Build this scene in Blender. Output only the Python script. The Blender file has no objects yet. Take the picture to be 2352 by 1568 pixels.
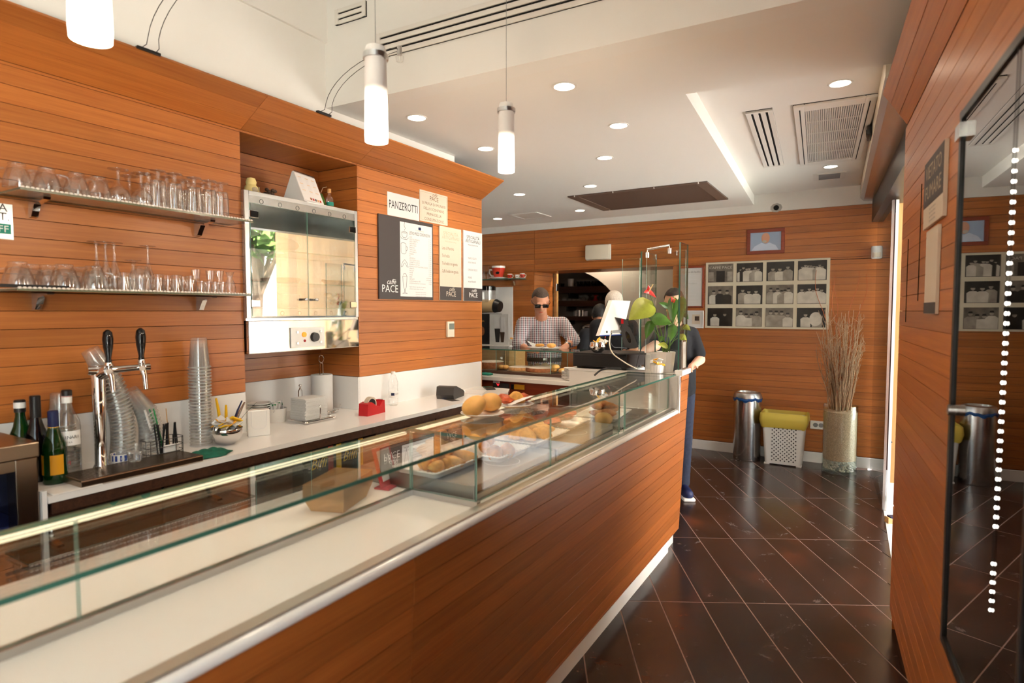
import bpy, bmesh, math, random
from mathutils import Vector, Matrix
random.seed(11)
sc = bpy.context.scene
C = sc.collection

# ------------------------------------------------------------------ camera
IW, IH, FPX, CAMH = 2352, 1568, 1361.0, 1.58
PITCH = math.atan((784 - 714) / FPX)
YAW = math.atan(812 * math.cos(PITCH) / FPX)
FW = Vector((-math.sin(YAW) * math.cos(PITCH), math.cos(YAW) * math.cos(PITCH), -math.sin(PITCH)))
RT = Vector((math.cos(YAW), math.sin(YAW), 0))
UP = RT.cross(FW)
cam_data = bpy.data.cameras.new('camera')
cam = bpy.data.objects.new('camera', cam_data)
C.objects.link(cam)
cam.matrix_world = Matrix(((RT.x, UP.x, -FW.x, 0), (RT.y, UP.y, -FW.y, 0), (RT.z, UP.z, -FW.z, CAMH), (0, 0, 0, 1)))
cam_data.sensor_width = 36
cam_data.lens = 36 * FPX / IW
cam_data.clip_start = 0.02
cam_data.dof.use_dof = True
cam_data.dof.focus_distance = 4.0
cam_data.dof.aperture_fstop = 2.4
sc.camera = cam

# ------------------------------------------------------------------ world, exposure
world = bpy.data.worlds.new('world')
sc.world = world
world.use_nodes = True
wn = world.node_tree
bg = wn.nodes['Background']
sky = wn.nodes.new('ShaderNodeTexSky')
sky.sky_type = 'NISHITA'
sky.sun_disc = False
sky.sun_elevation = math.radians(50)
sky.sun_rotation = math.radians(200)
sky.air_density = 1.0
sky.dust_density = 3.0
mixw = wn.nodes.new('ShaderNodeMix'); mixw.data_type = 'RGBA'
mixw.inputs[0].default_value = 0.55
wn.links.new(sky.outputs[0], mixw.inputs[6])
mixw.inputs[7].default_value = (5.2, 5.1, 5.0, 1)
wn.links.new(mixw.outputs[2], bg.inputs[0])
bg.inputs[1].default_value = 1.5
sun = bpy.data.lights.new('sun', 'SUN'); sun.energy = 72.0; sun.angle = math.radians(0.6); sun.color = (1.0, 0.94, 0.85)
sun_o = bpy.data.objects.new('sun', sun); C.objects.link(sun_o)
sun_o.rotation_euler = Vector((0.66, 0.12, -0.74)).to_track_quat('-Z', 'Y').to_euler()
vs = sc.view_settings
vs.view_transform = 'Standard'
vs.look = 'None'
vs.exposure = 0.30
vs.gamma = 1.0
vs.use_curve_mapping = False
sc.cycles.max_bounces = 14
sc.cycles.transparent_max_bounces = 96
sc.cycles.transmission_bounces = 12
sc.cycles.glossy_bounces = 6
sc.cycles.diffuse_bounces = 5
sc.cycles.sample_clamp_indirect = 20.0
sc.cycles.caustics_reflective = False
sc.cycles.caustics_refractive = False

# ------------------------------------------------------------------ pixel rays
CAMP = Vector((0, 0, CAMH))
def ray(x, y):
    return FW + RT * ((x - IW / 2) / FPX) + UP * (-(y - IH / 2) / FPX)
def pz(x, y, z):
    d = ray(x, y); t = (z - CAMH) / d.z
    return Vector((d.x * t, d.y * t, z))
def pX(x, y, X):
    d = ray(x, y); t = X / d.x
    return Vector((X, d.y * t, CAMH + d.z * t))
def pY(x, y, Y):
    d = ray(x, y); t = Y / d.y
    return Vector((d.x * t, Y, CAMH + d.z * t))
CN = Vector((-0.998, -0.0635, 0)).normalized()      # right wall, facing the room
CU = Vector((0.0635, -0.998, 0)).normalized()       # along it, towards the street front
CP = Vector((0.147, 3.36, 0))
def pC(x, y, off=0.0):
    d = ray(x, y); p0 = CP + CN * off
    t = CN.dot(p0) / CN.dot(Vector((d.x, d.y, 0)))
    return Vector((d.x * t, d.y * t, CAMH + d.z * t))
def cx(Y):                                           # x of the right wall face at Y
    return 0.147 + (3.36 - Y) * 0.0636

# ------------------------------------------------------------------ mesh builder
class MB:
    def __init__(s):
        s.v = []; s.f = []; s.mi = []
    def add(s, vs, fs, m=0):
        b = len(s.v)
        s.v += [tuple(p) for p in vs]
        for f in fs:
            s.f.append(tuple(i + b for i in f)); s.mi.append(m)
        return s
    def box(s, c, d, m=0, bev=0, rot=None):
        hx, hy, hz = d[0] / 2, d[1] / 2, d[2] / 2
        if bev > 0:
            bm = bmesh.new(); bmesh.ops.create_cube(bm, size=1)
            for v in bm.verts: v.co = Vector((v.co.x * d[0], v.co.y * d[1], v.co.z * d[2]))
            bmesh.ops.bevel(bm, geom=list(bm.edges), offset=bev, segments=2, affect='EDGES', profile=0.5)
            bm.verts.index_update()
            vs = [v.co.copy() for v in bm.verts]; fs = [[v.index for v in f.verts] for f in bm.faces]
            bm.free()
        else:
            vs = [Vector((x, y, z)) for x in (-hx, hx) for y in (-hy, hy) for z in (-hz, hz)]
            fs = [(0, 1, 3, 2), (4, 6, 7, 5), (0, 4, 5, 1), (2, 3, 7, 6), (0, 2, 6, 4), (1, 5, 7, 3)]
        if rot is not None: vs = [rot @ v for v in vs]
        c = Vector(c)
        return s.add([v + c for v in vs], fs, m)
    def bb(s, x0, x1, y0, y1, z0, z1, m=0, bev=0):
        return s.box(((x0 + x1) / 2, (y0 + y1) / 2, (z0 + z1) / 2), (abs(x1 - x0), abs(y1 - y0), abs(z1 - z0)), m, bev)
    def tube(s, pts, r, n=8, m=0, cap=True, flat=None):
        pts = [Vector(p) for p in pts]
        k = len(pts)
        rr = r if isinstance(r, (list, tuple)) else [r] * k
        T = [(pts[min(i + 1, k - 1)] - pts[max(i - 1, 0)]).normalized() for i in range(k)]
        ref = Vector((0, 0, 1)) if abs(T[0].z) < 0.9 else Vector((1, 0, 0))
        N = T[0].cross(ref).normalized()
        vs = []
        for i in range(k):
            if i: N = (N - T[i] * N.dot(T[i])).normalized()
            B = T[i].cross(N)
            for j in range(n):
                a = 2 * math.pi * j / n
                q = N * math.cos(a) * rr[i] + B * math.sin(a) * rr[i] * (flat or 1)
                vs.append(pts[i] + q)
        fs = [(i * n + j, i * n + (j + 1) % n, (i + 1) * n + (j + 1) % n, (i + 1) * n + j) for i in range(k - 1) for j in range(n)]
        if cap: fs += [tuple(range(n))[::-1], tuple(range((k - 1) * n, k * n))]
        return s.add(vs, fs, m)
    def cyl(s, p0, p1, r0, r1=None, n=16, m=0, cap=True):
        return s.tube([p0, p1], [r0, r0 if r1 is None else r1], n, m, cap)
    def lathe(s, prof, n=20, c=(0, 0, 0), m=0, mat=None, sq=1.0):
        vs = []; fs = []
        M = mat or Matrix.Identity(4)
        for (r, z) in prof:
            for j in range(n):
                a = 2 * math.pi * j / n
                vs.append(M @ Vector((c[0] + max(r, 1e-5) * math.cos(a), c[1] + max(r, 1e-5) * math.sin(a) * sq, c[2] + z)))
        for i in range(len(prof) - 1):
            for j in range(n):
                fs.append((i * n + j, i * n + (j + 1) % n, (i + 1) * n + (j + 1) % n, (i + 1) * n + j))
        return s.add(vs, fs, m)
    def ell(s, c, r, nu=16, nv=10, m=0, rot=None, fn=None):
        c = Vector(c); vs = []; fs = []
        for i in range(nv + 1):
            t = math.pi * i / nv
            for j in range(nu):
                a = 2 * math.pi * j / nu
                d = Vector((math.sin(t) * math.cos(a), math.sin(t) * math.sin(a), -math.cos(t)))
                k = fn(d) if fn else 1.0
                q = Vector((d.x * r[0], d.y * r[1], d.z * r[2])) * k
                if rot is not None: q = rot @ q
                vs.append(c + q)
        for i in range(nv):
            for j in range(nu):
                fs.append((i * nu + j, i * nu + (j + 1) % nu, (i + 1) * nu + (j + 1) % nu, (i + 1) * nu + j))
        return s.add(vs, fs, m)
    def prism(s, poly, a, b, axis='z', m=0):
        n = len(poly)
        def mk(p, h):
            return {'z': (p[0], p[1], h), 'x': (h, p[0], p[1]), 'y': (p[0], h, p[1])}[axis]
        vs = [mk(p, a) for p in poly] + [mk(p, b) for p in poly]
        fs = [tuple(range(n))[::-1], tuple(range(n, 2 * n))] + [(i, (i + 1) % n, n + (i + 1) % n, n + i) for i in range(n)]
        return s.add(vs, fs, m)
    def quad(s, *p, m=0):
        return s.add(p, [tuple(range(len(p)))], m)
    def mesh(s, name, mats, smooth=True, ang=38, recalc=True):
        me = bpy.data.meshes.new(name)
        me.from_pydata(s.v, [], s.f)
        for mt in (mats if isinstance(mats, (list, tuple)) else [mats]): me.materials.append(M[mt] if isinstance(mt, str) else mt)
        me.polygons.foreach_set('material_index', s.mi)
        if recalc:
            bm = bmesh.new(); bm.from_mesh(me)
            bmesh.ops.recalc_face_normals(bm, faces=list(bm.faces))
            bm.to_mesh(me); bm.free()
        if smooth:
            me.polygons.foreach_set('use_smooth', [True] * len(me.polygons))
            me.set_sharp_from_angle(angle=math.radians(ang))
        me.update()
        return me
    def build(s, name, mats, parent=None, loc=None, rz=0, smooth=True, ang=38, mtx=None):
        o = bpy.data.objects.new(name, s.mesh(name, mats, smooth, ang))
        C.objects.link(o)
        if parent: o.parent = parent
        if loc is not None: o.location = loc
        if rz: o.rotation_euler = (0, 0, rz)
        if mtx is not None: o.matrix_local = mtx
        return o

def tag(o, label=None, cat=None, group=None, kind=None):
    if label: o['label'] = label
    if cat: o['category'] = cat
    if group: o['group'] = group
    if kind: o['kind'] = kind
    return o
def thing(name, label, cat, loc=(0, 0, 0), rz=0, group=None, mtx=None):
    o = bpy.data.objects.new(name, None); C.objects.link(o)
    o.empty_display_size = 0.05
    o.location = loc; o.rotation_euler = (0, 0, rz)
    if mtx is not None: o.matrix_local = mtx
    return tag(o, label, cat, group)
def copy_tree(o, parent=None, loc=None, rz=None, label=None, group=None):
    c = o.copy(); C.objects.link(c); c.parent = parent
    for ch in list(o.children): copy_tree(ch, c)
    if loc is not None: c.location = loc
    if rz is not None: c.rotation_euler = (0, 0, rz)
    if label: c['label'] = label
    if group: c['group'] = group
    return c
def meshobj(name, me, parent=None, loc=(0, 0, 0), rot=(0, 0, 0), scale=None):
    o = bpy.data.objects.new(name, me); C.objects.link(o)
    if parent: o.parent = parent
    o.location = loc; o.rotation_euler = rot
    if scale: o.scale = scale
    return o
def frame(u, v, n, o=(0, 0, 0)):
    return Matrix(((u[0], v[0], n[0], o[0]), (u[1], v[1], n[1], o[1]), (u[2], v[2], n[2], o[2]), (0, 0, 0, 1)))
def on_left(p, off=0.0):   # picture plane on the left wall: local x right, y up, z out
    return frame((0, 1, 0), (0, 0, 1), (1, 0, 0), (p[0] + off, p[1], p[2]))
def on_back(p, off=0.0):
    return frame((1, 0, 0), (0, 0, 1), (0, -1, 0), (p[0], p[1] - off, p[2]))
def on_right(p, off=0.0):
    q = Vector(p) + CN * off
    return frame(CU, (0, 0, 1), CN, q)
TEXTS = []
def text(s, size, mt, parent, x, y, z=0.0, align='LEFT', width=None, sx=1.0, name='lettering', shear=0.0):
    cu = bpy.data.curves.new(name, 'FONT'); cu.body = s; cu.size = size; cu.align_x = align
    cu.shear = shear; cu.resolution_u = 2
    cu.materials.append(M[mt])
    o = bpy.data.objects.new(name, cu); C.objects.link(o); o.parent = parent
    o.location = (x, y, z); o.scale = (sx, 1, 1)
    TEXTS.append((o, width))
    return o
def finish_texts():                                  # lettering becomes plain mesh parts
    bpy.context.view_layer.update()
    dg = bpy.context.evaluated_depsgraph_get()
    for o, width in TEXTS:
        me = bpy.data.meshes.new_from_object(o.evaluated_get(dg))
        nm, par, mtx = o.name, o.parent, o.matrix_local.copy()
        cu = o.data
        bpy.data.objects.remove(o); bpy.data.curves.remove(cu)
        me.name = 'lettering'
        n = bpy.data.objects.new(nm.split('.')[0], me); C.objects.link(n); n.parent = par; n.matrix_local = mtx
        if width and len(me.vertices):
            xs = [v.co.x for v in me.vertices]; w0 = max(xs) - min(xs)
            if w0 > 1e-6: n.scale = (width / w0, n.scale.y, n.scale.z)

# ------------------------------------------------------------------ materials
M = {}
def newmat(name):
    m = bpy.data.materials.new(name); m.use_nodes = True
    M[name] = m
    nt = m.node_tree
    return m, nt, nt.nodes['Principled BSDF']
def mat(name, col, rough=0.5, metal=0.0, emis=None, estr=0.0, trans=0.0, ior=1.45, noise=0.0, nscale=20.0, coat=0.0, spec=None, bump=0.0, alpha=None, sheen=0, sss=0):
    m, nt, b = newmat(name)
    b.inputs['Base Color'].default_value = (*col, 1)
    b.inputs['Roughness'].default_value = rough
    b.inputs['Metallic'].default_value = metal
    b.inputs['IOR'].default_value = ior
    b.inputs['Transmission Weight'].default_value = trans
    b.inputs['Coat Weight'].default_value = coat
    if spec is not None: b.inputs['Specular IOR Level'].default_value = spec
    if sss:
        b.inputs['Subsurface Weight'].default_value = sss
        b.inputs['Subsurface Radius'].default_value = (0.02, 0.01, 0.005)
    if emis:
        b.inputs['Emission Color'].default_value = (*emis, 1); b.inputs['Emission Strength'].default_value = estr
    if noise or bump:
        tc = nt.nodes.new('ShaderNodeTexCoord'); nz = nt.nodes.new('ShaderNodeTexNoise')
        nz.inputs['Scale'].default_value = nscale; nz.inputs['Detail'].default_value = 4
        nt.links.new(tc.outputs['Object'], nz.inputs['Vector'])
        if noise:
            mx = nt.nodes.new('ShaderNodeMix'); mx.data_type = 'RGBA'
            mr = nt.nodes.new('ShaderNodeMapRange')
            mr.inputs['From Min'].default_value = 0.3; mr.inputs['From Max'].default_value = 0.7
            nt.links.new(nz.outputs['Fac'], mr.inputs['Value']); nt.links.new(mr.outputs[0], mx.inputs[0])
            mx.inputs[6].default_value = (*[c * (1 - noise) for c in col], 1)
            mx.inputs[7].default_value = (*[min(1, c * (1 + noise)) for c in col], 1)
            nt.links.new(mx.outputs[2], b.inputs['Base Color'])
        if bump:
            bp = nt.nodes.new('ShaderNodeBump'); bp.inputs['Strength'].default_value = bump; bp.inputs['Distance'].default_value = 0.01
            nt.links.new(nz.outputs['Fac'], bp.inputs['Height']); nt.links.new(bp.outputs[0], b.inputs['Normal'])
    return m
def s2l(r, g, b):
    f = lambda c: (c / 255 / 12.92) if c / 255 <= 0.04045 else ((c / 255 + 0.055) / 1.055) ** 2.4
    return (f(r), f(g), f(b))
def wood(name, dark, light, rough=0.38, gs=(1.3, 55, 55), var=0.16, coat=0.0):
    m, nt, b = newmat(name)
    tc = nt.nodes.new('ShaderNodeTexCoord'); oi = nt.nodes.new('ShaderNodeObjectInfo')
    ad = nt.nodes.new('ShaderNodeVectorMath'); ad.operation = 'MULTIPLY_ADD'
    cmb = nt.nodes.new('ShaderNodeCombineXYZ')
    ml = nt.nodes.new('ShaderNodeMath'); ml.operation = 'MULTIPLY'; ml.inputs[1].default_value = 37.0
    nt.links.new(oi.outputs['Random'], ml.inputs[0])
    for i in range(3): nt.links.new(ml.outputs[0], cmb.inputs[i])
    nt.links.new(tc.outputs['Object'], ad.inputs[0]); ad.inputs[1].default_value = gs
    nt.links.new(cmb.outputs[0], ad.inputs[2])
    n1 = nt.nodes.new('ShaderNodeTexNoise'); n1.inputs['Scale'].default_value = 1.0; n1.inputs['Detail'].default_value = 6; n1.inputs['Roughness'].default_value = 0.62
    nt.links.new(ad.outputs[0], n1.inputs['Vector'])
    n2 = nt.nodes.new('ShaderNodeTexNoise'); n2.inputs['Scale'].default_value = 4.5; n2.inputs['Detail'].default_value = 3
    nt.links.new(ad.outputs[0], n2.inputs['Vector'])
    cr = nt.nodes.new('ShaderNodeValToRGB')
    cr.color_ramp.elements[0].position = 0.32; cr.color_ramp.elements[0].color = (*dark, 1)
    cr.color_ramp.elements[1].position = 0.66; cr.color_ramp.elements[1].color = (*light, 1)
    mixn = nt.nodes.new('ShaderNodeMath'); mixn.operation = 'MULTIPLY_ADD'; mixn.inputs[1].default_value = 0.35
    nt.links.new(n2.outputs['Fac'], mixn.inputs[0])
    sub = nt.nodes.new('ShaderNodeMath'); sub.operation = 'MULTIPLY'; sub.inputs[1].default_value = 0.66
    nt.links.new(n1.outputs['Fac'], sub.inputs[0]); nt.links.new(sub.outputs[0], mixn.inputs[2])
    nt.links.new(mixn.outputs[0], cr.inputs['Fac'])
    hs = nt.nodes.new('ShaderNodeHueSaturation')
    mr = nt.nodes.new('ShaderNodeMapRange'); mr.inputs['To Min'].default_value = 1 - var; mr.inputs['To Max'].default_value = 1 + var
    nt.links.new(oi.outputs['Random'], mr.inputs['Value']); nt.links.new(mr.outputs[0], hs.inputs['Value'])
    nt.links.new(cr.outputs[0], hs.inputs['Color']); nt.links.new(hs.outputs[0], b.inputs['Base Color'])
    b.inputs['Roughness'].default_value = rough; b.inputs['Coat Weight'].default_value = coat; b.inputs['Coat Roughness'].default_value = 0.25
    bp = nt.nodes.new('ShaderNodeBump'); bp.inputs['Strength'].default_value = 0.06; bp.inputs['Distance'].default_value = 0.004
    nt.links.new(n1.outputs['Fac'], bp.inputs['Height']); nt.links.new(bp.outputs[0], b.inputs['Normal'])
    return m
def pane(name, tint=(0.93, 0.98, 0.96), refl=1.0, rough=0.0, base=0.0, milk=0.0):
    m = bpy.data.materials.new(name); m.use_nodes = True; M[name] = m
    nt = m.node_tree; nt.nodes.remove(nt.nodes['Principled BSDF'])
    out = nt.nodes['Material Output']
    tr = nt.nodes.new('ShaderNodeBsdfTransparent'); tr.inputs[0].default_value = (*tint, 1)
    gl = nt.nodes.new('ShaderNodeBsdfGlossy'); gl.inputs['Roughness'].default_value = rough
    fr = nt.nodes.new('ShaderNodeFresnel'); fr.inputs[0].default_value = 1.5
    mu = nt.nodes.new('ShaderNodeMath'); mu.operation = 'MULTIPLY_ADD'; mu.inputs[1].default_value = refl; mu.inputs[2].default_value = base; mu.use_clamp = True
    mx = nt.nodes.new('ShaderNodeMixShader')
    ge = nt.nodes.new('ShaderNodeNewGeometry'); io = nt.nodes.new('ShaderNodeMix'); io.data_type = 'FLOAT'
    io.inputs[2].default_value = 1.5; io.inputs[3].default_value = 1 / 1.5
    nt.links.new(ge.outputs['Backfacing'], io.inputs[0]); nt.links.new(io.outputs[0], fr.inputs[0])
    nt.links.new(fr.outputs[0], mu.inputs[0]); nt.links.new(mu.outputs[0], mx.inputs[0])
    nt.links.new(tr.outputs[0], mx.inputs[1]); nt.links.new(gl.outputs[0], mx.inputs[2])
    last = mx
    if milk:
        df = nt.nodes.new('ShaderNodeBsdfDiffuse'); df.inputs[0].default_value = (0.9, 0.9, 0.89, 1)
        tl = nt.nodes.new('ShaderNodeBsdfTranslucent'); tl.inputs[0].default_value = (0.9, 0.9, 0.89, 1)
        m2 = nt.nodes.new('ShaderNodeMixShader'); m2.inputs[0].default_value = 0.5
        nt.links.new(df.outputs[0], m2.inputs[1]); nt.links.new(tl.outputs[0], m2.inputs[2])
        m3 = nt.nodes.new('ShaderNodeMixShader'); m3.inputs[0].default_value = milk
        nt.links.new(mx.outputs[0], m3.inputs[1]); nt.links.new(m2.outputs[0], m3.inputs[2]); last = m3
    nt.links.new(last.outputs[0], out.inputs['Surface'])
    return m

WD, WL = s2l(158, 88, 38), s2l(186, 114, 54)
wood('wood_wall', WD, WL, 0.36)
wood('wood_counter', s2l(150, 80, 35), s2l(182, 108, 50), 0.28, coat=0.25)
wood('wood_pale', s2l(186, 142, 86), s2l(212, 170, 112), 0.5)
wood('wood_dark', s2l(48, 30, 22), s2l(84, 54, 38), 0.4)
wood('wood_frame', s2l(120, 44, 22), s2l(150, 62, 32), 0.35)
mat('groove', s2l(58, 24, 12), 0.8)
mat('white_paint', (0.80, 0.78, 0.74), 0.6)
mat('ceiling_paint', (0.80, 0.77, 0.72), 0.65)
mat('white_laminate', (0.84, 0.82, 0.78), 0.18)
mat('white_gloss', (0.86, 0.85, 0.83), 0.12)
mat('white_plastic', (0.82, 0.81, 0.78), 0.35)
mat('cream_plastic', (0.78, 0.70, 0.56), 0.4)
mat('porcelain', (0.86, 0.85, 0.82), 0.08, coat=0.5)
mat('paper', (0.66, 0.655, 0.64), 0.85)
mat('paper_cream', (0.62, 0.53, 0.42), 0.8)
mat('paper_grey', (0.70, 0.70, 0.70), 0.8)
mat('steel', (0.62, 0.61, 0.60), 0.22, 1.0, noise=0.06, nscale=30)
mat('steel_brushed', (0.55, 0.54, 0.53), 0.3, 1.0)
mat('chrome', (0.78, 0.77, 0.76), 0.05, 1.0)
mat('bronze_steel', (0.42, 0.33, 0.25), 0.25, 1.0)
mat('black_plastic', (0.012, 0.012, 0.013), 0.35)
mat('black_gloss', (0.008, 0.008, 0.009), 0.08)
mat('dark_grey', (0.055, 0.052, 0.05), 0.5)
mat('charcoal', s2l(64, 56, 54), 0.55)
mat('mid_grey', (0.25, 0.25, 0.25), 0.5)
mat('ink', (0.03, 0.028, 0.028), 0.8)
mat('ink_grey', (0.22, 0.20, 0.19), 0.8)
mat('ink_brown', (0.20, 0.13, 0.08), 0.8)
mat('ink_gold', (0.45, 0.36, 0.24), 0.8)
mat('ink_orange', (0.75, 0.40, 0.10), 0.8)
mat('kraft', s2l(190, 148, 96), 0.8)
mat('red_plastic', s2l(190, 28, 36), 0.28)
mat('red_matte', s2l(165, 30, 34), 0.5)
mat('red_glaze', s2l(200, 62, 44), 0.15)
mat('yellow', s2l(240, 190, 30), 0.45)
mat('yellow_bag', s2l(224, 200, 84), 0.45, trans=0.15)
mat('blue', s2l(28, 60, 140), 0.4)
mat('navy', s2l(20, 30, 74), 0.5)
mat('blue_bag', s2l(20, 70, 130), 0.4)
mat('green_cloth', s2l(20, 92, 72), 0.85, noise=0.2, nscale=60)
mat('green', s2l(40, 140, 80), 0.5)
mat('orange_lamp', s2l(240, 150, 20), 0.3, emis=s2l(240, 150, 20), estr=0.4)
mat('red_lamp', s2l(230, 30, 30), 0.3, emis=s2l(255, 30, 40), estr=3.0)
mat('green_glass', s2l(8, 62, 20), 0.05, trans=0.55, ior=1.5)
mat('dark_glass', s2l(10, 8, 14), 0.06)
mat('brown_plate', s2l(104, 84, 72), 0.5)
mat('grille_white', (0.74, 0.71, 0.66), 0.5)
mat('slot_dark', (0.006, 0.006, 0.006), 0.9)
mat('glass_edge', s2l(62, 108, 94), 0.15, emis=s2l(22, 96, 84), estr=0.0)
mat('glass_edge_pale', s2l(150, 190, 176), 0.15)
pane('pane_glass', (0.95, 0.985, 0.97), 1.0)
pane('case_glass', (0.965, 0.985, 0.975), 1.25, base=0.015)
pane('oven_glass', (0.80, 0.82, 0.80), 1.2, base=0.22)
pane('door_glass', (0.86, 0.90, 0.88), 1.2, base=0.02)
pane('ware_glass', (0.985, 0.985, 0.98), 1.6, base=0.015, milk=0.012)
pane('clear_plastic', (0.985, 0.985, 0.98), 1.0, 0.1, base=0.02, milk=0.07)
pane('cup_plastic', (0.995, 0.995, 0.992), 0.8, 0.12, base=0.01, milk=0.07)
mat('shelf_pad', (0.78, 0.70, 0.62), 0.7)
mat('fried', s2l(228, 168, 86), 0.6, noise=0.25, nscale=35, bump=0.25, sss=0.1)
mat('fried_dark', s2l(192, 122, 52), 0.6, noise=0.3, nscale=45, bump=0.35)
mat('bread', s2l(226, 172, 96), 0.55, noise=0.18, nscale=14, sss=0.1)
mat('pizza_red', s2l(186, 82, 40), 0.5, noise=0.5, nscale=30, bump=0.3)
mat('crumbed', s2l(176, 106, 52), 0.75, noise=0.3, nscale=80, bump=0.5)
mat('cake', s2l(214, 162, 106), 0.8, noise=0.25, nscale=40, bump=0.3)
mat('cake_dark', s2l(150, 90, 52), 0.8, noise=0.3, nscale=40, bump=0.3)
mat('icing', s2l(220, 206, 190), 0.8, noise=0.15, nscale=60)
mat('skin', s2l(206, 148, 118), 0.5, sss=0.15, noise=0.06, nscale=30)
mat('skin_b', s2l(222, 170, 144), 0.5, sss=0.15)
mat('hair_grey', s2l(74, 58, 48), 0.7, noise=0.4, nscale=160, bump=0.4)
mat('hair_white', s2l(206, 196, 184), 0.6, noise=0.2, nscale=120, bump=0.4)
mat('hair_black', s2l(18, 16, 17), 0.6, bump=0.4, nscale=140)
mat('black_cloth', s2l(20, 21, 26), 0.9, noise=0.2, nscale=40)
mat('navy_cloth', s2l(34, 40, 58), 0.9, noise=0.2, nscale=40)
mat('chino', s2l(176, 150, 116), 0.9, noise=0.1, nscale=30)
mat('leather', s2l(70, 52, 40), 0.5)
mat('stem_green', s2l(92, 128, 46), 0.5)
mat('leaf_green', s2l(66, 104, 36), 0.32, noise=0.35, nscale=14)
mat('leaf_light', s2l(150, 158, 58), 0.35, noise=0.25, nscale=12)
mat('flower_red', s2l(220, 70, 66), 0.25)
mat('spadix', s2l(232, 210, 140), 0.6)
mat('soil', s2l(80, 50, 30), 0.9, noise=0.4, nscale=60)
mat('twig', s2l(176, 146, 116), 0.8, noise=0.2, nscale=50)
mat('twig_red', s2l(176, 90, 44), 0.7)
mat('gravel', s2l(196, 164, 136), 0.85, noise=0.35, nscale=140, bump=0.6)
mat('pebble', s2l(206, 196, 180), 0.7, noise=0.3, nscale=40)
mat('photo_cream', s2l(214, 206, 184), 0.6)
mat('photo_dark', s2l(28, 25, 22), 0.35, noise=0.6, nscale=9)
mat('photo_mid', s2l(110, 102, 92), 0.35, noise=0.5, nscale=9)
mat('photo_light', s2l(198, 192, 180), 0.4, noise=0.15, nscale=12)
mat('photo_grey', s2l(150, 142, 130), 0.4, noise=0.3, nscale=12)
mat('portrait_bg', s2l(158, 178, 208), 0.3)
mat('portrait_shirt', s2l(200, 214, 236), 0.4)
mat('portrait_skin', s2l(214, 160, 134), 0.4)
mat('marble', (0.78, 0.78, 0.76), 0.35, noise=0.05, nscale=6)
mat('plaster_grey', s2l(176, 172, 166), 0.8)
mat('foliage', s2l(88, 120, 48), 0.7, noise=0.4, nscale=3)
mat('bark', s2l(90, 74, 58), 0.9, noise=0.3, nscale=14, bump=0.4)
mat('facade', s2l(222, 222, 220), 0.8, noise=0.06, nscale=3)
mat('door_metal', (0.62, 0.62, 0.63), 0.25, 0.9)
mat('bulb_glow', (1, 0.95, 0.85), 0.5, emis=(1.0, 0.86, 0.66), estr=16.0)
mat('downlight_glow', (1, 1, 1), 0.5, emis=(1.0, 0.86, 0.66), estr=14.0)
mat('case_led', (1, 0.9, 0.75), 0.5, emis=(1.0, 0.80, 0.52), estr=2.4)
mat('led_glow', (1, 1, 1), 0.5, emis=(1.0, 0.95, 0.85), estr=9.0)
mat('mirror_dark', (0.20, 0.17, 0.155), 0.015, 1.0)
mat('label_white', (0.84, 0.83, 0.80), 0.5)
mat('label_yellow', s2l(226, 160, 30), 0.5)
mat('screen_grey', s2l(120, 130, 122), 0.3)
mat('teal_label', s2l(20, 130, 110), 0.5)
mat('liquid_clear', (0.95, 0.97, 0.98), 0.02, trans=1.0, ior=1.33)
mat('granita', s2l(206, 176, 128), 0.4)
mat('floor_grout', s2l(150, 124, 114), 0.8)
mat('shelf_edge', s2l(104, 104, 84), 0.2)
mat('warmer_steel', (0.30, 0.28, 0.26), 0.35, 1.0)
pane('cup_rim', (0.98, 0.98, 0.97), 0.8, 0.15, base=0.03, milk=0.45)

# frosted pendant tube: opaque white glass, lit from the lower end
def pendant_mat():
    m, nt, b = newmat('pendant_glass')
    tc = nt.nodes.new('ShaderNodeTexCoord'); sp = nt.nodes.new('ShaderNodeSeparateXYZ')
    nt.links.new(tc.outputs['Object'], sp.inputs[0])
    mr = nt.nodes.new('ShaderNodeMapRange')
    mr.inputs['From Min'].default_value = 0.17; mr.inputs['From Max'].default_value = 0.09
    mr.inputs['To Min'].default_value = 0.0; mr.inputs['To Max'].default_value = 1.0
    mr.interpolation_type = 'SMOOTHSTEP'
    nt.links.new(sp.outputs[2], mr.inputs['Value'])
    mu = nt.nodes.new('ShaderNodeMath'); mu.operation = 'MULTIPLY'; mu.inputs[1].default_value = 7.0
    nt.links.new(mr.outputs[0], mu.inputs[0])
    b.inputs['Base Color'].default_value = (0.75, 0.72, 0.70, 1); b.inputs['Roughness'].default_value = 0.4
    b.inputs['Emission Color'].default_value = (1.0, 0.84, 0.66, 1)
    nt.links.new(mu.outputs[0], b.inputs['Emission Strength'])
pendant_mat()

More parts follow.
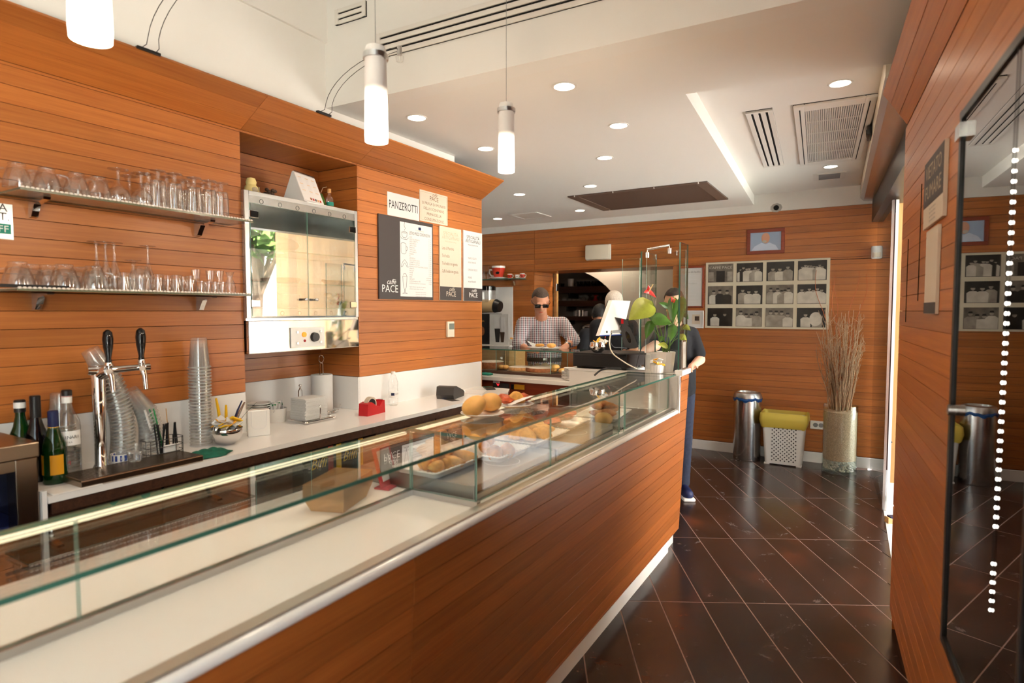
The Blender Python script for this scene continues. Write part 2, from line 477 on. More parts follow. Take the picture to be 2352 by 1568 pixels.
# floor tile: dark brown slate with dusty scuffs and rust patches
def tile_mat():
    m, nt, b = newmat('slate_tile')
    tc = nt.nodes.new('ShaderNodeTexCoord'); oi = nt.nodes.new('ShaderNodeObjectInfo')
    ml = nt.nodes.new('ShaderNodeVectorMath'); ml.operation = 'ADD'
    sc_ = nt.nodes.new('ShaderNodeMath'); sc_.operation = 'MULTIPLY'; sc_.inputs[1].default_value = 23.0
    nt.links.new(oi.outputs['Random'], sc_.inputs[0])
    nt.links.new(tc.outputs['Object'], ml.inputs[0]); nt.links.new(sc_.outputs[0], ml.inputs[1])
    def nz(scale, det, rgh=0.6, dist=0.0):
        n = nt.nodes.new('ShaderNodeTexNoise'); n.inputs['Scale'].default_value = scale; n.inputs['Detail'].default_value = det
        n.inputs['Roughness'].default_value = rgh; n.inputs['Distortion'].default_value = dist
        nt.links.new(ml.outputs[0], n.inputs['Vector']); return n
    def ramp(n, p0, c0, p1, c1):
        r = nt.nodes.new('ShaderNodeValToRGB')
        r.color_ramp.elements[0].position = p0; r.color_ramp.elements[0].color = (*c0, 1)
        r.color_ramp.elements[1].position = p1; r.color_ramp.elements[1].color = (*c1, 1)
        nt.links.new(n.outputs['Fac'], r.inputs['Fac']); return r
    base = ramp(nz(3.0, 8), 0.3, s2l(36, 24, 20), 0.75, s2l(66, 46, 38))
    rust = ramp(nz(2.2, 6), 0.58, (0, 0, 0), 0.74, (1, 1, 1))
    mx = nt.nodes.new('ShaderNodeMix'); mx.data_type = 'RGBA'
    nt.links.new(rust.outputs[0], mx.inputs[0]); nt.links.new(base.outputs[0], mx.inputs[6]); mx.inputs[7].default_value = (*s2l(100, 52, 32), 1)
    dust = ramp(nz(5.0, 12, 0.75, 1.2), 0.58, (0, 0, 0), 0.86, (1, 1, 1))
    mx2 = nt.nodes.new('ShaderNodeMix'); mx2.data_type = 'RGBA'
    nt.links.new(dust.outputs[0], mx2.inputs[0]); nt.links.new(mx.outputs[2], mx2.inputs[6]); mx2.inputs[7].default_value = (*s2l(120, 108, 104), 1)
    nt.links.new(mx2.outputs[2], b.inputs['Base Color'])
    rr = nt.nodes.new('ShaderNodeMapRange'); rr.inputs['To Min'].default_value = 0.22; rr.inputs['To Max'].default_value = 0.5
    nt.links.new(dust.outputs[0], rr.inputs['Value']); nt.links.new(rr.outputs[0], b.inputs['Roughness'])
    bp = nt.nodes.new('ShaderNodeBump'); bp.inputs['Strength'].default_value = 0.08; bp.inputs['Distance'].default_value = 0.01
    n4 = nz(9.0, 8); nt.links.new(n4.outputs['Fac'], bp.inputs['Height']); nt.links.new(bp.outputs[0], b.inputs['Normal'])
tile_mat()

def check_shirt():
    m, nt, b = newmat('check_shirt')
    tc = nt.nodes.new('ShaderNodeTexCoord'); sp = nt.nodes.new('ShaderNodeSeparateXYZ')
    nt.links.new(tc.outputs['Object'], sp.inputs[0])
    def wave(src, per, duty):
        d = nt.nodes.new('ShaderNodeMath'); d.operation = 'DIVIDE'; d.inputs[1].default_value = per
        nt.links.new(src, d.inputs[0])
        f = nt.nodes.new('ShaderNodeMath'); f.operation = 'FRACT'; nt.links.new(d.outputs[0], f.inputs[0])
        l = nt.nodes.new('ShaderNodeMath'); l.operation = 'LESS_THAN'; l.inputs[1].default_value = duty
        nt.links.new(f.outputs[0], l.inputs[0]); return l.outputs[0]
    p = 0.0175
    ad = nt.nodes.new('ShaderNodeMath'); ad.operation = 'ADD'
    nt.links.new(wave(sp.outputs[0], p, 0.5), ad.inputs[0]); nt.links.new(wave(sp.outputs[2], p, 0.5), ad.inputs[1])
    hue = nt.nodes.new('ShaderNodeMix'); hue.data_type = 'RGBA'
    nt.links.new(wave(sp.outputs[0], 2 * p, 0.5), hue.inputs[0])
    hue.inputs[6].default_value = (*s2l(40, 44, 66), 1); hue.inputs[7].default_value = (*s2l(128, 40, 56), 1)
    half = nt.nodes.new('ShaderNodeMath'); half.operation = 'MULTIPLY'; half.inputs[1].default_value = 0.5
    nt.links.new(ad.outputs[0], half.inputs[0])
    mx = nt.nodes.new('ShaderNodeMix'); mx.data_type = 'RGBA'
    nt.links.new(half.outputs[0], mx.inputs[0]); mx.inputs[6].default_value = (*s2l(230, 228, 230), 1)
    nt.links.new(hue.outputs[2], mx.inputs[7])
    nt.links.new(mx.outputs[2], b.inputs['Base Color']); b.inputs['Roughness'].default_value = 0.85
check_shirt()

def pattern_box():
    m, nt, b = newmat('patterned_card')
    tc = nt.nodes.new('ShaderNodeTexCoord'); mp = nt.nodes.new('ShaderNodeMapping')
    mp.inputs['Rotation'].default_value = (0, math.radians(45), 0); mp.inputs['Scale'].default_value = (14, 14, 14)
    nt.links.new(tc.outputs['Object'], mp.inputs[0])
    br = nt.nodes.new('ShaderNodeTexVoronoi'); br.feature = 'DISTANCE_TO_EDGE'; br.inputs['Randomness'].default_value = 0.25
    nt.links.new(mp.outputs[0], br.inputs['Vector'])
    cr = nt.nodes.new('ShaderNodeValToRGB')
    cr.color_ramp.elements[0].position = 0.03; cr.color_ramp.elements[0].color = (*s2l(120, 90, 84), 1)
    cr.color_ramp.elements[1].position = 0.08; cr.color_ramp.elements[1].color = (*s2l(226, 216, 208), 1)
    nt.links.new(br.outputs['Distance'], cr.inputs['Fac']); nt.links.new(cr.outputs[0], b.inputs['Base Color'])
    b.inputs['Roughness'].default_value = 0.6
pattern_box()
# ================================================================== SETTING
def structure(o): o['kind'] = 'structure'; return o
_pm = {}
def planks(parent, o, u, v, n, length, v0, v1, ref=0.016, pitch=0.068, gap=0.002, th=0.012, mt='wood_wall', name='plank'):
    o, u, v, n = Vector(o), Vector(u).normalized(), Vector(v).normalized(), Vector(n).normalized()
    k = math.floor((v0 - ref) / pitch)
    while ref + k * pitch < v1 - 1e-4:
        a, b = max(v0, ref + k * pitch), min(v1, ref + (k + 1) * pitch)
        k += 1
        hgt = b - a - gap
        if hgt < 0.008: continue
        key = (round(length, 3), round(hgt, 4), th, mt)
        if key not in _pm:
            mb = MB(); mb.box((0, 0, 0), (length, hgt, th), bev=0.0006)
            _pm[key] = mb.mesh(name, mt, smooth=False)
        ob = bpy.data.objects.new(name, _pm[key]); C.objects.link(ob); ob.parent = parent
        ob.matrix_local = frame(u, v, n, o + u * (length / 2) + v * ((a + b) / 2) - n * (th / 2))

YF = -2.2                     # open shop front, behind the photographer
YB = 6.885                    # back wall
ZL, ZR, ZH = 2.72, 2.827, 3.45

# ---- floor with rotated plank tiles
mb = MB(); mb.prism([(-6, YF), (0.33, YF), (0.30, 3.43), (0.17, 3.43), (0.06, YB), (0.06, 9.8), (-6, 9.8)], -0.12, -0.0014)
floor = structure(mb.build('floor', 'floor_grout', smooth=False))
ta = math.radians(28.6); tu = Vector((math.cos(ta), math.sin(ta), 0)); tv = Vector((-math.sin(ta), math.cos(ta), 0))
mb = MB(); mb.box((0, 0, -0.004), (0.2222, 0.9195, 0.008), bev=0.0008); tile_me = mb.mesh('tile', 'slate_tile', smooth=False)
for i in range(-12, 32):
    for j in range(-3, 10):
        c = tu * ((i + 0.5) * 0.2285) + tv * (3.182 + (j + 0.5) * 0.926)
        if not (-1.75 < c.x < 0.52 and 0.0 < c.y < 7.2):
            if not (-4.6 < c.x < -1.7 and 4.6 < c.y < 7.2): continue
        o = meshobj('tile', tile_me, floor, c, (0, 0, ta))

# ---- left wall with niche
mb = MB()
mb.bb(-3.3, -2.692, YF, 1.868, 0, 2.476); mb.bb(-3.3, -2.692, 2.657, 4.017, 0, 2.476)
mb.bb(-3.3, -3.032, 1.868, 2.657, 0, 2.476)
mb.prism([(-3.3, 2.476), (-2.69, 2.476), (-2.476, 2.60), (-3.3, 2.60)], YF, 4.018, 'y')
wall_left = structure(mb.build('wall_left', 'groove', smooth=False))
for (a, b) in ((YF, 1.868), (2.657, 4.012)):
    planks(wall_left, (-2.68, a, 0), (0, 1, 0), (0, 0, 1), (1, 0, 0), b - a, 1.172, 2.476)
planks(wall_left, (-3.02, 1.868, 0), (0, 1, 0), (0, 0, 1), (1, 0, 0), 0.789, 1.172, 2.468)
planks(wall_left, (-3.02, 2.655 - 0.001, 0), (1, 0, 0), (0, 0, 1), (0, -1, 0), 0.34, 1.172, 2.468)
mb = MB(); mb.bb(-3.02, -2.682, 1.868, 2.656, 2.466, 2.476); mb.build('niche_top', 'wood_wall', wall_left, smooth=False)
mb = MB(); mb.bb(-2.73, -2.681, 4.013, 4.021, 0, 2.474); mb.build('end_board', 'wood_wall', wall_left, smooth=False)
cv = Vector((0.214, 0, 0.125)).normalized()
for (a, b) in ((YF, 1.872), (1.874, 2.659), (2.661, 4.02)):
    planks(wall_left, (-2.68, a, 2.475), (0, 1, 0), cv, (cv.z, 0, -cv.x), b - a, 0.001, 0.247, ref=0.0, pitch=0.0823, name='cornice_plank')
for i, (x0, x1, y0, y1) in enumerate(((-2.692, -2.681, 0.86, 1.868), (-2.692, -2.681, 2.657, 4.012), (-3.032, -3.02, 1.868, 2.656), (-3.02, -2.682, 2.645, 2.656))):
    mb = MB(); mb.bb(x0, x1, y0, y1, 0.90, 1.171); mb.build('backsplash_panel', 'white_gloss', wall_left, smooth=False)
mb = MB(); mb.bb(-3.3, -2.64, YF, 2.42, 2.602, ZH); mb.bb(-3.3, -2.64, 2.42, 3.60, 2.602, ZL)
mb.bb(-2.64, -2.622, YF, 2.41, 3.076, ZH)
structure(mb.build('wall_left_upper', 'white_paint', smooth=False))

# ---- ceilings
mb = MB()
mb.prism([(-6, 2.27), (0.6, 2.515), (0.6, 3.36), (-0.843, 3.202), (-1.065, YB), (-6, YB)], ZL, ZR)
mb.prism([(-6, 2.27), (0.6, 2.515), (0.6, YB + 0.05), (-6, YB + 0.05)], ZR, ZR + 0.08)
structure(mb.build('ceiling', 'ceiling_paint', smooth=False))
mb = MB(); mb.prism([(-2.64, 2.386), (0.6, 2.503), (0.6, 2.62), (-2.64, 2.51)], ZL - 0.0005, ZH)
structure(mb.build('wall_bulkhead', 'white_paint', smooth=False))
mb = MB(); mb.bb(-3.3, 0.7, YF, 2.7, ZH, ZH + 0.1)
structure(mb.build('ceiling_upper', 'white_paint', smooth=False))

# ---- back wall with doorway
DX0, DX1, DZ = -3.76, -1.93, 2.10
mb = MB()
Y0, Y1 = YB + 0.012, YB + 0.56
mb.bb(-6, DX0 - 0.012, Y0, Y1, 0, ZR); mb.bb(DX1 + 0.012, 0.6, Y0, Y1, 0, ZR); mb.bb(DX0 - 0.012, DX1 + 0.012, Y0, Y1, DZ + 0.012, ZR)
wall_back = structure(mb.build('wall_back', 'groove', smooth=False))
planks(wall_back, (-6, YB, 0), (1, 0, 0), (0, 0, 1), (0, -1, 0), DX0 + 6, 0.112, DZ)
planks(wall_back, (DX1, YB, 0), (1, 0, 0), (0, 0, 1), (0, -1, 0), 0.12 - DX1, 0.112, DZ)
planks(wall_back, (-6, YB, 0), (1, 0, 0), (0, 0, 1), (0, -1, 0), 2.24, DZ + 0.003, 2.636)
planks(wall_back, (-3.757, YB, 0), (1, 0, 0), (0, 0, 1), (0, -1, 0), 3.88, DZ + 0.003, 2.636)
planks(wall_back, (DX0, YB, 0), (0, 1, 0), (0, 0, 1), (1, 0, 0), 0.54, 0.0, DZ)
mb = MB(); mb.bb(DX0, DX1, YB, Y1, DZ, DZ + 0.012); mb.build('doorway_head', 'wood_wall', wall_back, smooth=False)
mb = MB(); mb.bb(DX1, DX1 + 0.012, YB, Y1, 0, DZ); mb.build('doorway_jamb', 'wood_wall', wall_back, smooth=False)
mb = MB(); mb.bb(DX0, DX0 + 0.05, Y1, Y1 + 0.05, 0, DZ); mb.build('door_edge', 'wood_pale', wall_back, smooth=False)
mb = MB(); h = pX(1274, 660, DX0); mb.bb(DX0 + 0.04, DX0 + 0.056, Y1 - 0.01, Y1 + 0.04, h.z - 0.05, h.z + 0.05)
mb.cyl((DX0 + 0.05, Y1 - 0.012, h.z - 0.05), (DX0 + 0.05, Y1 - 0.012, h.z + 0.05), 0.008); mb.build('hinge', 'steel', wall_back)
mb = MB(); mb.bb(-6, 0.6, YB, Y0 - 0.0001, 2.637, ZR); structure(mb.build('trim_1', 'white_paint', smooth=False))
mb = MB(); mb.bb(-1.925, 0.14, YB - 0.014, YB, 0, 0.108, bev=0.003); structure(mb.build('baseboard_back', 'white_paint', smooth=False))

mb = MB(); mb.bb(-5.7, -5.6, 2.2, YB, 0, ZR); mb.bb(-5.6, -3.3, 2.2, 2.3, 0, ZR)
structure(mb.build('wall_side', 'white_paint', smooth=False))
# ---- back room behind the doorway
YA = 8.0
a0, a1 = pY(1452, 690, YA), pY(1300, 619, YA)
cxr = a1.x; rx = a0.x - a1.x; zc_ = 1.0; rz_ = a1.z - zc_
mb = MB()
poly = [(-1.0, 0), (-1.0, 2.72), (-5.9, 2.72), (-5.9, 0), (cxr - rx, 0)]
poly += [(cxr - rx * math.cos(t * math.pi / 24), zc_ + rz_ * math.sin(t * math.pi / 24)) for t in range(25)]
poly += [(cxr + rx, 0)]
mb.prism(poly, YA, YA + 0.25, 'y')
structure(mb.build('wall_arch', 'plaster_grey', smooth=False))
mb = MB(); mb.bb(-6, 0.6, 9.2, 9.4, 0, 2.72); mb.bb(-6, -5.9, 7.45, 9.2, 0, 2.72); mb.bb(-1.0, -0.9, 7.45, 9.2, 0, 2.72)
structure(mb.build('wall_storeroom', 'plaster_grey', smooth=False))
mb = MB(); mb.bb(-6, 0.6, 7.45, 9.4, 2.72, 2.8)
structure(mb.build('ceiling_storeroom', 'plaster_grey', smooth=False))

# ---- right wall, slanting cornice, dark mirror bay
def cpt(Y, off=0.0, z=0.0):
    p = CP + CU * ((3.36 - Y) / 0.998) + CN * off
    return Vector((p.x, p.y, z))
YR1 = 3.435
def cprism(mb, y0, y1, o0, o1, z0, z1, m=0):   # a slab along the right wall; offsets positive into the room
    a, b, c, d = cpt(y0, o0), cpt(y1, o0), cpt(y1, o1), cpt(y0, o1)
    mb.prism([(p.x, p.y) for p in (a, b, c, d)], z0, z1, 'z', m)
MY0, MY1, MZ0, MZ1 = 0.55, 2.115, 0.62, 2.125
YW = -0.55
mb = MB()
cprism(mb, YW, YR1, -0.012, -0.45, 0.1, ZH)
cprism(mb, YW, YR1 - 0.02, -0.05, -0.45, 0, 0.1)
cprism(mb, YF, YW, -0.012, -0.45, 0, 0.35); cprism(mb, YF, YW, -0.012, -0.45, 3.3, ZH)
wall_right = structure(mb.build('wall_right', 'groove', smooth=False))
L = (YR1 - YW) / 0.998
p = cpt(YR1)
planks(wall_right, p, CU, (0, 0, 1), CN, L, 0.1, MZ0)
planks(wall_right, p, CU, (0, 0, 1), CN, L, MZ1, 2.45)
planks(wall_right, p, CU, (0, 0, 1), CN, (YR1 - MY1) / 0.998, MZ0, MZ1)
planks(wall_right, cpt(MY0), CU, (0, 0, 1), CN, (MY0 - YW) / 0.998, MZ0, MZ1)
cv = (CN * 0.104 + Vector((0, 0, 0.159))).normalized()
nn = CU.cross(cv)
for (s0, s1) in ((3.38, 1.9), (1.897, YW)):
    q = cpt(s0); planks(wall_right, (q.x, q.y, 2.452), CU, cv, nn, (s0 - s1) / 0.998, 0.001, 0.19, ref=0, pitch=0.063, name='cornice_plank')
mb = MB()
qs = [cpt(3.375, 0, 2.452), cpt(3.375, 0.10, 2.61), cpt(3.375, -0.1, 2.61), cpt(YW, 0, 2.452), cpt(YW, 0.10, 2.61), cpt(YW, -0.1, 2.61)]
dn = Vector((0, 0, 0.013))
mb.add([q + dn for q in qs], [(0, 1, 2), (3, 5, 4), (0, 3, 4, 1), (1, 4, 5, 2), (2, 5, 3, 0)])
mb.build('cornice_core', 'groove', wall_right, smooth=False)
mb = MB(); cprism(mb, YW, YR1 - 0.02, -0.05, -0.04, 0.0, 0.098); structure(mb.build('baseboard_right', 'wood_pale', smooth=False))
# outer face of the wall at the entrance is pale
mb = MB(); mb.prism([(p.x, p.y) for p in (cpt(YR1 + 0.012, -0.012), cpt(YR1 + 0.012, -0.45), cpt(YR1, -0.45), cpt(YR1, -0.012))], 0, ZR)
mb.build('entrance_reveal', 'wood_wall', wall_right, smooth=False)

# ---- entrance: sliding glass door, header box, vestibule, pavement
door = bpy.data.objects.new('door_1', None); C.objects.link(door); structure(door)
l0, l1 = Vector((0.163, 5.483, 0)), Vector((0.085, 6.86, 0))
du = (l1 - l0).normalized(); dnm = Vector((du.y, -du.x, 0))
mb = MB()
a, b = l0, l1
t_ = dnm * 0.006
mb.prism([((q).x, (q).y) for q in (a + t_, b + t_, b - t_, a - t_)], 0.006, 2.44)
mb.build('glass_leaf', ['door_glass'], door, smooth=False)
mb = MB(); mb.box((l0.x, l0.y - 0.008, 1.22), (0.018, 0.014, 2.43)); mb.build('leaf_edge', 'door_metal', door)
mb = MB(); mb.box((l0.x + 0.028, l0.y - 0.004, 1.22), (0.02, 0.02, 2.43)); mb.build('edge_seal', 'white_paint', door)
mb = MB()
pr = [(0.0, ZR), (0.0, 2.70), (-0.03, 2.668), (-0.21, 2.655), (-0.23, ZR)]    # header section: offset from its face, height
q0, q1 = Vector((0.052, 3.40, 0)), Vector((-0.075, YB, 0))
hu = (q1 - q0).normalized(); hn = Vector((-hu.y, hu.x, 0))
vs_ = [q0 + hn * o_ + Vector((0, 0, z_)) for o_, z_ in pr] + [q1 + hn * o_ + Vector((0, 0, z_)) for o_, z_ in pr]
n5 = len(pr)
fs_ = [tuple(range(n5)), tuple(range(n5, 2 * n5))[::-1]] + [(i, (i + 1) % n5, n5 + (i + 1) % n5, n5 + i) for i in range(n5)]
mb.add(vs_[0:0] + vs_, fs_)
for i_, f_ in enumerate(mb.f): mb.mi[i_] = 1 if i_ in (3, 4) else 0
mb.build('header_box', ['cream_plastic', 'door_metal'], door, smooth=False)
mb = MB()
a, b = l0 + Vector((0, -2.0, 0)) - du * 0.0, l1
a = l0 - du * 2.04
mb.prism([(q.x, q.y) for q in (a + dnm * 0.09, b + dnm * 0.09, b - dnm * 0.055, a - dnm * 0.055)], 2.45, 2.66)
mb.build('track', 'black_plastic', door, smooth=False)
mb = MB(); q = pY(2012, 338, 4.9); mb = MB()
tm = thing('motion_sensor', 'small black motion sensor on the pale door header', 'sensor', (0, 0, 0))
yy = 4.72; hx = q0.x + (q1.x - q0.x) * (yy - q0.y) / (q1.y - q0.y)
tm.location = (hx, yy, 2.775)
mb.box((-0.014, 0, 0), (0.028, 0.20, 0.06), bev=0.01); mb.build('housing', 'black_plastic', tm)
mb = MB(); mb.box((-0.029, -0.04, -0.012), (0.006, 0.10, 0.03), bev=0.002); mb.build('lens', 'black_gloss', tm)

mb = MB()
mb.prism([(0.21, 5.78), (2.2, 5.78), (2.2, 5.95), (0.21, 5.95)], 0.10, 3.0)
ws = structure(mb.build('wall_vestibule', 'groove', smooth=False))
planks(ws, (0.205, 5.768, 0), (0, 0, 1), (1, 0, 0), (0, -1, 0), 2.7, -0.0, 1.98, ref=0, pitch=0.17, mt='wood_pale', name='cladding_board')
for o in ws.children: o.location.z += 0.16
mb = MB(); mb.bb(0.205, 2.2, 5.755, 5.78, 0.0, 0.16); mb.build('plinth', 'marble', ws, smooth=False)
mb = MB(); s0 = pY(2047, 1015, 5.766); mb.cyl((s0.x, 5.766, s0.z), (s0.x, 5.762, s0.z), 0.008, n=12); mb.build('bolt', 'black_plastic', ws)
mb = MB(); mb.prism([(0.20, 3.45), (14, 3.45), (14, 14), (0.6, 14), (0.6, YB + 0.6), (0.13, YB), (0.165, 5.45)], -0.10, 0.004)
mb.prism([(0.8, 3.45), (14, 3.45), (14, -14), (0.8, -14)], -0.1, 0.004); mb.prism([(-8, YF), (0.8, YF), (0.8, -14), (-8, -14)], -0.1, 0.002)
structure(mb.build('pavement', 'marble', smooth=False))
mb = MB(); mb.bb(0.62, 2.2, 3.2, 6.0, 2.85, 3.0); mb.bb(0.6, 2.2, 3.2, 3.42, 0.005, 2.85); structure(mb.build('added_daylight_hood', 'plaster_grey', smooth=False))  # unseen slab and side wall added to narrow daylight through the entrance
tw = thing('wooden_wedge', 'small pale wooden wedge lying at the entrance threshold', 'doorstop', pz(2036, 1200, 0.004), 0.5)
mb = MB(); mb.prism([(0, 0), (0.12, 0), (0.12, 0.012), (0, 0.045)], -0.025, 0.025, 'y'); mb.build('wedge', 'wood_pale', tw)
mb = MB(); mb.bb(0.02, 0.12, -0.02, 0.03, 0.035, 0.05); mb.build('cloth_strip', 'navy', tw)

# ---- closed wall behind the photographer, street window beside it in the right wall
mb = MB(); mb.bb(-3.3, 0.95, YF - 0.12, YF, 0, ZH); structure(mb.build('wall_front', 'white_paint', smooth=False))
wf = structure(bpy.data.objects.new('window_1', None)); C.objects.link(wf)
for (y0, y1, z0, z1) in ((YF, YF + 0.06, 0.35, 3.3), (YW - 0.06, YW, 0.35, 3.3), (YF + 0.06, YW - 0.06, 0.35, 0.41), (YF + 0.06, YW - 0.06, 3.24, 3.3), (-1.40, -1.34, 0.41, 3.24)):
    mb = MB(); cprism(mb, y0, y1, -0.2, -0.26, z0, z1); mb.build('window_frame', 'door_metal', wf, smooth=False)
for (y0, y1) in ((YF + 0.06, -1.40), (-1.34, YW - 0.06)):
    mb = MB(); cprism(mb, y0, y1, -0.225, -0.233, 0.41, 3.24); mb.build('window_pane', 'pane_glass', wf, smooth=False)
# ---- outdoors seen in reflections: two trees and a pale house
def leaf_tree(name, label, x, y, hgt, rad):
    t = thing(name, label, 'tree', (x, y, 0.004))
    mb = MB(); mb.tube([(0, 0, 0), (0.08, 0.05, hgt * 0.3), (-0.05, 0.1, hgt * 0.6)], [0.16, 0.12, 0.08], 9)
    for k in range(5):
        a = k * 1.3; mb.tube([(0, 0.06, hgt * 0.4), (math.cos(a) * rad * .6, math.sin(a) * rad * .6, hgt * 0.72)], [0.07, 0.03], 6)
    mb.build('trunk', 'bark', t)
    rnd = random.Random(int(x * 10)); mb = MB()
    for k in range(900):
        d = Vector((rnd.gauss(0, 1), rnd.gauss(0, 1), rnd.gauss(0, 1))).normalized() * rad * rnd.uniform(0.45, 1)
        c = Vector((d.x, d.y, hgt * 0.74 + d.z * 0.75)); s_ = rnd.uniform(0.08, 0.2)
        e1 = Vector((rnd.gauss(0, 1), rnd.gauss(0, 1), rnd.gauss(0, 1))).normalized(); e2 = e1.orthogonal().normalized()
        mb.quad(c - e1 * s_, c + e2 * s_ * .6, c + e1 * s_, c - e2 * s_ * .6)
    mb.build('crown', 'foliage', t, smooth=False)['kind'] = 'stuff'
leaf_tree('street_tree', 'leafy street tree with slim trunk outside the entrance', 5.2, 7.6, 4.6, 1.2)
leaf_tree('street_tree', 'wide leafy tree near the pale house outside', 8.0, 10.8, 5.6, 1.8)
hb = thing('house', 'pale plastered house across the street with shuttered windows', 'building', (11.0, 3.0, 0.004))
mb = MB(); mb.bb(0, 2, -3, 9, 0, 5.5); mb.build('wall', 'facade', hb, smooth=False)
for wy in (-1.8, 0.6, 3.0, 5.4, 7.6):
    for wz in (0.9, 3.4):
        mb = MB(); mb.bb(-0.04, 0.0, wy - 0.45, wy + 0.45, wz, wz + 1.4); w = mb.build('window', 'door_metal', hb, smooth=False)
        mb = MB(); mb.bb(-0.05, -0.04, wy - 0.38, wy + 0.38, wz + 0.07, wz + 1.33); mb.build('pane', 'dark_glass', w, smooth=False)
# ================================================================== LAMPS AND CEILING FITTINGS
def lamp(kind, name, parent, loc, energy, col=(1.0, 0.80, 0.58), size=0.05, spot=None, blend=0.6):
    l = bpy.data.lights.new(name, kind); l.energy = energy; l.color = col
    if kind == 'SPOT': l.spot_size = spot; l.spot_blend = blend; l.shadow_soft_size = size
    if kind == 'POINT': l.shadow_soft_size = size
    o = bpy.data.objects.new(name, l); C.objects.link(o); o.parent = parent; o.location = loc
    return o
# pendants: frosted tubes on cables
def pendant(px, X, ybot, ytop, where):
    Y = pX(px, ybot, X).y
    zb = pX(px, ybot, X).z; zt = pX(px, ytop, X).z if ytop else zb + 0.29
    t = thing('pendant_lamp', 'frosted glass tube pendant lamp with glowing lower end, ' + where, 'lamp', (X, Y, zb), group='tube pendants over the bar')
    h_ = 0.262; r = 0.0345
    mb = MB(); mb.lathe([(r - 0.003, 0.012), (r * 1.0, 0.0), (r + 0.0015, 0.02), (r, 0.09), (r - 0.001, h_), (r - 0.004, h_), (r - 0.004, 0.012)], 28)
    mb.lathe([(r - 0.004, 0.004), (0, 0.004)], 28)
    mb.build('glass_tube', 'pendant_glass', t)
    mb = MB(); mb.lathe([(r, h_ - 0.012), (r + 0.004, h_ - 0.012), (r + 0.0045, h_ + 0.004), (r, h_ + 0.006)], 28); mb.build('clamp_ring', 'steel_brushed', t)
    mb = MB(); mb.lathe([(0, h_ + 0.026), (r - 0.006, h_ + 0.026), (r - 0.003, h_ + 0.018), (r - 0.003, h_)], 24); mb.build('cap', 'white_plastic', t)
    mb = MB(); mb.cyl((0, 0, h_ + 0.026), (0, 0, ZH - zb), 0.0011, n=6); mb.build('cable', 'mid_grey', t)
    lamp('POINT', 'pendant_light', t, (0, 0, -0.06), 9, size=0.035)
    return t
pendant(209, -1.30, 92, None, 'nearest the street front')
pendant(865, -1.32, 326, None, 'before the slotted air vent')
pendant(1163, -1.34, 395, None, 'hanging under the low ceiling edge')

# arched wire spots clipped to the left cornice
for (px, py, lab) in ((342, 118, 'beside the first pendant'), (745, 262, 'beside the corner of the high wall')):
    b0 = pX(px, py, -2.466)
    t = thing('wire_spotlight', 'arched twin wire spotlight clipped on the wood cornice ' + lab, 'lamp', (-2.466, b0.y, b0.z), group='wire spotlights on the cornice')
    mb = MB(); mb.box((-0.005, 0, 0.002), (0.02, 0.09, 0.012), bev=0.002); mb.build('clip', 'black_plastic', t)
    for s_ in (-1, 1):
        pts = [(0, s_ * 0.027, 0.005), (0.03, s_ * 0.024, 0.012)] + [(0.03 + 0.45 * (1 - math.cos(a)) , s_ * 0.02, 0.012 + 0.21 * math.sin(a)) for a in [k * math.pi / 20 for k in range(1, 11)]] + [(0.52, s_ * 0.012, 0.215)]
        mb = MB(); mb.tube(pts, 0.0016, 6); mb.build('wire', 'dark_grey', t)
    mb = MB(); mb.cyl((0.52, 0, 0.23), (0.52, 0, 0.19), 0.012, n=12); h1 = mb.build('holder', 'steel', t)
    mb = MB(); mb.lathe([(0, -0.035), (0.016, -0.03), (0.02, -0.008), (0.012, 0.0)], 14, (0.52, 0, 0.19)); mb.build('bulb', 'ware_glass', t)

# recessed downlights
def downlight(x, y, z, lab, e=14, r=0.052):
    t = thing('downlight', 'round recessed ceiling downlight ' + lab, 'lamp', (x, y, z), group='recessed downlights')
    mb = MB(); mb.lathe([(r, 0.0005), (r + 0.011, -0.001), (r + 0.01, -0.004), (r, -0.004), (r, 0.0005)], 28); mb.build('rim', 'white_paint', t)
    mb = MB(); mb.lathe([(0, -0.0025), (r, -0.0025)], 28); mb.build('diffuser', 'downlight_glow', t)
    lamp('SPOT', 'downlight_beam', t, (0, 0, -0.02), e, size=0.05, spot=math.radians(115), blend=0.9)
for (px, py), lab in {(957, 270): 'by the wood cornice near the slotted vent', (1115.5, 341): 'by the wood cornice near its far end', (1296, 198): 'above the glass counter near the soffit edge',
        (1421, 288): 'above the till end of the counter', (1389, 362): 'between the till and the brown grille', (1193, 446): 'above the man in the checked shirt',
        (1356, 427): 'beside the brown grille, towards the till', (1332, 483): 'beside the brown grille, at the back wall', (1143, 502): 'farthest in the corner by the coffee shelf'}.items():
    q = pz(px, py, ZL); downlight(q.x, q.y, ZL, lab)
q = pz(1930, 191, ZR); downlight(q.x, q.y, ZR, 'in the recess before the large air grille')
q = pz(1908, 382, ZR); downlight(q.x, q.y, ZR, 'in the recess beyond the large air grille')

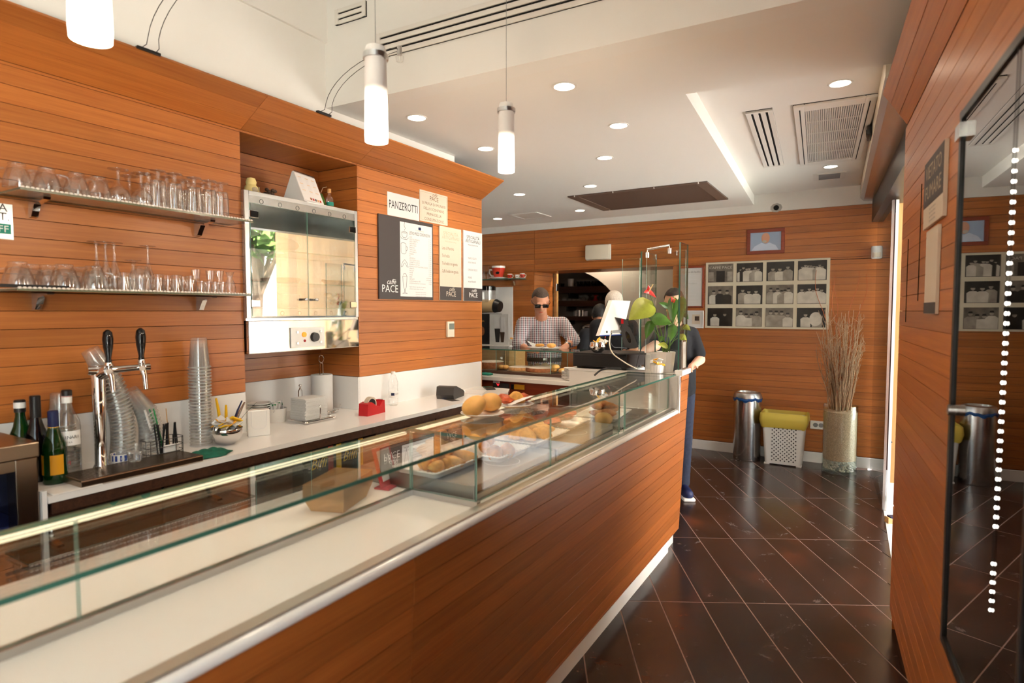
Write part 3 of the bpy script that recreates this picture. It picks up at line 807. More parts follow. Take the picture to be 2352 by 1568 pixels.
# slot diffuser on the bulkhead (high, long)
def slot_vent(name, label, M4, w, h, nslots, seg):
    t = thing(name, label, 'air vent', mtx=M4)
    mb = MB(); mb.box((0, 0, 0.004), (w, h, 0.008)); mb.build('backing', 'slot_dark', t, smooth=False)
    bar = h / (nslots * 2 + 1) * 1.25; slot = (h - bar * (nslots + 1)) / nslots
    y = -h / 2
    for k in range(nslots + 1):
        mb = MB(); mb.box((0, y + bar / 2, 0.009), (w, bar, 0.012), bev=0.001); mb.build('slat', 'grille_white', t, smooth=False); y += bar + slot
    for s_ in (-1, 1):
        mb = MB(); mb.box((s_ * (w / 2 - 0.012), 0, 0.0095), (0.024, h, 0.013)); mb.build('end_piece', 'grille_white', t, smooth=False)
    for k in range(1, seg):
        mb = MB(); mb.box((-w / 2 + w * k / seg, 0, 0.006), (0.004, h * 0.96, 0.008)); mb.build('divider', 'dark_grey', t, smooth=False)
    return t
bu = Vector((3.24, 0.117, 0)).normalized(); bn = Vector((bu.y, -bu.x, 0))
pb = Vector((-1.41, 2.386 + (2.64 - 1.41) / 3.24 * 0.117, 2.974))
slot_vent('air_slot_vent', 'long white slotted air vent high on the bulkhead', frame(bu, (0, 0, 1), bn, pb), 1.69, 0.125, 3, 24)
pb = Vector((-2.44, 2.386 + 0.2 / 3.24 * 0.117, 3.19))
slot_vent('air_slot_vent', 'upper end of a second slotted vent above the long one', frame(bu, (0, 0, 1), bn, pb), 0.22, 0.08, 2, 3)
# slot vent in the ceiling recess
c4 = [pz(x, y, ZR) for x, y in ((1711, 256), (1775, 247), (1800, 377), (1756, 381))]
cc = (c4[0] + c4[1] + c4[2] + c4[3]) / 4; ul = ((c4[2] + c4[3]) - (c4[0] + c4[1])).normalized()
slot_vent('ceiling_slot_vent', 'white ceiling vent with three dark slots in the recess', frame(ul, Vector((0, 0, -1)).cross(ul), (0, 0, -1), cc), 1.57, 0.155, 3, 3)
# big air conditioning grille
c4 = [pz(x, y, ZR) for x, y in ((1821, 240), (2018, 214), (1975, 365), (1838, 374))]
cc = (c4[0] + c4[1] + c4[2] + c4[3]) / 4; ul = ((c4[2] + c4[3]) - (c4[0] + c4[1])).normalized()
g = thing('air_conditioning_grille', 'large white louvred air conditioning panel in the ceiling recess', 'air vent', mtx=frame(ul, Vector((0, 0, -1)).cross(ul), (0, 0, -1), cc))
gw, gh = 1.62, 0.44
vd = Vector((0, 0, -1)).cross(ul)
mb = MB(); mb.box((0, 0, 0.003), (gw, gh, 0.006)); mb.build('backing', 'slot_dark', g, smooth=False)
for (x0, y0, w_, h_) in ((0, gh / 2 - 0.03, gw, 0.06), (0, -gh / 2 + 0.03, gw, 0.06), (gw / 2 - 0.05, 0, 0.10, gh - 0.12), (-gw / 2 + 0.05, 0, 0.10, gh - 0.12)):
    mb = MB(); mb.box((x0, y0, 0.010), (w_, h_, 0.02), bev=0.003); mb.build('frame_side', 'grille_white', g, smooth=False)
for s_ in (-1, 1):
    mb = MB(); mb.box((0, s_ * (gh / 2 - 0.034), 0.0205), (gw - 0.12, 0.006, 0.002)); mb.build('gap_line', 'slot_dark', g, smooth=False)
for k in range(26):
    y = -gh / 2 + 0.068 + k * (gh - 0.136) / 25
    mb = MB(); mb.box((0, y, 0.012), (gw - 0.2, 0.0062, 0.010), rot=Matrix.Rotation(0.5, 3, 'X')); mb.build('louvre', 'grille_white', g, smooth=False)
for k in range(1, 5):
    mb = MB(); mb.box((-gw / 2 + 0.1 + (gw - 0.2) * k / 5, 0, 0.009), (0.006, gh - 0.13, 0.006)); mb.build('crossbar', 'grille_white', g, smooth=False)
# brown return-air grille
c4 = [pz(x, y, ZL) for x, y in ((1301, 450), (1627, 416), (1674, 456), (1384, 481))]
g = thing('return_air_grille', 'large brown framed return air grille in the low ceiling', 'air vent', (-1.90, 5.87, ZL))
gw, gh = 1.35, 0.94
mb = MB(); mb.box((0, 0, -0.002), (gw, gh, 0.004)); mb.build('backing', 'dark_grey', g, smooth=False)
for (x0, y0, w_, h_) in ((0, gh / 2 - 0.02, gw, 0.04), (0, -gh / 2 + 0.02, gw, 0.04), (gw / 2 - 0.05, 0, 0.10, gh - 0.08), (-gw / 2 + 0.05, 0, 0.10, gh - 0.08)):
    mb = MB(); mb.box((x0, y0, -0.007), (w_, h_, 0.012), bev=0.002); mb.build('frame_side', 'brown_plate', g, smooth=False)
for k in range(40):
    mb = MB(); mb.box((0, -gh / 2 + 0.05 + k * (gh - 0.1) / 39, -0.006), (gw - 0.2, 0.012, 0.006)); mb.build('slat', 'brown_plate', g, smooth=False)
for x in (-0.6, -0.2, 0.2, 0.6):
    for s_ in (-1, 1):
        mb = MB(); mb.cyl((x, s_ * (gh / 2 - 0.004), -0.002), (x, s_ * (gh / 2 - 0.004), -0.016), 0.006, n=8); mb.build('clip', 'white_plastic', g)
# small hatches
for nm, lab, px, py, z, w_, d_ in (('ceiling_hatch', 'small square ceiling hatch beyond the man in the checked shirt', 1216, 495, ZL, 0.36, 0.36), ('ceiling_hatch', 'small framed ceiling hatch beyond the air conditioning panel', 1905, 404, ZR, 0.22, 0.28)):
    q = pz(px, py, z); g = thing(nm, lab, 'hatch', (q.x, q.y, z), rz=0.06 if z == ZR else 0.0)
    for (x0, y0, a, b) in ((0, d_ / 2, w_, 0.025), (0, -d_ / 2, w_, 0.025), (w_ / 2, 0, 0.025, d_), (-w_ / 2, 0, 0.025, d_)):
        mb = MB(); mb.box((x0, y0, -0.004), (a + 0.02, b, 0.008)); mb.build('frame_side', 'grille_white', g, smooth=False)
    mb = MB(); mb.box((0, 0, -0.002), (w_, d_, 0.004)); mb.build('panel', 'mid_grey' if z == ZR else 'grille_white', g, smooth=False)
# pipe hole in the plaster over the back wall
q = pY(1783, 477, YB)
t = thing('wall_hole', 'dark ragged hole in the white plaster above the wood back wall', 'hole', (q.x, YB - 0.001, q.z))
mb = MB(); mb.lathe([(0, 0), (0.028, 0.001)], 9, mat=Matrix.Rotation(math.pi / 2, 4, 'X')); mb.build('opening', 'slot_dark', t)
mb = MB(); mb.lathe([(0.028, 0.0005), (0.055, 0.0008), (0.06, 0)], 9, mat=Matrix.Rotation(math.pi / 2, 4, 'X'), sq=0.8); mb.build('crumbled_edge', 'plaster_grey', t)

# ================================================================== MAIN BAR COUNTER
ZT, ZG = 0.945, 1.175            # work surface, glass top
XT, XG0, XG1 = -1.015, -1.035, -1.36
YE = 3.99                        # far end of the wood front
YN = -1.6
bar = thing('bar_counter', 'long bar counter with leaning wood plank front, white rim and glass topped case', 'counter')
lean = Vector((0.055, 0, 1.074)).normalized()
def fx(z): return -1.055 + 0.055 * (z - 0.1) / 1.074
mb = MB()
mb.prism([(fx(0.1) - 0.014, 0.1), (fx(0.925) - 0.014, 0.925), (-1.70, 0.925), (-1.70, 0.0), (-1.09, 0.0), (-1.09, 0.1)], YN, 3.74, 'y')
mb.build('carcass', 'groove', bar, smooth=False)
mb = MB(); mb.prism([(fx(0.1) - 0.014, 0.1), (fx(1.165) - 0.014, 1.174), (-1.36, 1.174), (-1.36, 0.0), (-1.09, 0.0), (-1.09, 0.1)], 3.80, YE - 0.01, 'y')
mb.build('end_block', 'white_laminate', bar, smooth=False)
nfr = Vector((lean.z, 0, -lean.x))
for (a, b) in ((YN, 1.195), (1.198, YE)):
    planks(bar, (fx(0.1), a, 0.1), (0, 1, 0), lean, nfr, b - a, 0.0, 0.826, ref=0.012, mt='wood_counter', name='front_plank')
planks(bar, (fx(0.1), 3.80, 0.1), (0, 1, 0), lean, nfr, YE - 3.80, 0.826, 1.06, ref=0.012, mt='wood_counter', name='front_plank')
mb = MB(); mb.bb(-1.09, -1.072, YN, 3.80, 0.0, 0.098); mb.build('kick_plate', 'white_paint', bar, smooth=False)
mb = MB(); mb.tube([(-1.018, YN, 0.938), (-1.018, 3.765, 0.938)], 0.014, 14); mb.build('rim', 'white_gloss', bar)
mb = MB(); mb.bb(-1.055, -1.02, YN, 3.755, 0.925, 0.958); mb.build('rim_rail', 'steel_brushed', bar, smooth=False)
mb = MB(); mb.bb(-1.012, -1.000, 3.755, 3.772, 0.93, 1.17); mb.build('rim_upright', 'white_gloss', bar, smooth=False)
mb = MB(); mb.bb(-1.70, -1.05, YN, 3.76, 0.925, ZT); mb.build('work_surface', 'white_laminate', bar, smooth=False)
mb = MB(); mb.bb(-1.36, -1.015, 3.755, 3.775, ZT, 1.168); mb.build('case_end_panel', 'white_laminate', bar, smooth=False)
mb = MB(); mb.bb(-1.352, -1.328, YN, 1.565, ZT, ZT + 0.018); mb.build('glass_rail', 'steel_brushed', bar, smooth=False)
mb = MB(); mb.bb(-1.352, -1.06, 1.558, 1.578, ZT, ZT + 0.018); mb.build('glass_rail', 'steel_brushed', bar, smooth=False)
# the wooden end post with white cap
mb = MB(); mb.bb(-1.045, -0.992, 3.795, 4.0, 1.166, 1.20, bev=0.004); mb.build('post_cap', 'white_gloss', bar, smooth=False)

def glass_sheet(name, mb_dims, parent, edge_faces='all', mt='case_glass', edge='glass_edge'):
    x0, x1, y0, y1, z0, z1 = mb_dims
    d = (x1 - x0, y1 - y0, z1 - z0); thin = d.index(min(d))
    mb = MB(); mb.bb(*mb_dims)
    for i, f in enumerate(mb.f):     # faces of bb: -x,+x,-y,+y,-z,+z
        mb.mi[i] = 0 if i // 2 == thin else 1
    return mb.build(name, [mt, edge], parent, smooth=False)
case = bar
glass_sheet('top_pane', (XG1, XG0, YN, 1.563, ZG - 0.010, ZG), case)
glass_sheet('top_pane', (XG1, XG0, 1.566, 3.798, ZG - 0.010, ZG), case)
for (a, b) in ((YN, 0.55), (0.554, 1.562)): glass_sheet('back_pane', (-1.345, -1.337, a, b, ZT + 0.018, ZG - 0.0105), case, edge='glass_edge_pale')
glass_sheet('side_pane', (-1.337, -1.072, 1.563, 1.571, ZT + 0.018, ZG - 0.0105), case, edge='glass_edge_pale')
y1m = pX(1423, 985, -1.07).y; y2m = pX(1436, 985, -1.07).y
for (a, b) in ((1.572, 2.10), (2.103, y1m), (y2m, 3.752)): glass_sheet('front_pane', (-1.076, -1.069, a, b, ZT + 0.013, ZG - 0.0105), case, edge='glass_edge_pale')
glass_sheet('side_pane', (-1.345, -1.077, y1m + 0.002, y1m + 0.009, ZT + 0.001, ZG - 0.0105), case, edge='glass_edge_pale')
glass_sheet('side_pane', (-1.345, -1.077, y2m - 0.009, y2m - 0.002, ZT + 0.001, ZG - 0.0105), case, edge='glass_edge_pale')

mb = MB(); mb.bb(-1.358, -1.346, YN, 1.55, ZG - 0.019, ZG - 0.0105); ls_ = mb.build('light_strip', 'case_led', bar, smooth=False)
mb = MB(); mb.bb(-1.358, -1.346, 1.58, 3.74, ZG - 0.019, ZG - 0.0105); mb.build('light_strip', 'case_led', bar, smooth=False)
# heated tray units under the food
for i, (y0, y1, lab) in enumerate(((1.60, 2.20, 'under the pale croquettes'), (2.22, 2.86, 'under the panzerotti and pizza'), (2.98, 3.6, 'under the breaded rolls'))):
    t = thing('tray_warmer', 'low steel tray warmer in the glass case ' + lab, 'food warmer', (-1.36, (y0 + y1) / 2, ZT))
    w_ = y1 - y0; hh = 0.055 if i < 2 else 0.02
    mb = MB(); mb.box((0, 0, hh / 2 + 0.001), (0.52, w_, hh), bev=0.004); mb.build('body', 'warmer_steel', t, smooth=False)
    mb = MB(); mb.box((0.262, 0, hh * 0.5), (0.003, w_ * 0.96, 0.006)); mb.build('front_groove', 'dark_grey', t, smooth=False)
    mb = MB(); mb.lathe([(0, 0.0), (0.07, 0.0), (0.072, 0.002), (0.068, 0.003)], 24, (0.17, 0.02, hh)); mb.build('round_cap', 'steel_brushed', t)
# ================================================================== BACK COUNTER AND WHAT STANDS ON IT
ZC = 0.968
XC = -2.295
ct = thing('back_counter', 'white topped back counter with dark wood cupboards along the wood wall', 'counter')
e1, e2 = pz(1166, 901, ZC), pz(1140, 886, ZC)
mb = MB(); mb.prism([(-2.681, 0.87), (XC, 0.87), (XC, e1.y), (XC - 0.10, e1.y + 0.19), (-2.681, e1.y + 0.19)], ZC - 0.022, ZC)
mb.bb(-3.02, -2.681, 1.872, 2.644, ZC - 0.022, ZC); mb.build('worktop', 'white_gloss', ct, smooth=False)
mb = MB(); mb.bb(XC - 0.022, XC - 0.004, 0.88, e1.y - 0.01, ZC - 0.062, ZC - 0.023); mb.build('edge_band', 'wood_dark', ct, smooth=False)
for (y0, y1) in ((0.88, 1.25), (1.26, 1.86), (2.42, 2.95), (2.96, e1.y - 0.02)):
    mb = MB(); mb.bb(-2.62, XC - 0.03, y0, y1, 0.08, ZC - 0.063, bev=0.003); mb.build('cupboard_door', 'wood_dark', ct, smooth=False)
mb = MB(); mb.bb(-2.67, -2.63, 0.88, e1.y, 0.0, ZC - 0.03); mb.build('back_panel', 'dark_grey', ct, smooth=False)
mb = MB(); mb.bb(-2.62, XC - 0.03, 1.865, 2.415, 0.62, 0.64); mb.build('open_shelf', 'wood_dark', ct, smooth=False)
mb = MB(); mb.bb(-2.62, XC - 0.06, 0.88, e1.y - 0.02, 0.0, 0.08); mb.build('plinth', 'black_plastic', ct, smooth=False)
# cartons in the open bay
for k, (y, c1, lab) in enumerate(((2.03, 'red_matte', 'black and red carton with yellow lettering under the back counter'), (2.24, 'yellow', 'black and yellow carton with yellow lettering under the back counter'))):
    t = thing('carton', lab, 'box', (-2.44, y, 0.6405))
    mb = MB(); mb.box((0, 0, 0.125), (0.2, 0.19, 0.25), bev=0.002); mb.build('body', 'black_plastic', t, smooth=False)
    for s_ in (-1, 1):
        mb = MB(); mb.box((0.1005, s_ * 0.078, 0.125), (0.002, 0.034, 0.249)); mb.build('side_band', c1 if s_ > 0 or k == 1 else 'black_plastic', t, smooth=False)
    tx = text('Biffi', 0.075, 'yellow', t, 0.1025, -0.055, 0.15, shear=0.35, width=0.105); tx.rotation_euler = (math.pi / 2, 0, math.pi / 2)
t = thing('serving_tray', 'dark oval tray lying in the open bay of the back counter', 'tray', (-2.45, 2.36, 0.641))
mb = MB(); mb.lathe([(0, 0), (0.03, 0), (0.04, 0.02), (0.042, 0.02), (0.033, 0.0)], 24); mb.build('dish', 'dark_grey', t)

# steel machine at the counter's near end
st = thing('steel_machine', 'steel framed bar machine with dark blue bay beside the green bottles', 'appliance', (-2.50, 0.55, 0))
z1 = 1.155
mb = MB(); mb.bb(-0.18, 0.195, -0.4, 0.305, z1 - 0.05, z1, bev=0.004); mb.build('top', 'bronze_steel', st, smooth=False)
for y0, y1 in ((0.24, 0.30), (-0.4, -0.34)):
    mb = MB(); mb.bb(0.12, 0.19, y0, y1, 0.0, z1 - 0.05, bev=0.003); mb.build('frame_post', 'bronze_steel', st, smooth=False)
mb = MB(); mb.bb(-0.18, -0.165, -0.4, 0.30, 0, z1 - 0.05); mb.bb(-0.165, 0.18, 0.285, 0.30, 0, z1 - 0.05); mb.bb(-0.165, 0.18, -0.4, -0.385, 0, z1 - 0.05); mb.build('casing', 'steel', st, smooth=False)
mb = MB(); mb.bb(-0.16, 0.12, -0.38, 0.283, 0.86, 0.88); mb.bb(-0.164, -0.155, -0.38, 0.283, 0.88, z1 - 0.05); mb.build('bay', 'navy', st, smooth=False)
mb = MB(); mb.bb(0.15, 0.19, -0.34, 0.24, z1 - 0.085, z1 - 0.051); mb.build('frame_rail', 'bronze_steel', st, smooth=False)

mb = MB(); mb.bb(0.175, 0.2, 0.304, 0.318, 0.3, ZC + 0.02); mb.build('side_strip', 'white_gloss', st, smooth=False)
def cpos(px, py, z=ZC): return pz(px, py, z)
# ---- bottles
def bottle(name, label, px, py, prof, mt, capmt, caph, lab=None, scale=1.0, xyz=None, cap_r=None):
    q = xyz if xyz else cpos(px, py)
    t = thing(name, label, 'bottle', (q[0], q[1], q[2]))
    mb = MB(); mb.lathe([(r * scale, z * scale) for r, z in prof], 24); mb.build('glass_body', mt, t)
    rn, zn = prof[-1]
    mb = MB(); cr = cap_r or rn * 1.12
    mb.lathe([(cr * scale, (zn - caph) * scale), (cr * scale, (zn + 0.006) * scale), (cr * 0.85 * scale, (zn + 0.009) * scale), (0, (zn + 0.009) * scale)], 18); mb.build('cap', capmt, t)
    return t
WINE = [(0, 0.001), (0.036, 0.001), (0.039, 0.006), (0.039, 0.13), (0.036, 0.16), (0.024, 0.195), (0.0165, 0.225), (0.0145, 0.26), (0.0148, 0.30)]
def wrap_label(t, mt, r, z0, z1, a0, a1, name='label_print'):
    mb = MB(); n = 14
    vs = []; 
    for k in range(n + 1):
        a = a0 + (a1 - a0) * k / n
        vs += [(r * math.cos(a), r * math.sin(a), z0), (r * math.cos(a), r * math.sin(a), z1)]
    mb.add(vs, [(2 * k, 2 * k + 2, 2 * k + 3, 2 * k + 1) for k in range(n)])
    return mb.build(name, mt, t)
b1 = pX(44, 900, -2.60)
t = bottle('wine_bottle', 'round shouldered green bottle with cream neck band behind the steel machine', 0, 0, [(0, .001), (.044, .001), (.048, .01), (.048, .10), (.040, .15), (.022, .20), (.015, .235), (.0145, .285)], 'green_glass', 'black_plastic', 0.035, xyz=(-2.60, b1.y, ZC), cap_r=0.0175)
wrap_label(t, 'label_white', 0.0182, 0.265, 0.286, -math.pi, math.pi)
b1 = pX(78, 900, -2.56)
t = bottle('wine_bottle', 'dark wine bottle with black foil between two green bottles', 0, 0, WINE, 'dark_glass', 'black_plastic', 0.07, xyz=(-2.555, b1.y, ZC), cap_r=0.0165)
q = cpos(128, 1108)
t = bottle('liqueur_bottle', 'green bottle with yellow label and navy neck at the white counter edge', 0, 0, [(0, .001), (.034, .001), (.037, .006), (.036, .02), (.037, .03), (.037, .115), (.035, .14), (.021, .18), (.0145, .21), (.0145, .25)], 'green_glass', 'navy', 0.05, xyz=(q.x - 0.0, q.y, ZC), cap_r=0.0165)
wrap_label(t, 'label_yellow', 0.0376, 0.035, 0.105, -0.75, 0.35); wrap_label(t, 'label_yellow', 0.0376, 0.035, 0.105, -2.2, -1.35); wrap_label(t, 'yellow', 0.0168, 0.195, 0.202, -math.pi, math.pi)
q = pX(160, 1087, -2.50)
t = thing('liqueur_bottle', 'clear liqueur bottle lettered MOLINARI with black cap beside the beer tap', 'bottle', (-2.50, q.y, ZC))
mp = [(0, .001), (.036, .001), (.039, .006), (.039, .19), (.037, .21), (.020, .25), (.015, .27), (.0145, .305)]
mb = MB(); mb.lathe(mp, 24); mb.build('glass_body', 'ware_glass', t)
mb = MB(); mb.lathe([(0, 0.003), (.0365, 0.003), (.0365, .105), (0, .105)], 20); mb.build('drink', 'liquid_clear', t)
mb = MB(); mb.lathe([(.0165, .303), (.0165, .322), (.012, .325), (0, .325)], 18); mb.build('cap', 'black_plastic', t)
wrap_label(t, 'label_white', 0.0162, 0.277, 0.303, -math.pi, math.pi, 'neck_label'); wrap_label(t, 'label_white', 0.0398, 0.125, 0.178, -1.7, 0.75)
wrap_label(t, 'red_matte', 0.0164, 0.300, 0.302, -math.pi, math.pi, 'neck_line')
ang = -0.46
def curved_text(parent, s, size, mt, r, z, a_c, spread, name='lettering'):
    n = len(s)
    for k, ch in enumerate(s):
        a = a_c + (k - (n - 1) / 2) * spread / max(1, n - 1)
        o = text(ch, size, mt, parent, r * math.cos(a), r * math.sin(a), z, align='CENTER', name=name)
        o.matrix_local = frame((-math.sin(a), math.cos(a), 0), (0, 0, 1), (math.cos(a), math.sin(a), 0), (r * math.cos(a), r * math.sin(a), z))
curved_text(t, 'MOLINARI', 0.0165, 'ink', 0.0403, 0.150, ang, 1.75); curved_text(t, 'EXTRA', 0.009, 'ink_grey', 0.0403, 0.134, ang, 0.6)
curved_text(t, 'M', 0.022, 'red_matte', 0.0403, 0.055, ang, 0.1)

# ---- nested plastic cup stacks
cup_me = None
def cup_mesh():
    mb = MB(); mb.lathe([(0, 0.0), (0.0245, 0.0), (0.034, 0.098), (0.0362, 0.099), (0.0362, 0.102), (0.0345, 0.102), (0.0332, 0.098), (0.024, 0.0015)], 20)
    for i in range(len(mb.mi)): mb.mi[i] = 1 if 2 <= i // 20 <= 4 else 0
    return mb.mesh('plastic_cup', ['cup_plastic', 'cup_rim'])
cup_me = cup_mesh()
def stack(px, py, n, pitch, lab, grp, X=None, bend=(0, 0), s=1.0, inv=True, x0y0=None):
    q = x0y0 or (pX(px, py, X) if X else cpos(px, py))
    for k in range(n):
        o = meshobj('plastic_cup', cup_me, None); tag(o, lab if 0 < k < n - 1 else ('lowest ' if k == 0 else 'topmost ') + lab, 'cup', grp)
        t_ = k / max(1, n - 1); off = (bend[0] * t_ * t_, bend[1] * t_ * t_)
        ty = math.atan2(bend[0] * 2 * t_, n * pitch * s) if n > 1 else 0
        tx = -math.atan2(bend[1] * 2 * t_, n * pitch * s) if n > 1 else 0
        z = ZC + 0.0005 + k * pitch * s
        if inv:
            o.rotation_euler = (math.pi + tx, ty, 0); o.location = (q[0] + off[0], q[1] + off[1], z + 0.102 * s)
        else:
            o.rotation_euler = (tx, ty, 0); o.location = (q[0] + off[0], q[1] + off[1], z)
        o.scale = (s, s, s)
stack(463, 1022, 26, 0.0107, 'clear plastic cup in the tall straight stack by the chrome bowl', 'cups in the tall straight stack', s=1.33)
stack(142, 1000, 14, 0.0107, 'clear plastic cup in the stack behind the MOLINARI bottle', 'cups stacked behind the liqueur bottle', X=-2.625, s=1.25)
stack(276, 1010, 26, 0.0107, 'clear plastic cup in the leaning stack behind the beer tap', 'cups in the leaning stack', X=-2.58, bend=(-0.02, -0.09), s=1.25)
stack(338, 1020, 15, 0.0107, 'clear plastic cup in the short stack beside the wire basket', 'cups in the short stack', X=-2.56, bend=(-0.0, -0.06), s=1.15)

# ---- beer tap
q = pX(232, 1042, -2.50)
bt = thing('beer_tap', 'chrome beer tower with two black tap handles', 'beer tap', (-2.50, q.y, ZC))
ztap = pX(250, 848, -2.45).z - ZC
mb = MB(); mb.lathe([(0, 0), (0.048, 0), (0.048, 0.004), (0.03, 0.012), (0.021, 0.03), (0.019, 0.12), (0.021, 0.2), (0.024, ztap - 0.01), (0.018, ztap + 0.012), (0, ztap + 0.016)], 24); mb.build('column', 'chrome', bt)
ya = pX(250, 848, -2.45).y - q.y; yb2 = pX(325, 845, -2.435).y - q.y
mb = MB(); mb.tube([(0.0, ya - 0.05, ztap - 0.004), (0.01, ya, ztap - 0.006), (0.035, ya + 0.03, ztap - 0.004), (0.06, yb2 - 0.02, ztap), (0.065, yb2 + 0.03, ztap)], [0.016, 0.021, 0.014, 0.012, 0.014], 16); mb.build('crossbar', 'chrome', bt)
mb = MB(); mb.tube([(-0.0, 0, ztap - 0.03), (0.03, ya * 0.6, ztap - 0.01), (0.045, ya, ztap - 0.005)], [0.02, 0.022, 0.02], 14); mb.build('elbow', 'chrome', bt)
for (yy, xx, dz) in ((ya, 0.05, 0.0), (yb2, 0.066, 0.004)):
    mb = MB(); mb.lathe([(0, .022), (.011, .022), (.0105, .034), (.009, .04), (.0165, .085), (.0185, .115), (.015, .14), (.006, .149), (0, .15)], 18, (xx, yy, ztap + dz)); hnd = mb.build('tap_handle', 'black_gloss', bt)
    mb = MB(); mb.lathe([(.010, .0), (.0135, .008), (.0125, .016), (.009, .024)], 16, (xx, yy, ztap + dz + .006)); mb.build('collar', 'chrome', hnd)
    mb = MB(); mb.tube([(xx, yy, ztap + dz), (xx + 0.012, yy + 0.004, ztap - 0.03), (xx + 0.015, yy + 0.006, ztap - 0.085)], [0.013, 0.0095, 0.0075], 14); mb.build('spout', 'chrome', bt)
    mb = MB(); mb.cyl((xx, yy, ztap + dz), (xx + 0.028, yy - 0.012, ztap + dz - 0.006), 0.010, n=14); mb.build('valve_knob', 'chrome', bt)

# drip tray with a half full cup
t4 = [cpos(163, 1085), cpos(225, 1107), cpos(414, 1052), cpos(350, 1036)]
ctr = (t4[0] + t4[1] + t4[2] + t4[3]) / 4
dt = thing('drip_tray', 'dark steel drip tray with perforated top in front of the beer tap', 'tray', (-2.385, ctr.y - 0.03, ZC))
ln, wd = 0.44, 0.165
mb = MB(); mb.bb(-wd / 2, wd / 2, -ln / 2, ln / 2, 0.0005, 0.026, bev=0.004); mb.build('pan', 'bronze_steel', dt, smooth=False)
mb = MB(); mb.bb(-wd / 2 + 0.008, wd / 2 - 0.008, -ln / 2 + 0.008, ln / 2 - 0.008, 0.026, 0.0265); mb.build('dark_mesh', 'dark_grey', dt, smooth=False)
mb = MB()
for k in range(44): mb.box((0, -ln / 2 + 0.01 + k * (ln - 0.02) / 43, 0.0275), (wd - 0.016, 0.0022, 0.0015))
for k in range(16): mb.box((-wd / 2 + 0.01 + k * (wd - 0.02) / 15, 0, 0.0275), (0.0022, ln - 0.016, 0.0015))
mb.build('perforated_grid', 'bronze_steel', dt, smooth=False)['kind'] = 'stuff'
cq = pz(310, 1058, ZC + 0.0285)
t = thing('water_cup', 'clear plastic cup half full of water standing on the drip tray', 'cup', (cq.x, cq.y, ZC + 0.0285))
mb = MB(); mb.lathe([(0, 0.0), (0.023, 0.0), (0.0315, 0.062), (0.0325, 0.0625), (0.0325, 0.064), (0.031, 0.063), (0.0225, 0.001)], 22); mb.build('cup_wall', 'clear_plastic', t)
mb = MB(); mb.lathe([(0, 0.0015), (0.0224, 0.0015), (0.0265, 0.034), (0, 0.034)], 22); mb.build('water', 'liquid_clear', t)
mb = MB(); mb.bb(-0.05, 0.05, -0.075, 0.075, 0.0003, 0.004, bev=0.002)
mo = tag(mb.build('drainer_mat', 'white_plastic', None, (-2.345, cpos(150, 1115).y + 0.0, ZC), smooth=False), 'white ribbed mat under the green liqueur bottle', 'mat')

# wire basket with straws
q = pX(378, 1040, -2.52)
wb = thing('wire_basket', 'black wire basket on the counter holding straws and napkins', 'basket', (-2.50, q.y - 0.02, ZC))
for z in (0.004, 0.03, 0.055, 0.085):
    pts = [(0.045 * math.copysign(abs(math.cos(a)) ** .5, math.cos(a)), 0.075 * math.copysign(abs(math.sin(a)) ** .5, math.sin(a)), z) for a in [k * 2 * math.pi / 28 for k in range(29)]]
    mb = MB(); mb.tube(pts, 0.0016, 6, cap=False); mb.build('ring_wire', 'dark_grey', wb)
for k in range(12):
    a = k * 2 * math.pi / 12 + 0.2
    mb = MB(); x_, y_ = 0.045 * math.copysign(abs(math.cos(a)) ** .5, math.cos(a)), 0.075 * math.copysign(abs(math.sin(a)) ** .5, math.sin(a)); mb.cyl((x_, y_, 0.003), (x_, y_, 0.086), 0.0016, n=6); mb.build('upright_wire', 'dark_grey', wb)
rnd = random.Random(3)
mb = MB(); mb.cyl((0, 0, 0), (0, 0, 0.14), 0.003, n=8); straw_b = mb.mesh('straw', 'black_plastic')
mb = MB(); mb.cyl((0, 0, 0), (0, 0, 0.21), 0.003, n=8); straw_w = mb.mesh('straw', 'white_plastic'); mb = MB(); mb.cyl((0, 0, 0), (0, 0, 0.21), 0.003, n=8); straw_g = mb.mesh('straw', 'green')
for k in range(14):
    o = meshobj('drinking_straw', straw_b, None, (-2.49 + rnd.uniform(-.02, .02), q.y - 0.01 + rnd.uniform(-.03, .045), ZC + 0.006), (rnd.uniform(-.12, .12), rnd.uniform(-.12, .12), 0))
    tag(o, 'short black drinking straw in the wire basket', 'straw', 'black straws in the basket')
for k in range(9):
    o = meshobj('drinking_straw', straw_w if k % 3 else straw_g, None, (-2.535 + rnd.uniform(-.008, .008), q.y - 0.005 + rnd.uniform(-.012, .012), ZC + 0.006), (rnd.uniform(0.18, .30), rnd.uniform(-.05, .08), 0))
    tag(o, 'long white drinking straw leaning in the wire basket' if k % 3 else 'long green drinking straw leaning in the wire basket', 'straw', 'long straws in the basket')
o = meshobj('wooden_stick', straw_w, None, (-2.53, q.y + 0.03, ZC + 0.006), (0.12, 0.1, 0)); mb = MB(); mb.cyl((0, 0, 0), (0, 0, 0.2), 0.002, n=6); o.data = mb.mesh('stick', 'kraft'); tag(o, 'thin wooden stirring stick in the wire basket', 'stick')
mb = MB(); mb.box((0, 0, 0.03), (0.012, 0.062, 0.045), bev=0.006); tag(mb.build('napkin_fold', 'paper', None, (-2.47, q.y, ZC + 0.006)), 'folded white napkin inside the wire basket', 'napkin')
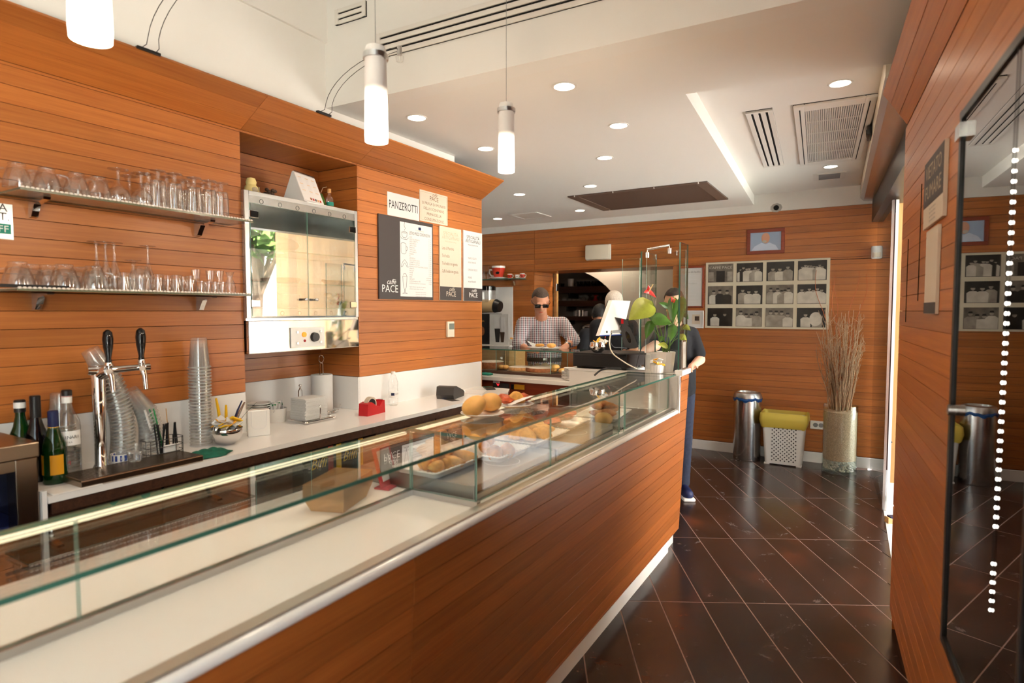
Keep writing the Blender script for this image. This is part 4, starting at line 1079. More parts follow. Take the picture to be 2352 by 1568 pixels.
# label strip on the leaning stacks (printed cups lowest)
q = pX(268, 1010, -2.57)
mb = MB(); mb.lathe([(0.0, 0), (0.036, 0.0), (0.036, 0.05), (0.034, 0.05)], 22); t = thing('printed_cup', 'white cup with blue band and number 16 below the leaning stack', 'cup', (-2.52, q.y - 0.01, ZC)); mb.build('body', 'white_plastic', t)
wrap_label(t, 'blue', 0.0364, 0.024, 0.046, -math.pi, math.pi); wrap_label(t, 'green', 0.0364, 0.002, 0.018, -0.6, -0.3); curved_text(t, '16', 0.016, 'white_paint', 0.0368, 0.029, -0.3, 0.28)
# white mug-like cylinder
q = cpos(420, 1020)
mb = MB(); mb.lathe([(0, 0), (0.027, 0), (0.028, 0.003), (0.028, 0.092), (0.026, 0.094), (0.0245, 0.092), (0.0245, 0.006), (0, 0.006)], 24); tag(mb.build('white_canister', 'white_plastic', None, (q.x - 0.03, q.y, ZC)), 'plain white open canister between the wire basket and tall cup stack', 'canister')
# green cloth
q = cpos(440, 1040)
mb = MB(); n = 26; vs_ = []; rnd = random.Random(5)
for i in range(n + 1):
    for j in range(n + 1):
        u, v = i / n * 2 - 1, j / n * 2 - 1
        r = math.hypot(u, v); e = max(0, 1 - r ** 2.2)
        hgt = 0.004 + e * (0.012 + 0.011 * abs(math.sin(4.2 * u + 2 * v + 1)) + 0.009 * abs(math.sin(6 * v - 3 * u)))
        rr = 1.0 if r < 1 else 1.0 / r * (1 + 0.12 * math.sin(5 * math.atan2(v, u)))
        vs_.append((u * rr * 0.055, v * rr * 0.105, hgt if r < 1 else 0.0015))
mb.add(vs_, [(i * (n + 1) + j, (i + 1) * (n + 1) + j, (i + 1) * (n + 1) + j + 1, i * (n + 1) + j + 1) for i in range(n) for j in range(n)])
tag(mb.build('bar_cloth', 'green_cloth', None, (-2.37, q.y, ZC + 0.001), ang=80), 'crumpled dark green cloth on the white counter', 'cloth')
# chrome bowl with sachets
q = cpos(535, 1022)
bw = thing('sugar_bowl', 'round chrome bowl filled with sugar sachets on the white counter', 'bowl', (q.x - 0.045, q.y, ZC), rz=0)
mb = MB(); R_ = 0.072
prof = [(0, 0.001), (0.03, 0.001)] + [(R_ * math.sin(a), R_ * 0.86 * (1 - math.cos(a))) for a in [0.5 + k * 0.16 for k in range(9)]]
prof += [(r - 0.002, z) for r, z in prof[::-1][:-2]]
mb.lathe(prof, 32); mb.build('shell', 'chrome', bw)
rnd = random.Random(8)
def sachet_mesh(name, m1, w=0.034, l=0.055):
    mb = MB(); mb.box((0, 0, 0), (l, w, 0.006), bev=0.0025); return mb.mesh(name, m1)
SA = [sachet_mesh('sachet', k) for k in ('paper', 'label_yellow', 'yellow', 'paper', 'paper_cream')]
def sachets(center, rad, n, z0, z1, where, grp):
    for k in range(n):
        a = rnd.uniform(0, 6.28); rr = rad * math.sqrt(rnd.uniform(0, 1))
        i_ = rnd.randrange(5)
        o = meshobj('sugar_sachet', SA[i_], None, (center[0] + rr * math.cos(a), center[1] + rr * math.sin(a), rnd.uniform(z0, z1)), (rnd.uniform(-.7, .7), rnd.uniform(-.7, .7), rnd.uniform(0, 6)))
        nm = ('white', 'amber', 'yellow', 'white', 'cream')[i_]
        tag(o, nm + ' paper sachet ' + where, 'sachet', nm + ' sachets ' + grp)
sachets((bw.location.x, bw.location.y), 0.045, 30, ZC + 0.085, ZC + 0.112, 'heaped in the chrome sugar bowl', 'in the chrome bowl')
# pen pot behind the bowl
q = pX(515, 960, -2.60)
pp = thing('utensil_pot', 'small steel pot with pens behind the chrome bowl', 'pot', (-2.60, q.y, ZC))
mb = MB(); mb.lathe([(0, 0), (0.032, 0), (0.034, 0.09), (0.032, 0.09), (0.03, 0.004), (0, 0.004)], 20); mb.build('pot_wall', 'steel', pp)
for (dx, dy, lx, ly, L_, mt, lab) in ((0.01, -0.015, 0.0, -0.03, .20, 'yellow', 'long yellow cutter standing in the steel pot'), (0.012, 0.0, 0.02, -0.01, .165, 'yellow', 'short yellow cutter standing in the steel pot'), (0.0, 0.015, 0.03, 0.06, .175, 'navy', 'navy blue pen standing in the steel pot'), (0.0, 0.02, 0.0, 0.09, .16, 'steel', 'steel opener leaning in the steel pot'), (0.0, 0.0, 0.05, 0.14, .16, 'dark_grey', 'thin dark wire leaning in the steel pot')):
    r_ = 0.007 if mt in ('yellow', 'steel') else (0.0045 if mt == 'navy' else 0.001)
    mb = MB(); mb.tube([(0, 0, 0), (lx * .7, ly * .7, L_ * .75), (lx, ly, L_)], [r_, r_, r_ * 0.7], 8)
    tag(mb.build('pen' if mt != 'steel' else 'bottle_opener', mt, None, (-2.60 + dx, q.y + dy, ZC + 0.006)), lab, 'pen' if mt != 'steel' else 'opener')
# stacked saucers in the niche corner
plate_me = None
def plate_mesh(r, name='saucer', mt='porcelain'):
    mb = MB(); mb.lathe([(0, 0.0), (r * 0.55, 0.0), (r * 0.6, 0.003), (r, 0.013), (r * 1.005, 0.0145), (r * 0.98, 0.0155), (r * 0.6, 0.006), (0, 0.005)], 28); return mb.mesh(name, mt)
sau = plate_mesh(0.062)
q = pX(574, 930, -2.86)
for k in range(9): tag(meshobj('saucer', sau, None, (-2.84, q.y + 0.045, ZC + 0.0005 + k * 0.0118)), 'white saucer in the stack at the niche corner', 'saucer', 'saucers stacked in the niche')
# sachet tub, plastic box, napkin stack, towel roll
q = pX(632, 950, -2.80)
tb = thing('sachet_tub', 'round white tub full of green printed sachets in the niche', 'tub', (-2.80, q.y, ZC))
mb = MB(); mb.lathe([(0, 0), (0.055, 0), (0.062, 0.075), (0.059, 0.075), (0.053, 0.003), (0, 0.003)], 26); mb.build('tub_wall', 'white_plastic', tb)
rnd = random.Random(9)
mb = MB(); mb.box((0, 0, 0), (0.03, 0.055, 0.003), bev=0.001); mb.box((0, 0.014, 0), (0.022, 0.008, 0.0036), m=1); sg = mb.mesh('sachet', ['paper', 'green'])
for k in range(16):
    o = meshobj('sweetener_sachet', sg, None, (-2.80 + rnd.uniform(-.03, .035), q.y + rnd.uniform(-.04, .04), ZC + rnd.uniform(.072, .095)), (rnd.uniform(.9, 1.9), rnd.uniform(-.4, .4), rnd.uniform(-.8, .8)))
    tag(o, 'white sachet with green print standing in the niche tub', 'sachet', 'green sachets in the tub')
q = cpos(655, 945)
bx_ = thing('plastic_box', 'empty translucent plastic food box before the white napkins', 'box', (q.x - 0.09, q.y + 0.02, ZC), rz=0.1)
mb = MB(); 
for (r0, z0) in ((0, 0),): pass
def rbox(mb, lx, ly, h, r, t, flare=1.1):
    def ring(sx, sy, z, rr):
        out = []
        for cx_, cy_, a0 in ((1, 1, 0), (-1, 1, 1), (-1, -1, 2), (1, -1, 3)):
            for k in range(5):
                a = (a0 + k / 4) * math.pi / 2
                out.append(Vector((cx_ * (sx - rr) + rr * math.cos(a), cy_ * (sy - rr) + rr * math.sin(a), z)))
        return out
    rings = [ring(lx, ly, 0, r), ring(lx * flare, ly * flare, h, r * flare), ring(lx * flare + t * 2, ly * flare + t * 2, h + 0.001, r * flare), ring(lx * flare + t * 2, ly * flare + t * 2, h + 0.004, r * flare), ring(lx * flare - t, ly * flare - t, h + 0.004, r * flare), ring(lx - t, ly - t, t, r)]
    n = len(rings[0]); b = []
    for rg in rings: b += rg
    fs = [(i * n + j, i * n + (j + 1) % n, (i + 1) * n + (j + 1) % n, (i + 1) * n + j) for i in range(len(rings) - 1) for j in range(n)]
    fs += [tuple(range(n))[::-1], tuple(range((len(rings) - 1) * n, len(rings) * n))]
    mb.add(b, fs)
rbox(mb, 0.055, 0.08, 0.06, 0.03, 0.0015); mb.build('box_wall', 'clear_plastic', bx_)
q = pX(700, 945, -2.70)
nk = thing('napkin_holder', 'chrome napkin holder with a tall stack of white napkins', 'napkin holder', (-2.66, q.y, ZC), rz=0.0)
for s_ in (-1, 1):
    mb = MB(); mb.tube([(-0.07, s_ * 0.09, 0.01), (0.09, s_ * 0.09, 0.01)], 0.004, 8); mb.build('base_rod', 'chrome', nk)
mb = MB(); mb.tube([(0.085, -0.1, 0.01), (0.085, 0.1, 0.01)], 0.005, 8); mb.build('base_rod', 'chrome', nk)
for (x, y) in ((0.085, -0.1), (0.085, 0.1), (0.085, 0.0), (-0.07, 0.0)):
    mb = MB(); hh = 0.085 if y == 0 else 0.01; mb.cyl((x, y, 0.004), (x, y, hh), 0.0035, n=8); mb.ell((x, y, hh), (0.008, 0.008, 0.008), 12, 8); mb.build('ball_post', 'chrome', nk)
mb = MB(); mb.tube([(-0.075, -0.012, 0.01), (-0.075, -0.012, 0.16), (-0.075, 0, 0.18), (-0.075, 0.012, 0.16), (-0.075, 0.012, 0.01)], 0.003, 8); mb.ell((-0.075, 0, 0.19), (0.009, 0.009, 0.009), 12, 8); mb.build('back_loop', 'chrome', nk)
rnd = random.Random(2)
mb = MB(); mb.box((0, 0, 0), (0.125, 0.155, 0.0042), bev=0.0012); nap = mb.mesh('napkin', 'paper', smooth=False)
for k in range(26):
    sg_ = 1 - k / 26 * 0.04
    tag(meshobj('paper_napkin', nap, None, (-2.665 + rnd.uniform(-.002, .002), q.y + rnd.uniform(-.003, .003), ZC + 0.017 + k * 0.0045), (0, 0, rnd.uniform(-.03, .03)), (sg_, sg_, 1)), 'white paper napkin in the chrome holder stack', 'napkin', 'napkins stacked in the holder')
q = pX(740, 940, -2.80)
tr = thing('paper_towel_roll', 'white paper towel roll on a chrome looped stand in the niche', 'paper towel', (-2.80, q.y, ZC))
mb = MB(); mb.lathe([(0.02, 0.012), (0.062, 0.012), (0.063, 0.02), (0.063, 0.225), (0.062, 0.232), (0.02, 0.232), (0.02, 0.012)], 36); mb.build('roll', 'paper', tr)
mb = MB(); mb.tube([(0, -0.012, 0), (0, -0.012, 0.29), (0, -0.008, 0.30), (0, 0.008, 0.30), (0, 0.012, 0.29), (0, 0.012, 0)], 0.0028, 8); mb.tube([(0, 0.019 * math.cos(a), 0.325 + 0.022 * math.sin(a)) for a in [k * 2 * math.pi / 20 for k in range(21)]], 0.0026, 8, cap=False); mb.build('loop_handle', 'chrome', tr)
mb = MB(); mb.tube([(0.08 * math.cos(a), 0.08 * math.sin(a), 0.008) for a in [k * 2 * math.pi / 28 for k in range(29)]], 0.004, 8, cap=False); mb.build('base_ring', 'chrome', tr)
mb = MB(); mb.tube([(0.05, 0.06, 0.008), (0.065, 0.075, 0.012), (0.07, 0.08, 0.05)], 0.003, 8); mb.ell((0.085, -0.03, 0.012), (0.01, 0.01, 0.01), 12, 8); mb.build('stop_arm', 'chrome', tr)
# white tissue box
q = cpos(600, 1000)
tx_ = thing('tissue_box', 'plain white upright card box beside the chrome bowl', 'box', (q.x - 0.02, q.y + 0.0, ZC), rz=-0.5)
mb = MB(); mb.bb(-0.028, 0.028, -0.05, 0.05, 0.0005, 0.128, bev=0.003); mb.build('carton', 'white_laminate', tx_, smooth=False)
mb = MB(); mb.tube([(0.0285, -0.035, 0.125), (0.0285, -0.033, 0.05), (0.0285, -0.02, 0.037), (0.0285, 0.02, 0.037), (0.0285, 0.033, 0.05), (0.0285, 0.035, 0.125)], 0.0008, 6); mb.build('cut_line', 'paper_grey', tx_)
# tape dispenser
q = cpos(812, 945)
td = thing('tape_dispenser', 'red plastic desk tape dispenser on the white counter', 'tape dispenser', (-2.51, q.y, ZC), rz=0.12)
mb = MB(); mb.prism([(-0.085, 0), (0.085, 0), (0.08, 0.075), (0.062, 0.078), (0.058, 0.07), (0.03, 0.045), (0.0, 0.05), (-0.03, 0.07), (-0.045, 0.078), (-0.08, 0.07)], -0.033, 0.033, 'x')
mb.build('body', 'red_plastic', td, smooth=False)
mb = MB(); mb.cyl((-0.013, -0.018, 0.06), (0.013, -0.018, 0.06), 0.045, n=28); mb.build('tape_roll', 'paper_cream', td)
mb = MB(); mb.cyl((-0.014, -0.018, 0.06), (0.0145, -0.018, 0.06), 0.034, n=24); hub = mb.build('hub', 'black_plastic', td)
mb = MB(); mb.cyl((0.0145, -0.018, 0.06), (0.016, -0.018, 0.06), 0.009, n=6); mb.build('hub_pin', 'red_plastic', hub)
mb = MB(); mb.bb(-0.014, 0.014, 0.07, 0.086, 0.074, 0.079); mb.build('cutter', 'steel', td, smooth=False)
# pen
q = cpos(856, 936); mb = MB(); mb.cyl((0, -0.04, 0.004), (0, 0.02, 0.004), 0.004, n=8); mb.cyl((0, 0.02, 0.004), (0, 0.065, 0.004), 0.0042, 0.0015, n=8, m=1); tag(mb.build('ballpoint_pen', ['white_plastic', 'green'], None, (q.x - 0.04, q.y, ZC), 0.3), 'white and green pen lying behind the tape dispenser', 'pen')
# water bottle
q = pX(905, 928, -2.62)
wbt = thing('water_bottle', 'small empty clear plastic water bottle by the white backsplash', 'bottle', (-2.625, q.y, ZC))
mb = MB(); mb.lathe([(0, .004), (.026, 0), (.031, .008), (.031, .06), (.0295, .065), (.031, .07), (.031, .095), (.028, .115), (.031, .135), (.030, .155), (.018, .190), (.0125, .200), (.0125, .205)], 22); mb.build('shell', 'ware_glass', wbt)
mb = MB(); mb.lathe([(.0145, .203), (.0145, .218), (.013, .220), (0, .220)], 16); mb.build('cap', 'white_plastic', wbt)
wrap_label(wbt, 'label_white', 0.0316, 0.05, 0.092, -1.9, 0.9); wrap_label(wbt, 'navy', 0.0319, 0.066, 0.084, -1.3, -0.6, 'print_block'); curved_text(wbt, 'LEGG', 0.014, 'ink_grey', 0.032, 0.072, 0.05, 0.75)
# card reader, papers, phone
q = cpos(1020, 912)
cr_ = thing('receipt_printer', 'black receipt printer on the white counter by the backsplash', 'printer', (-2.52, q.y + 0.03, ZC), rz=0.25)
mb = MB(); mb.prism([(-0.10, 0.0), (0.09, 0.0), (0.10, 0.03), (0.075, 0.045), (-0.055, 0.088), (-0.10, 0.085), (-0.11, 0.03)], -0.065, 0.065, 'x'); mb.build('case', 'dark_grey', cr_, smooth=False)
mb = MB(); mb.box((0, 0.02, 0.066), (0.075, 0.045, 0.006), rot=Matrix.Rotation(-0.32, 3, 'X')); mb.build('paper_slot', 'black_gloss', cr_, smooth=False)
mb = MB(); mb.cyl((0.03, 0.098, 0.016), (0.03, 0.101, 0.016), 0.007, n=16); mb.build('button', 'white_plastic', cr_)
mb = MB(); mb.box((0, 0, 0.0018), (0.15, 0.22, 0.001)); tag(mb.build('paper_sheet', 'paper', None, (-2.52, cpos(1085, 900).y, ZC - 0.001), 0.4, smooth=False), 'loose white paper sheet under the phone on the counter', 'paper')
mb = MB(); mb.box((0, 0, 0.0018), (0.06, 0.13, 0.001), m=0); mb.bb(-0.03, 0.03, 0.045, 0.066, 0.0025, 0.0028, m=1); tag(mb.build('card_slip', ['dark_grey', 'blue'], None, (-2.44, cpos(992, 914).y, ZC - 0.001), 1.2, smooth=False), 'dark slip of paper with blue end before the receipt printer', 'paper')
q = cpos(1115, 892); ph = thing('mobile_phone', 'black mobile phone lying at the far end of the white counter', 'phone', (-2.53, q.y, ZC + 0.0012), rz=0.75)
mb = MB(); mb.box((0, 0, 0.005), (0.075, 0.155, 0.009), bev=0.003); mb.build('case', 'black_plastic', ph); mb = MB(); mb.box((0, 0, 0.0097), (0.068, 0.148, 0.0006)); mb.build('screen', 'black_gloss', ph, smooth=False)

# ================================================================== GLASS SHELVES AND GLASSWARE
ware = {}
def wmesh(name, prof, n=20, handle=None, mt='ware_glass'):
    mb = MB(); mb.lathe(prof, n); me = mb.mesh(name, mt, ang=60)
    ware[name] = (me, handle)
def inv(prof):
    H_ = max(z for r, z in prof); return [(r, H_ - z) for r, z in prof]
tank = [(0, 0.0), (0.024, 0.0), (0.026, 0.004), (0.023, 0.010), (0.030, 0.02), (0.041, 0.06), (0.043, 0.085), (0.0415, 0.0855), (0.039, 0.06), (0.028, 0.022), (0, 0.014)]
wmesh('tankard', inv(tank))
bigt = [(r * 1.12, z * 1.05) for r, z in tank]; wmesh('large_mug', inv(bigt))
coupe = [(0, 0.002), (0.036, 0.0), (0.036, 0.002), (0.008, 0.006), (0.0065, 0.01), (0.006, 0.055), (0.012, 0.062), (0.034, 0.082), (0.041, 0.105), (0.036, 0.13), (0.035, 0.13), (0.040, 0.105), (0.033, 0.083), (0, 0.064)]
wmesh('balloon', inv(coupe))
tall = [(0, 0.002), (0.030, 0.0), (0.030, 0.002), (0.009, 0.005), (0.009, 0.034), (0.012, 0.038), (0.027, 0.042), (0.029, 0.06), (0.031, 0.155), (0.030, 0.155), (0.0275, 0.06), (0.025, 0.045), (0, 0.042)]
wmesh('footed', inv(tall))
flute = [(0, 0.002), (0.031, 0.0), (0.031, 0.002), (0.006, 0.005), (0.0045, 0.02), (0.006, 0.07), (0.014, 0.1), (0.023, 0.13), (0.024, 0.15), (0.021, 0.195), (0.020, 0.195), (0.023, 0.15), (0.022, 0.13), (0.013, 0.102), (0, 0.085)]
wmesh('flute', inv(flute))
short = [(0, 0.002), (0.030, 0.0), (0.030, 0.002), (0.010, 0.008), (0.007, 0.02), (0.009, 0.05), (0.025, 0.085), (0.030, 0.13), (0.029, 0.13), (0.024, 0.086), (0, 0.055)]
wmesh('sherry', inv(short))
tumb = [(0, 0.0), (0.022, 0.0), (0.022, 0.012), (0.031, 0.078), (0.0295, 0.078), (0.021, 0.016), (0, 0.013)]
wmesh('tumbler', inv(tumb))
stem = [(0, 0), (0.026, 0), (0.036, 0.02), (0.041, 0.05), (0.034, 0.10), (0.033, 0.10), (0.040, 0.05), (0.034, 0.02), (0, 0.006)]
wmesh('stemless', inv(stem))
shot = [(0, 0.0), (0.015, 0.0), (0.016, 0.01), (0.021, 0.055), (0.0195, 0.055), (0.0145, 0.013), (0, 0.012)]
wmesh('shot', inv(shot)); wmesh('shot_up', shot)
caraf = [(0, 0), (0.022, 0), (0.026, 0.02), (0.02, 0.05), (0.011, 0.07), (0.013, 0.085), (0.019, 0.10), (0.0175, 0.10), (0.0115, 0.085), (0.0095, 0.07), (0.018, 0.05), (0, 0.01)]
wmesh('carafe', caraf)
hmb = MB(); hmb.tube([(0.030, 0, 0.022), (0.05, 0, 0.018), (0.064, 0, 0.03), (0.066, 0, 0.045), (0.058, 0, 0.062), (0.036, 0, 0.066)], 0.0045, 10); hand_me = hmb.mesh('handle', 'ware_glass')
NAMES = {'tankard': ('glass_mug', 'mug'), 'large_mug': ('glass_mug', 'mug'), 'balloon': ('balloon_glass', 'glass'), 'footed': ('footed_tumbler', 'glass'), 'flute': ('flute_glass', 'glass'), 'sherry': ('stemmed_glass', 'glass'), 'tumbler': ('tumbler_glass', 'glass'), 'stemless': ('stemless_glass', 'glass'), 'shot': ('shot_glass', 'glass'), 'shot_up': ('shot_glass', 'glass'), 'carafe': ('small_carafe', 'carafe')}
def ware_at(kind, px, X, z, lab, grp, s=1.0, ha=None):
    if grp: lab += ' in the front row' if X > -2.575 else ' close to the wood wall'
    me, _ = ware[kind]; Y = pX(px, 600, X).y; nm, cat = NAMES[kind]
    o = meshobj(nm, me, None, (X, Y, z + 0.0004), (0, 0, 0), (s, s, s)); tag(o, lab, cat, grp)
    if ha is not None:
        hd_ = meshobj('handle', hand_me, o, (0, 0, 0), (0, 0, ha))
    return o
def shelf(label, ztop, yl, yr, bys):
    t = thing('glass_shelf', label, 'shelf', (-2.68, 0, ztop))
    glass_sheet('pane', (0.004, 0.20, yl, yr, -0.0105, -0.0025), t, mt='case_glass', edge='shelf_edge')
    mb = MB(); mb.bb(0.006, 0.196, yl + 0.004, yr - 0.004, -0.0022, -0.0008)
    mb.build('mat', 'shelf_pad', t, smooth=False)
    mb = MB()
    for k in range(int((yr - yl) / 0.0144)): mb.ell((0.198, yl + 0.008 + k * 0.0144, 0.0), (0.005, 0.0066, 0.0042), 8, 5)
    mb.build('mat_edge', 'shelf_pad', t)['kind'] = 'stuff'
    for y in bys:
        mb = MB(); mb.prism([(0.0, -0.012), (0.13, -0.012), (0.125, -0.02), (0.05, -0.032), (0.034, -0.055), (0.022, -0.075), (0.0, -0.08)], y - 0.011, y + 0.011, 'y'); mb.build('bracket', 'chrome', t, smooth=False)
yb1, yb2 = pX(95, 470, -2.60).y, pX(475, 520, -2.60).y
shelf('upper glass wall shelf full of upturned glasses, over the lower one', 2.004, 0.895, 1.79, (yb1, yb2))
shelf('lower glass wall shelf with mugs, flutes and shot glasses', 1.660, 0.875, 1.77, (yb1, yb2))
U, Lw = 2.004, 1.660
gm = 'glass mugs upturned on the upper shelf'
for px, X, ha in ((48, -2.53, -2.2), (115, -2.53, 1.2), (182, -2.53, 0.6), (232, -2.53, -1.5), (82, -2.62, 1.4), (142, -2.62, 1.4)):
    ware_at('tankard', px, X, U, 'clear glass mug upturned on the upper glass shelf', gm, 1.0, ha)
for px, X in ((196, -2.62), (250, -2.62)): ware_at('balloon', px, X, U, 'stemmed balloon glass upturned on the upper glass shelf', 'balloon glasses on the upper shelf', 0.72)
for px, X in ((278, -2.53), (330, -2.53), (303, -2.62)): ware_at('balloon', px, X, U, 'stemmed balloon glass upturned on the upper glass shelf', 'balloon glasses on the upper shelf')
for px, X in ((368, -2.53), (406, -2.53), (450, -2.53), (485, -2.53), (512, -2.53), (347, -2.62), (388, -2.62), (424, -2.62), (437, -2.645), (470, -2.62), (500, -2.62)):
    ware_at('footed', px, X, U, 'tall footed tumbler upturned on the upper glass shelf', 'footed tumblers on the upper shelf')
for px, X, ha in ((40, -2.53, -2.2), (112, -2.60, 1.2), (147, -2.53, -2.6), (215, -2.53, 1.0), (70, -2.63, 1.5), (180, -2.63, 1.6)):
    ware_at('large_mug', px, X, Lw, 'large glass mug upturned on the lower glass shelf', 'glass mugs on the lower shelf', 1.0, ha)
ware_at('stemless', 322, -2.53, Lw, 'rounded stemless glass upturned on the lower glass shelf', None)
for px, X in ((222, -2.64), (243, -2.63), (263, -2.62), (340, -2.63)): ware_at('flute', px, X, Lw, 'slender flute glass upturned on the lower glass shelf', 'flutes on the lower shelf')
ware_at('sherry', 306, -2.62, Lw, 'short stemmed glass upturned among the flutes on the lower shelf', None)
for px, X in ((284, -2.53), (362, -2.53), (405, -2.53), (437, -2.53), (385, -2.60), (420, -2.61), (300, -2.59)): ware_at('tumbler', px, X, Lw, 'small tapered tumbler upturned on the lower glass shelf', 'tumblers on the lower shelf', 0.92)
for px, X, k in ((462, -2.53, 0), (478, -2.56, 0), (493, -2.53, 0), (510, -2.53, 0), (470, -2.60, 0), (500, -2.60, 0)): ware_at('shot', px, X, Lw, 'small shot glass upturned on the lower glass shelf', 'shot glasses on the lower shelf', 0.95)
for px, X in ((449, -2.60), (482, -2.60), (503, -2.595)):
    o = ware_at('shot_up', px, X, Lw + 0.0535, 'small shot glass stacked upright on other shot glasses', 'stacked shot glasses', 0.95)
ware_at('carafe', 527, -2.54, Lw, 'tiny waisted glass carafe at the end of the lower shelf', None)
mb = MB(); mb.bb(-0.005, 0.005, -0.11, 0.11, 0, 0.011, bev=0.002); tag(mb.build('rubber_mat', 'black_plastic', None, (-2.487, pX(75, 650, -2.487).y, Lw + 0.0003), smooth=False), 'black rubber bar mat rolled at the lower shelf edge', 'mat')

# small enamel sign at the frame edge
q = pX(2, 508, -2.68)
sg_ = thing('enamel_sign', 'white wall sign with black letters and green band beside the shelves', 'sign', mtx=on_left((-2.68, q.y - 0.05, q.z), 0.0))
mb = MB(); mb.box((0.0, 0, 0.002), (0.17, 0.128, 0.004), bev=0.0015); mb.build('plate', 'white_gloss', sg_, smooth=False)
mb = MB(); mb.box((0.02, -0.026, 0.0044), (0.115, 0.036, 0.0006)); mb.build('green_band', 'teal_label', sg_, smooth=False)
text('A', 0.04, 'ink', sg_, 0.069, 0.036, 0.0046, 'RIGHT'); text('IT.', 0.04, 'ink', sg_, 0.075, 0.004, 0.0046, 'RIGHT'); text('FF', 0.034, 'white_paint', sg_, 0.071, -0.038, 0.0052, 'RIGHT')

# ================================================================== WARMING CABINET IN THE NICHE
ov = thing('warming_cabinet', 'steel warming cabinet with two glass doors hung in the wood niche', 'warming cabinet', (-2.66, 1.868, 0))
W_ = 0.762; D_ = 0.34
zb_, zm_, zt_ = 1.362, 1.543, 2.181
mb = MB(); mb.bb(-D_, -D_ + 0.01, 0, W_, zm_, zt_); mb.bb(-D_, -0.004, 0, W_, zt_ - 0.02, zt_); mb.bb(-D_, -0.004, 0, 0.012, zm_, zt_ - 0.02); mb.bb(-D_, -0.004, W_ - 0.012, W_, zm_, zt_ - 0.02); mb.bb(-D_, -0.004, 0, W_, zm_ - 0.012, zm_); mb.build('casing', 'steel', ov, smooth=False)
for (y0, y1, z0, z1) in ((0.0, 0.026, zm_, zt_), (W_ - 0.022, W_, zm_, zt_), (0.026, W_ - 0.022, zt_ - 0.02, zt_)):
    mb = MB(); mb.bb(-0.004, 0.004, y0, y1, z0, z1, bev=0.002); mb.build('frame_side', 'steel_brushed', ov, smooth=False)
mb = MB(); mb.bb(-D_, 0.004, 0.006, W_, zb_, zm_ - 0.012, bev=0.004); mb.build('lower_panel', 'chrome', ov, smooth=False)
for (y0, y1) in ((0.030, W_ / 2), (W_ / 2 + 0.003, W_ - 0.026)):
    dr = glass_sheet('glass_door', (0.002, 0.008, y0, y1, zm_ + 0.01, zt_ - 0.06), ov, mt='oven_glass', edge='glass_edge_pale')
    kn = y1 - 0.035 if y0 < 0.1 else y0 + 0.035
    mb = MB(); mb.cyl((0.008, kn, zm_ + 0.10), (0.03, kn, zm_ + 0.10), 0.006, n=12); mb.ell((0.032, kn, zm_ + 0.10), (0.008, 0.012, 0.008), 12, 8); mb.build('knob', 'chrome', dr)
    hy = y0 + 0.02 if y0 < 0.1 else y1 - 0.02
    for zz in (zm_ + 0.075, zt_ - 0.115):
        mb = MB(); mb.bb(0.0, 0.012, hy - 0.025, hy + 0.025, zz - 0.018, zz + 0.018, bev=0.002); mb.build('hinge', 'chrome', dr, smooth=False)
for z in (zm_ + 0.055, zm_ + 0.19, zm_ + 0.36): glass_sheet('inner_shelf', (-D_ + 0.02, -0.012, 0.014, W_ - 0.014, z - 0.006, z), ov, mt='pane_glass')
for k in range(6):
    for zz in (zm_ + 0.025, zt_ - 0.045):
        yk = 0.1 + k * 0.112
        mb = MB(); mb.tube([(0.001 + 0.0, yk + 0.011 * math.cos(a), zz + 0.011 * math.sin(a)) for a in [j * 2 * math.pi / 16 for j in range(17)]], 0.0015, 5, cap=False); mb.build('vent_ring', 'dark_grey', ov)
mb = MB(); mb.bb(-0.003, 0.001, 0.026, W_ - 0.022, zt_ - 0.062, zt_ - 0.02); mb.build('vent_strip', 'steel', ov, smooth=False)
c0, c1 = pX(666, 742, -2.655), pX(744, 793, -2.655)
y0, y1 = c0.y - 1.868, c1.y - 1.868
mb = MB(); mb.bb(0.004, 0.012, y0, y1, zb_ + 0.018, zb_ + 0.128, bev=0.002); cpn = mb.build('control_plate', 'white_plastic', ov, smooth=False)
ym, zmm = (y0 + y1) / 2, zb_ + 0.073
mb = MB(); mb.cyl((0.012, ym + 0.04, zmm), (0.03, ym + 0.04, zmm), 0.027, 0.024, n=24); mb.build('thermostat_knob', 'black_plastic', cpn)
mb = MB(); mb.cyl((0.012, ym - 0.03, zmm + 0.016), (0.018, ym - 0.03, zmm + 0.016), 0.014, n=18); mb.build('pilot_lamp', 'orange_lamp', cpn)
mb = MB(); mb.cyl((0.012, ym - 0.026, zmm - 0.018), (0.016, ym - 0.026, zmm - 0.018), 0.007, n=14); mb.build('red_button', 'red_matte', cpn)
for dy, dz in ((-0.075, 0.03), (-0.075, -0.03), (0.085, 0.03), (0.085, -0.03)):
    mb = MB(); mb.cyl((0.012, ym + dy, zmm + dz), (0.018, ym + dy, zmm + dz), 0.007, n=10); mb.build('screw', 'steel', cpn)
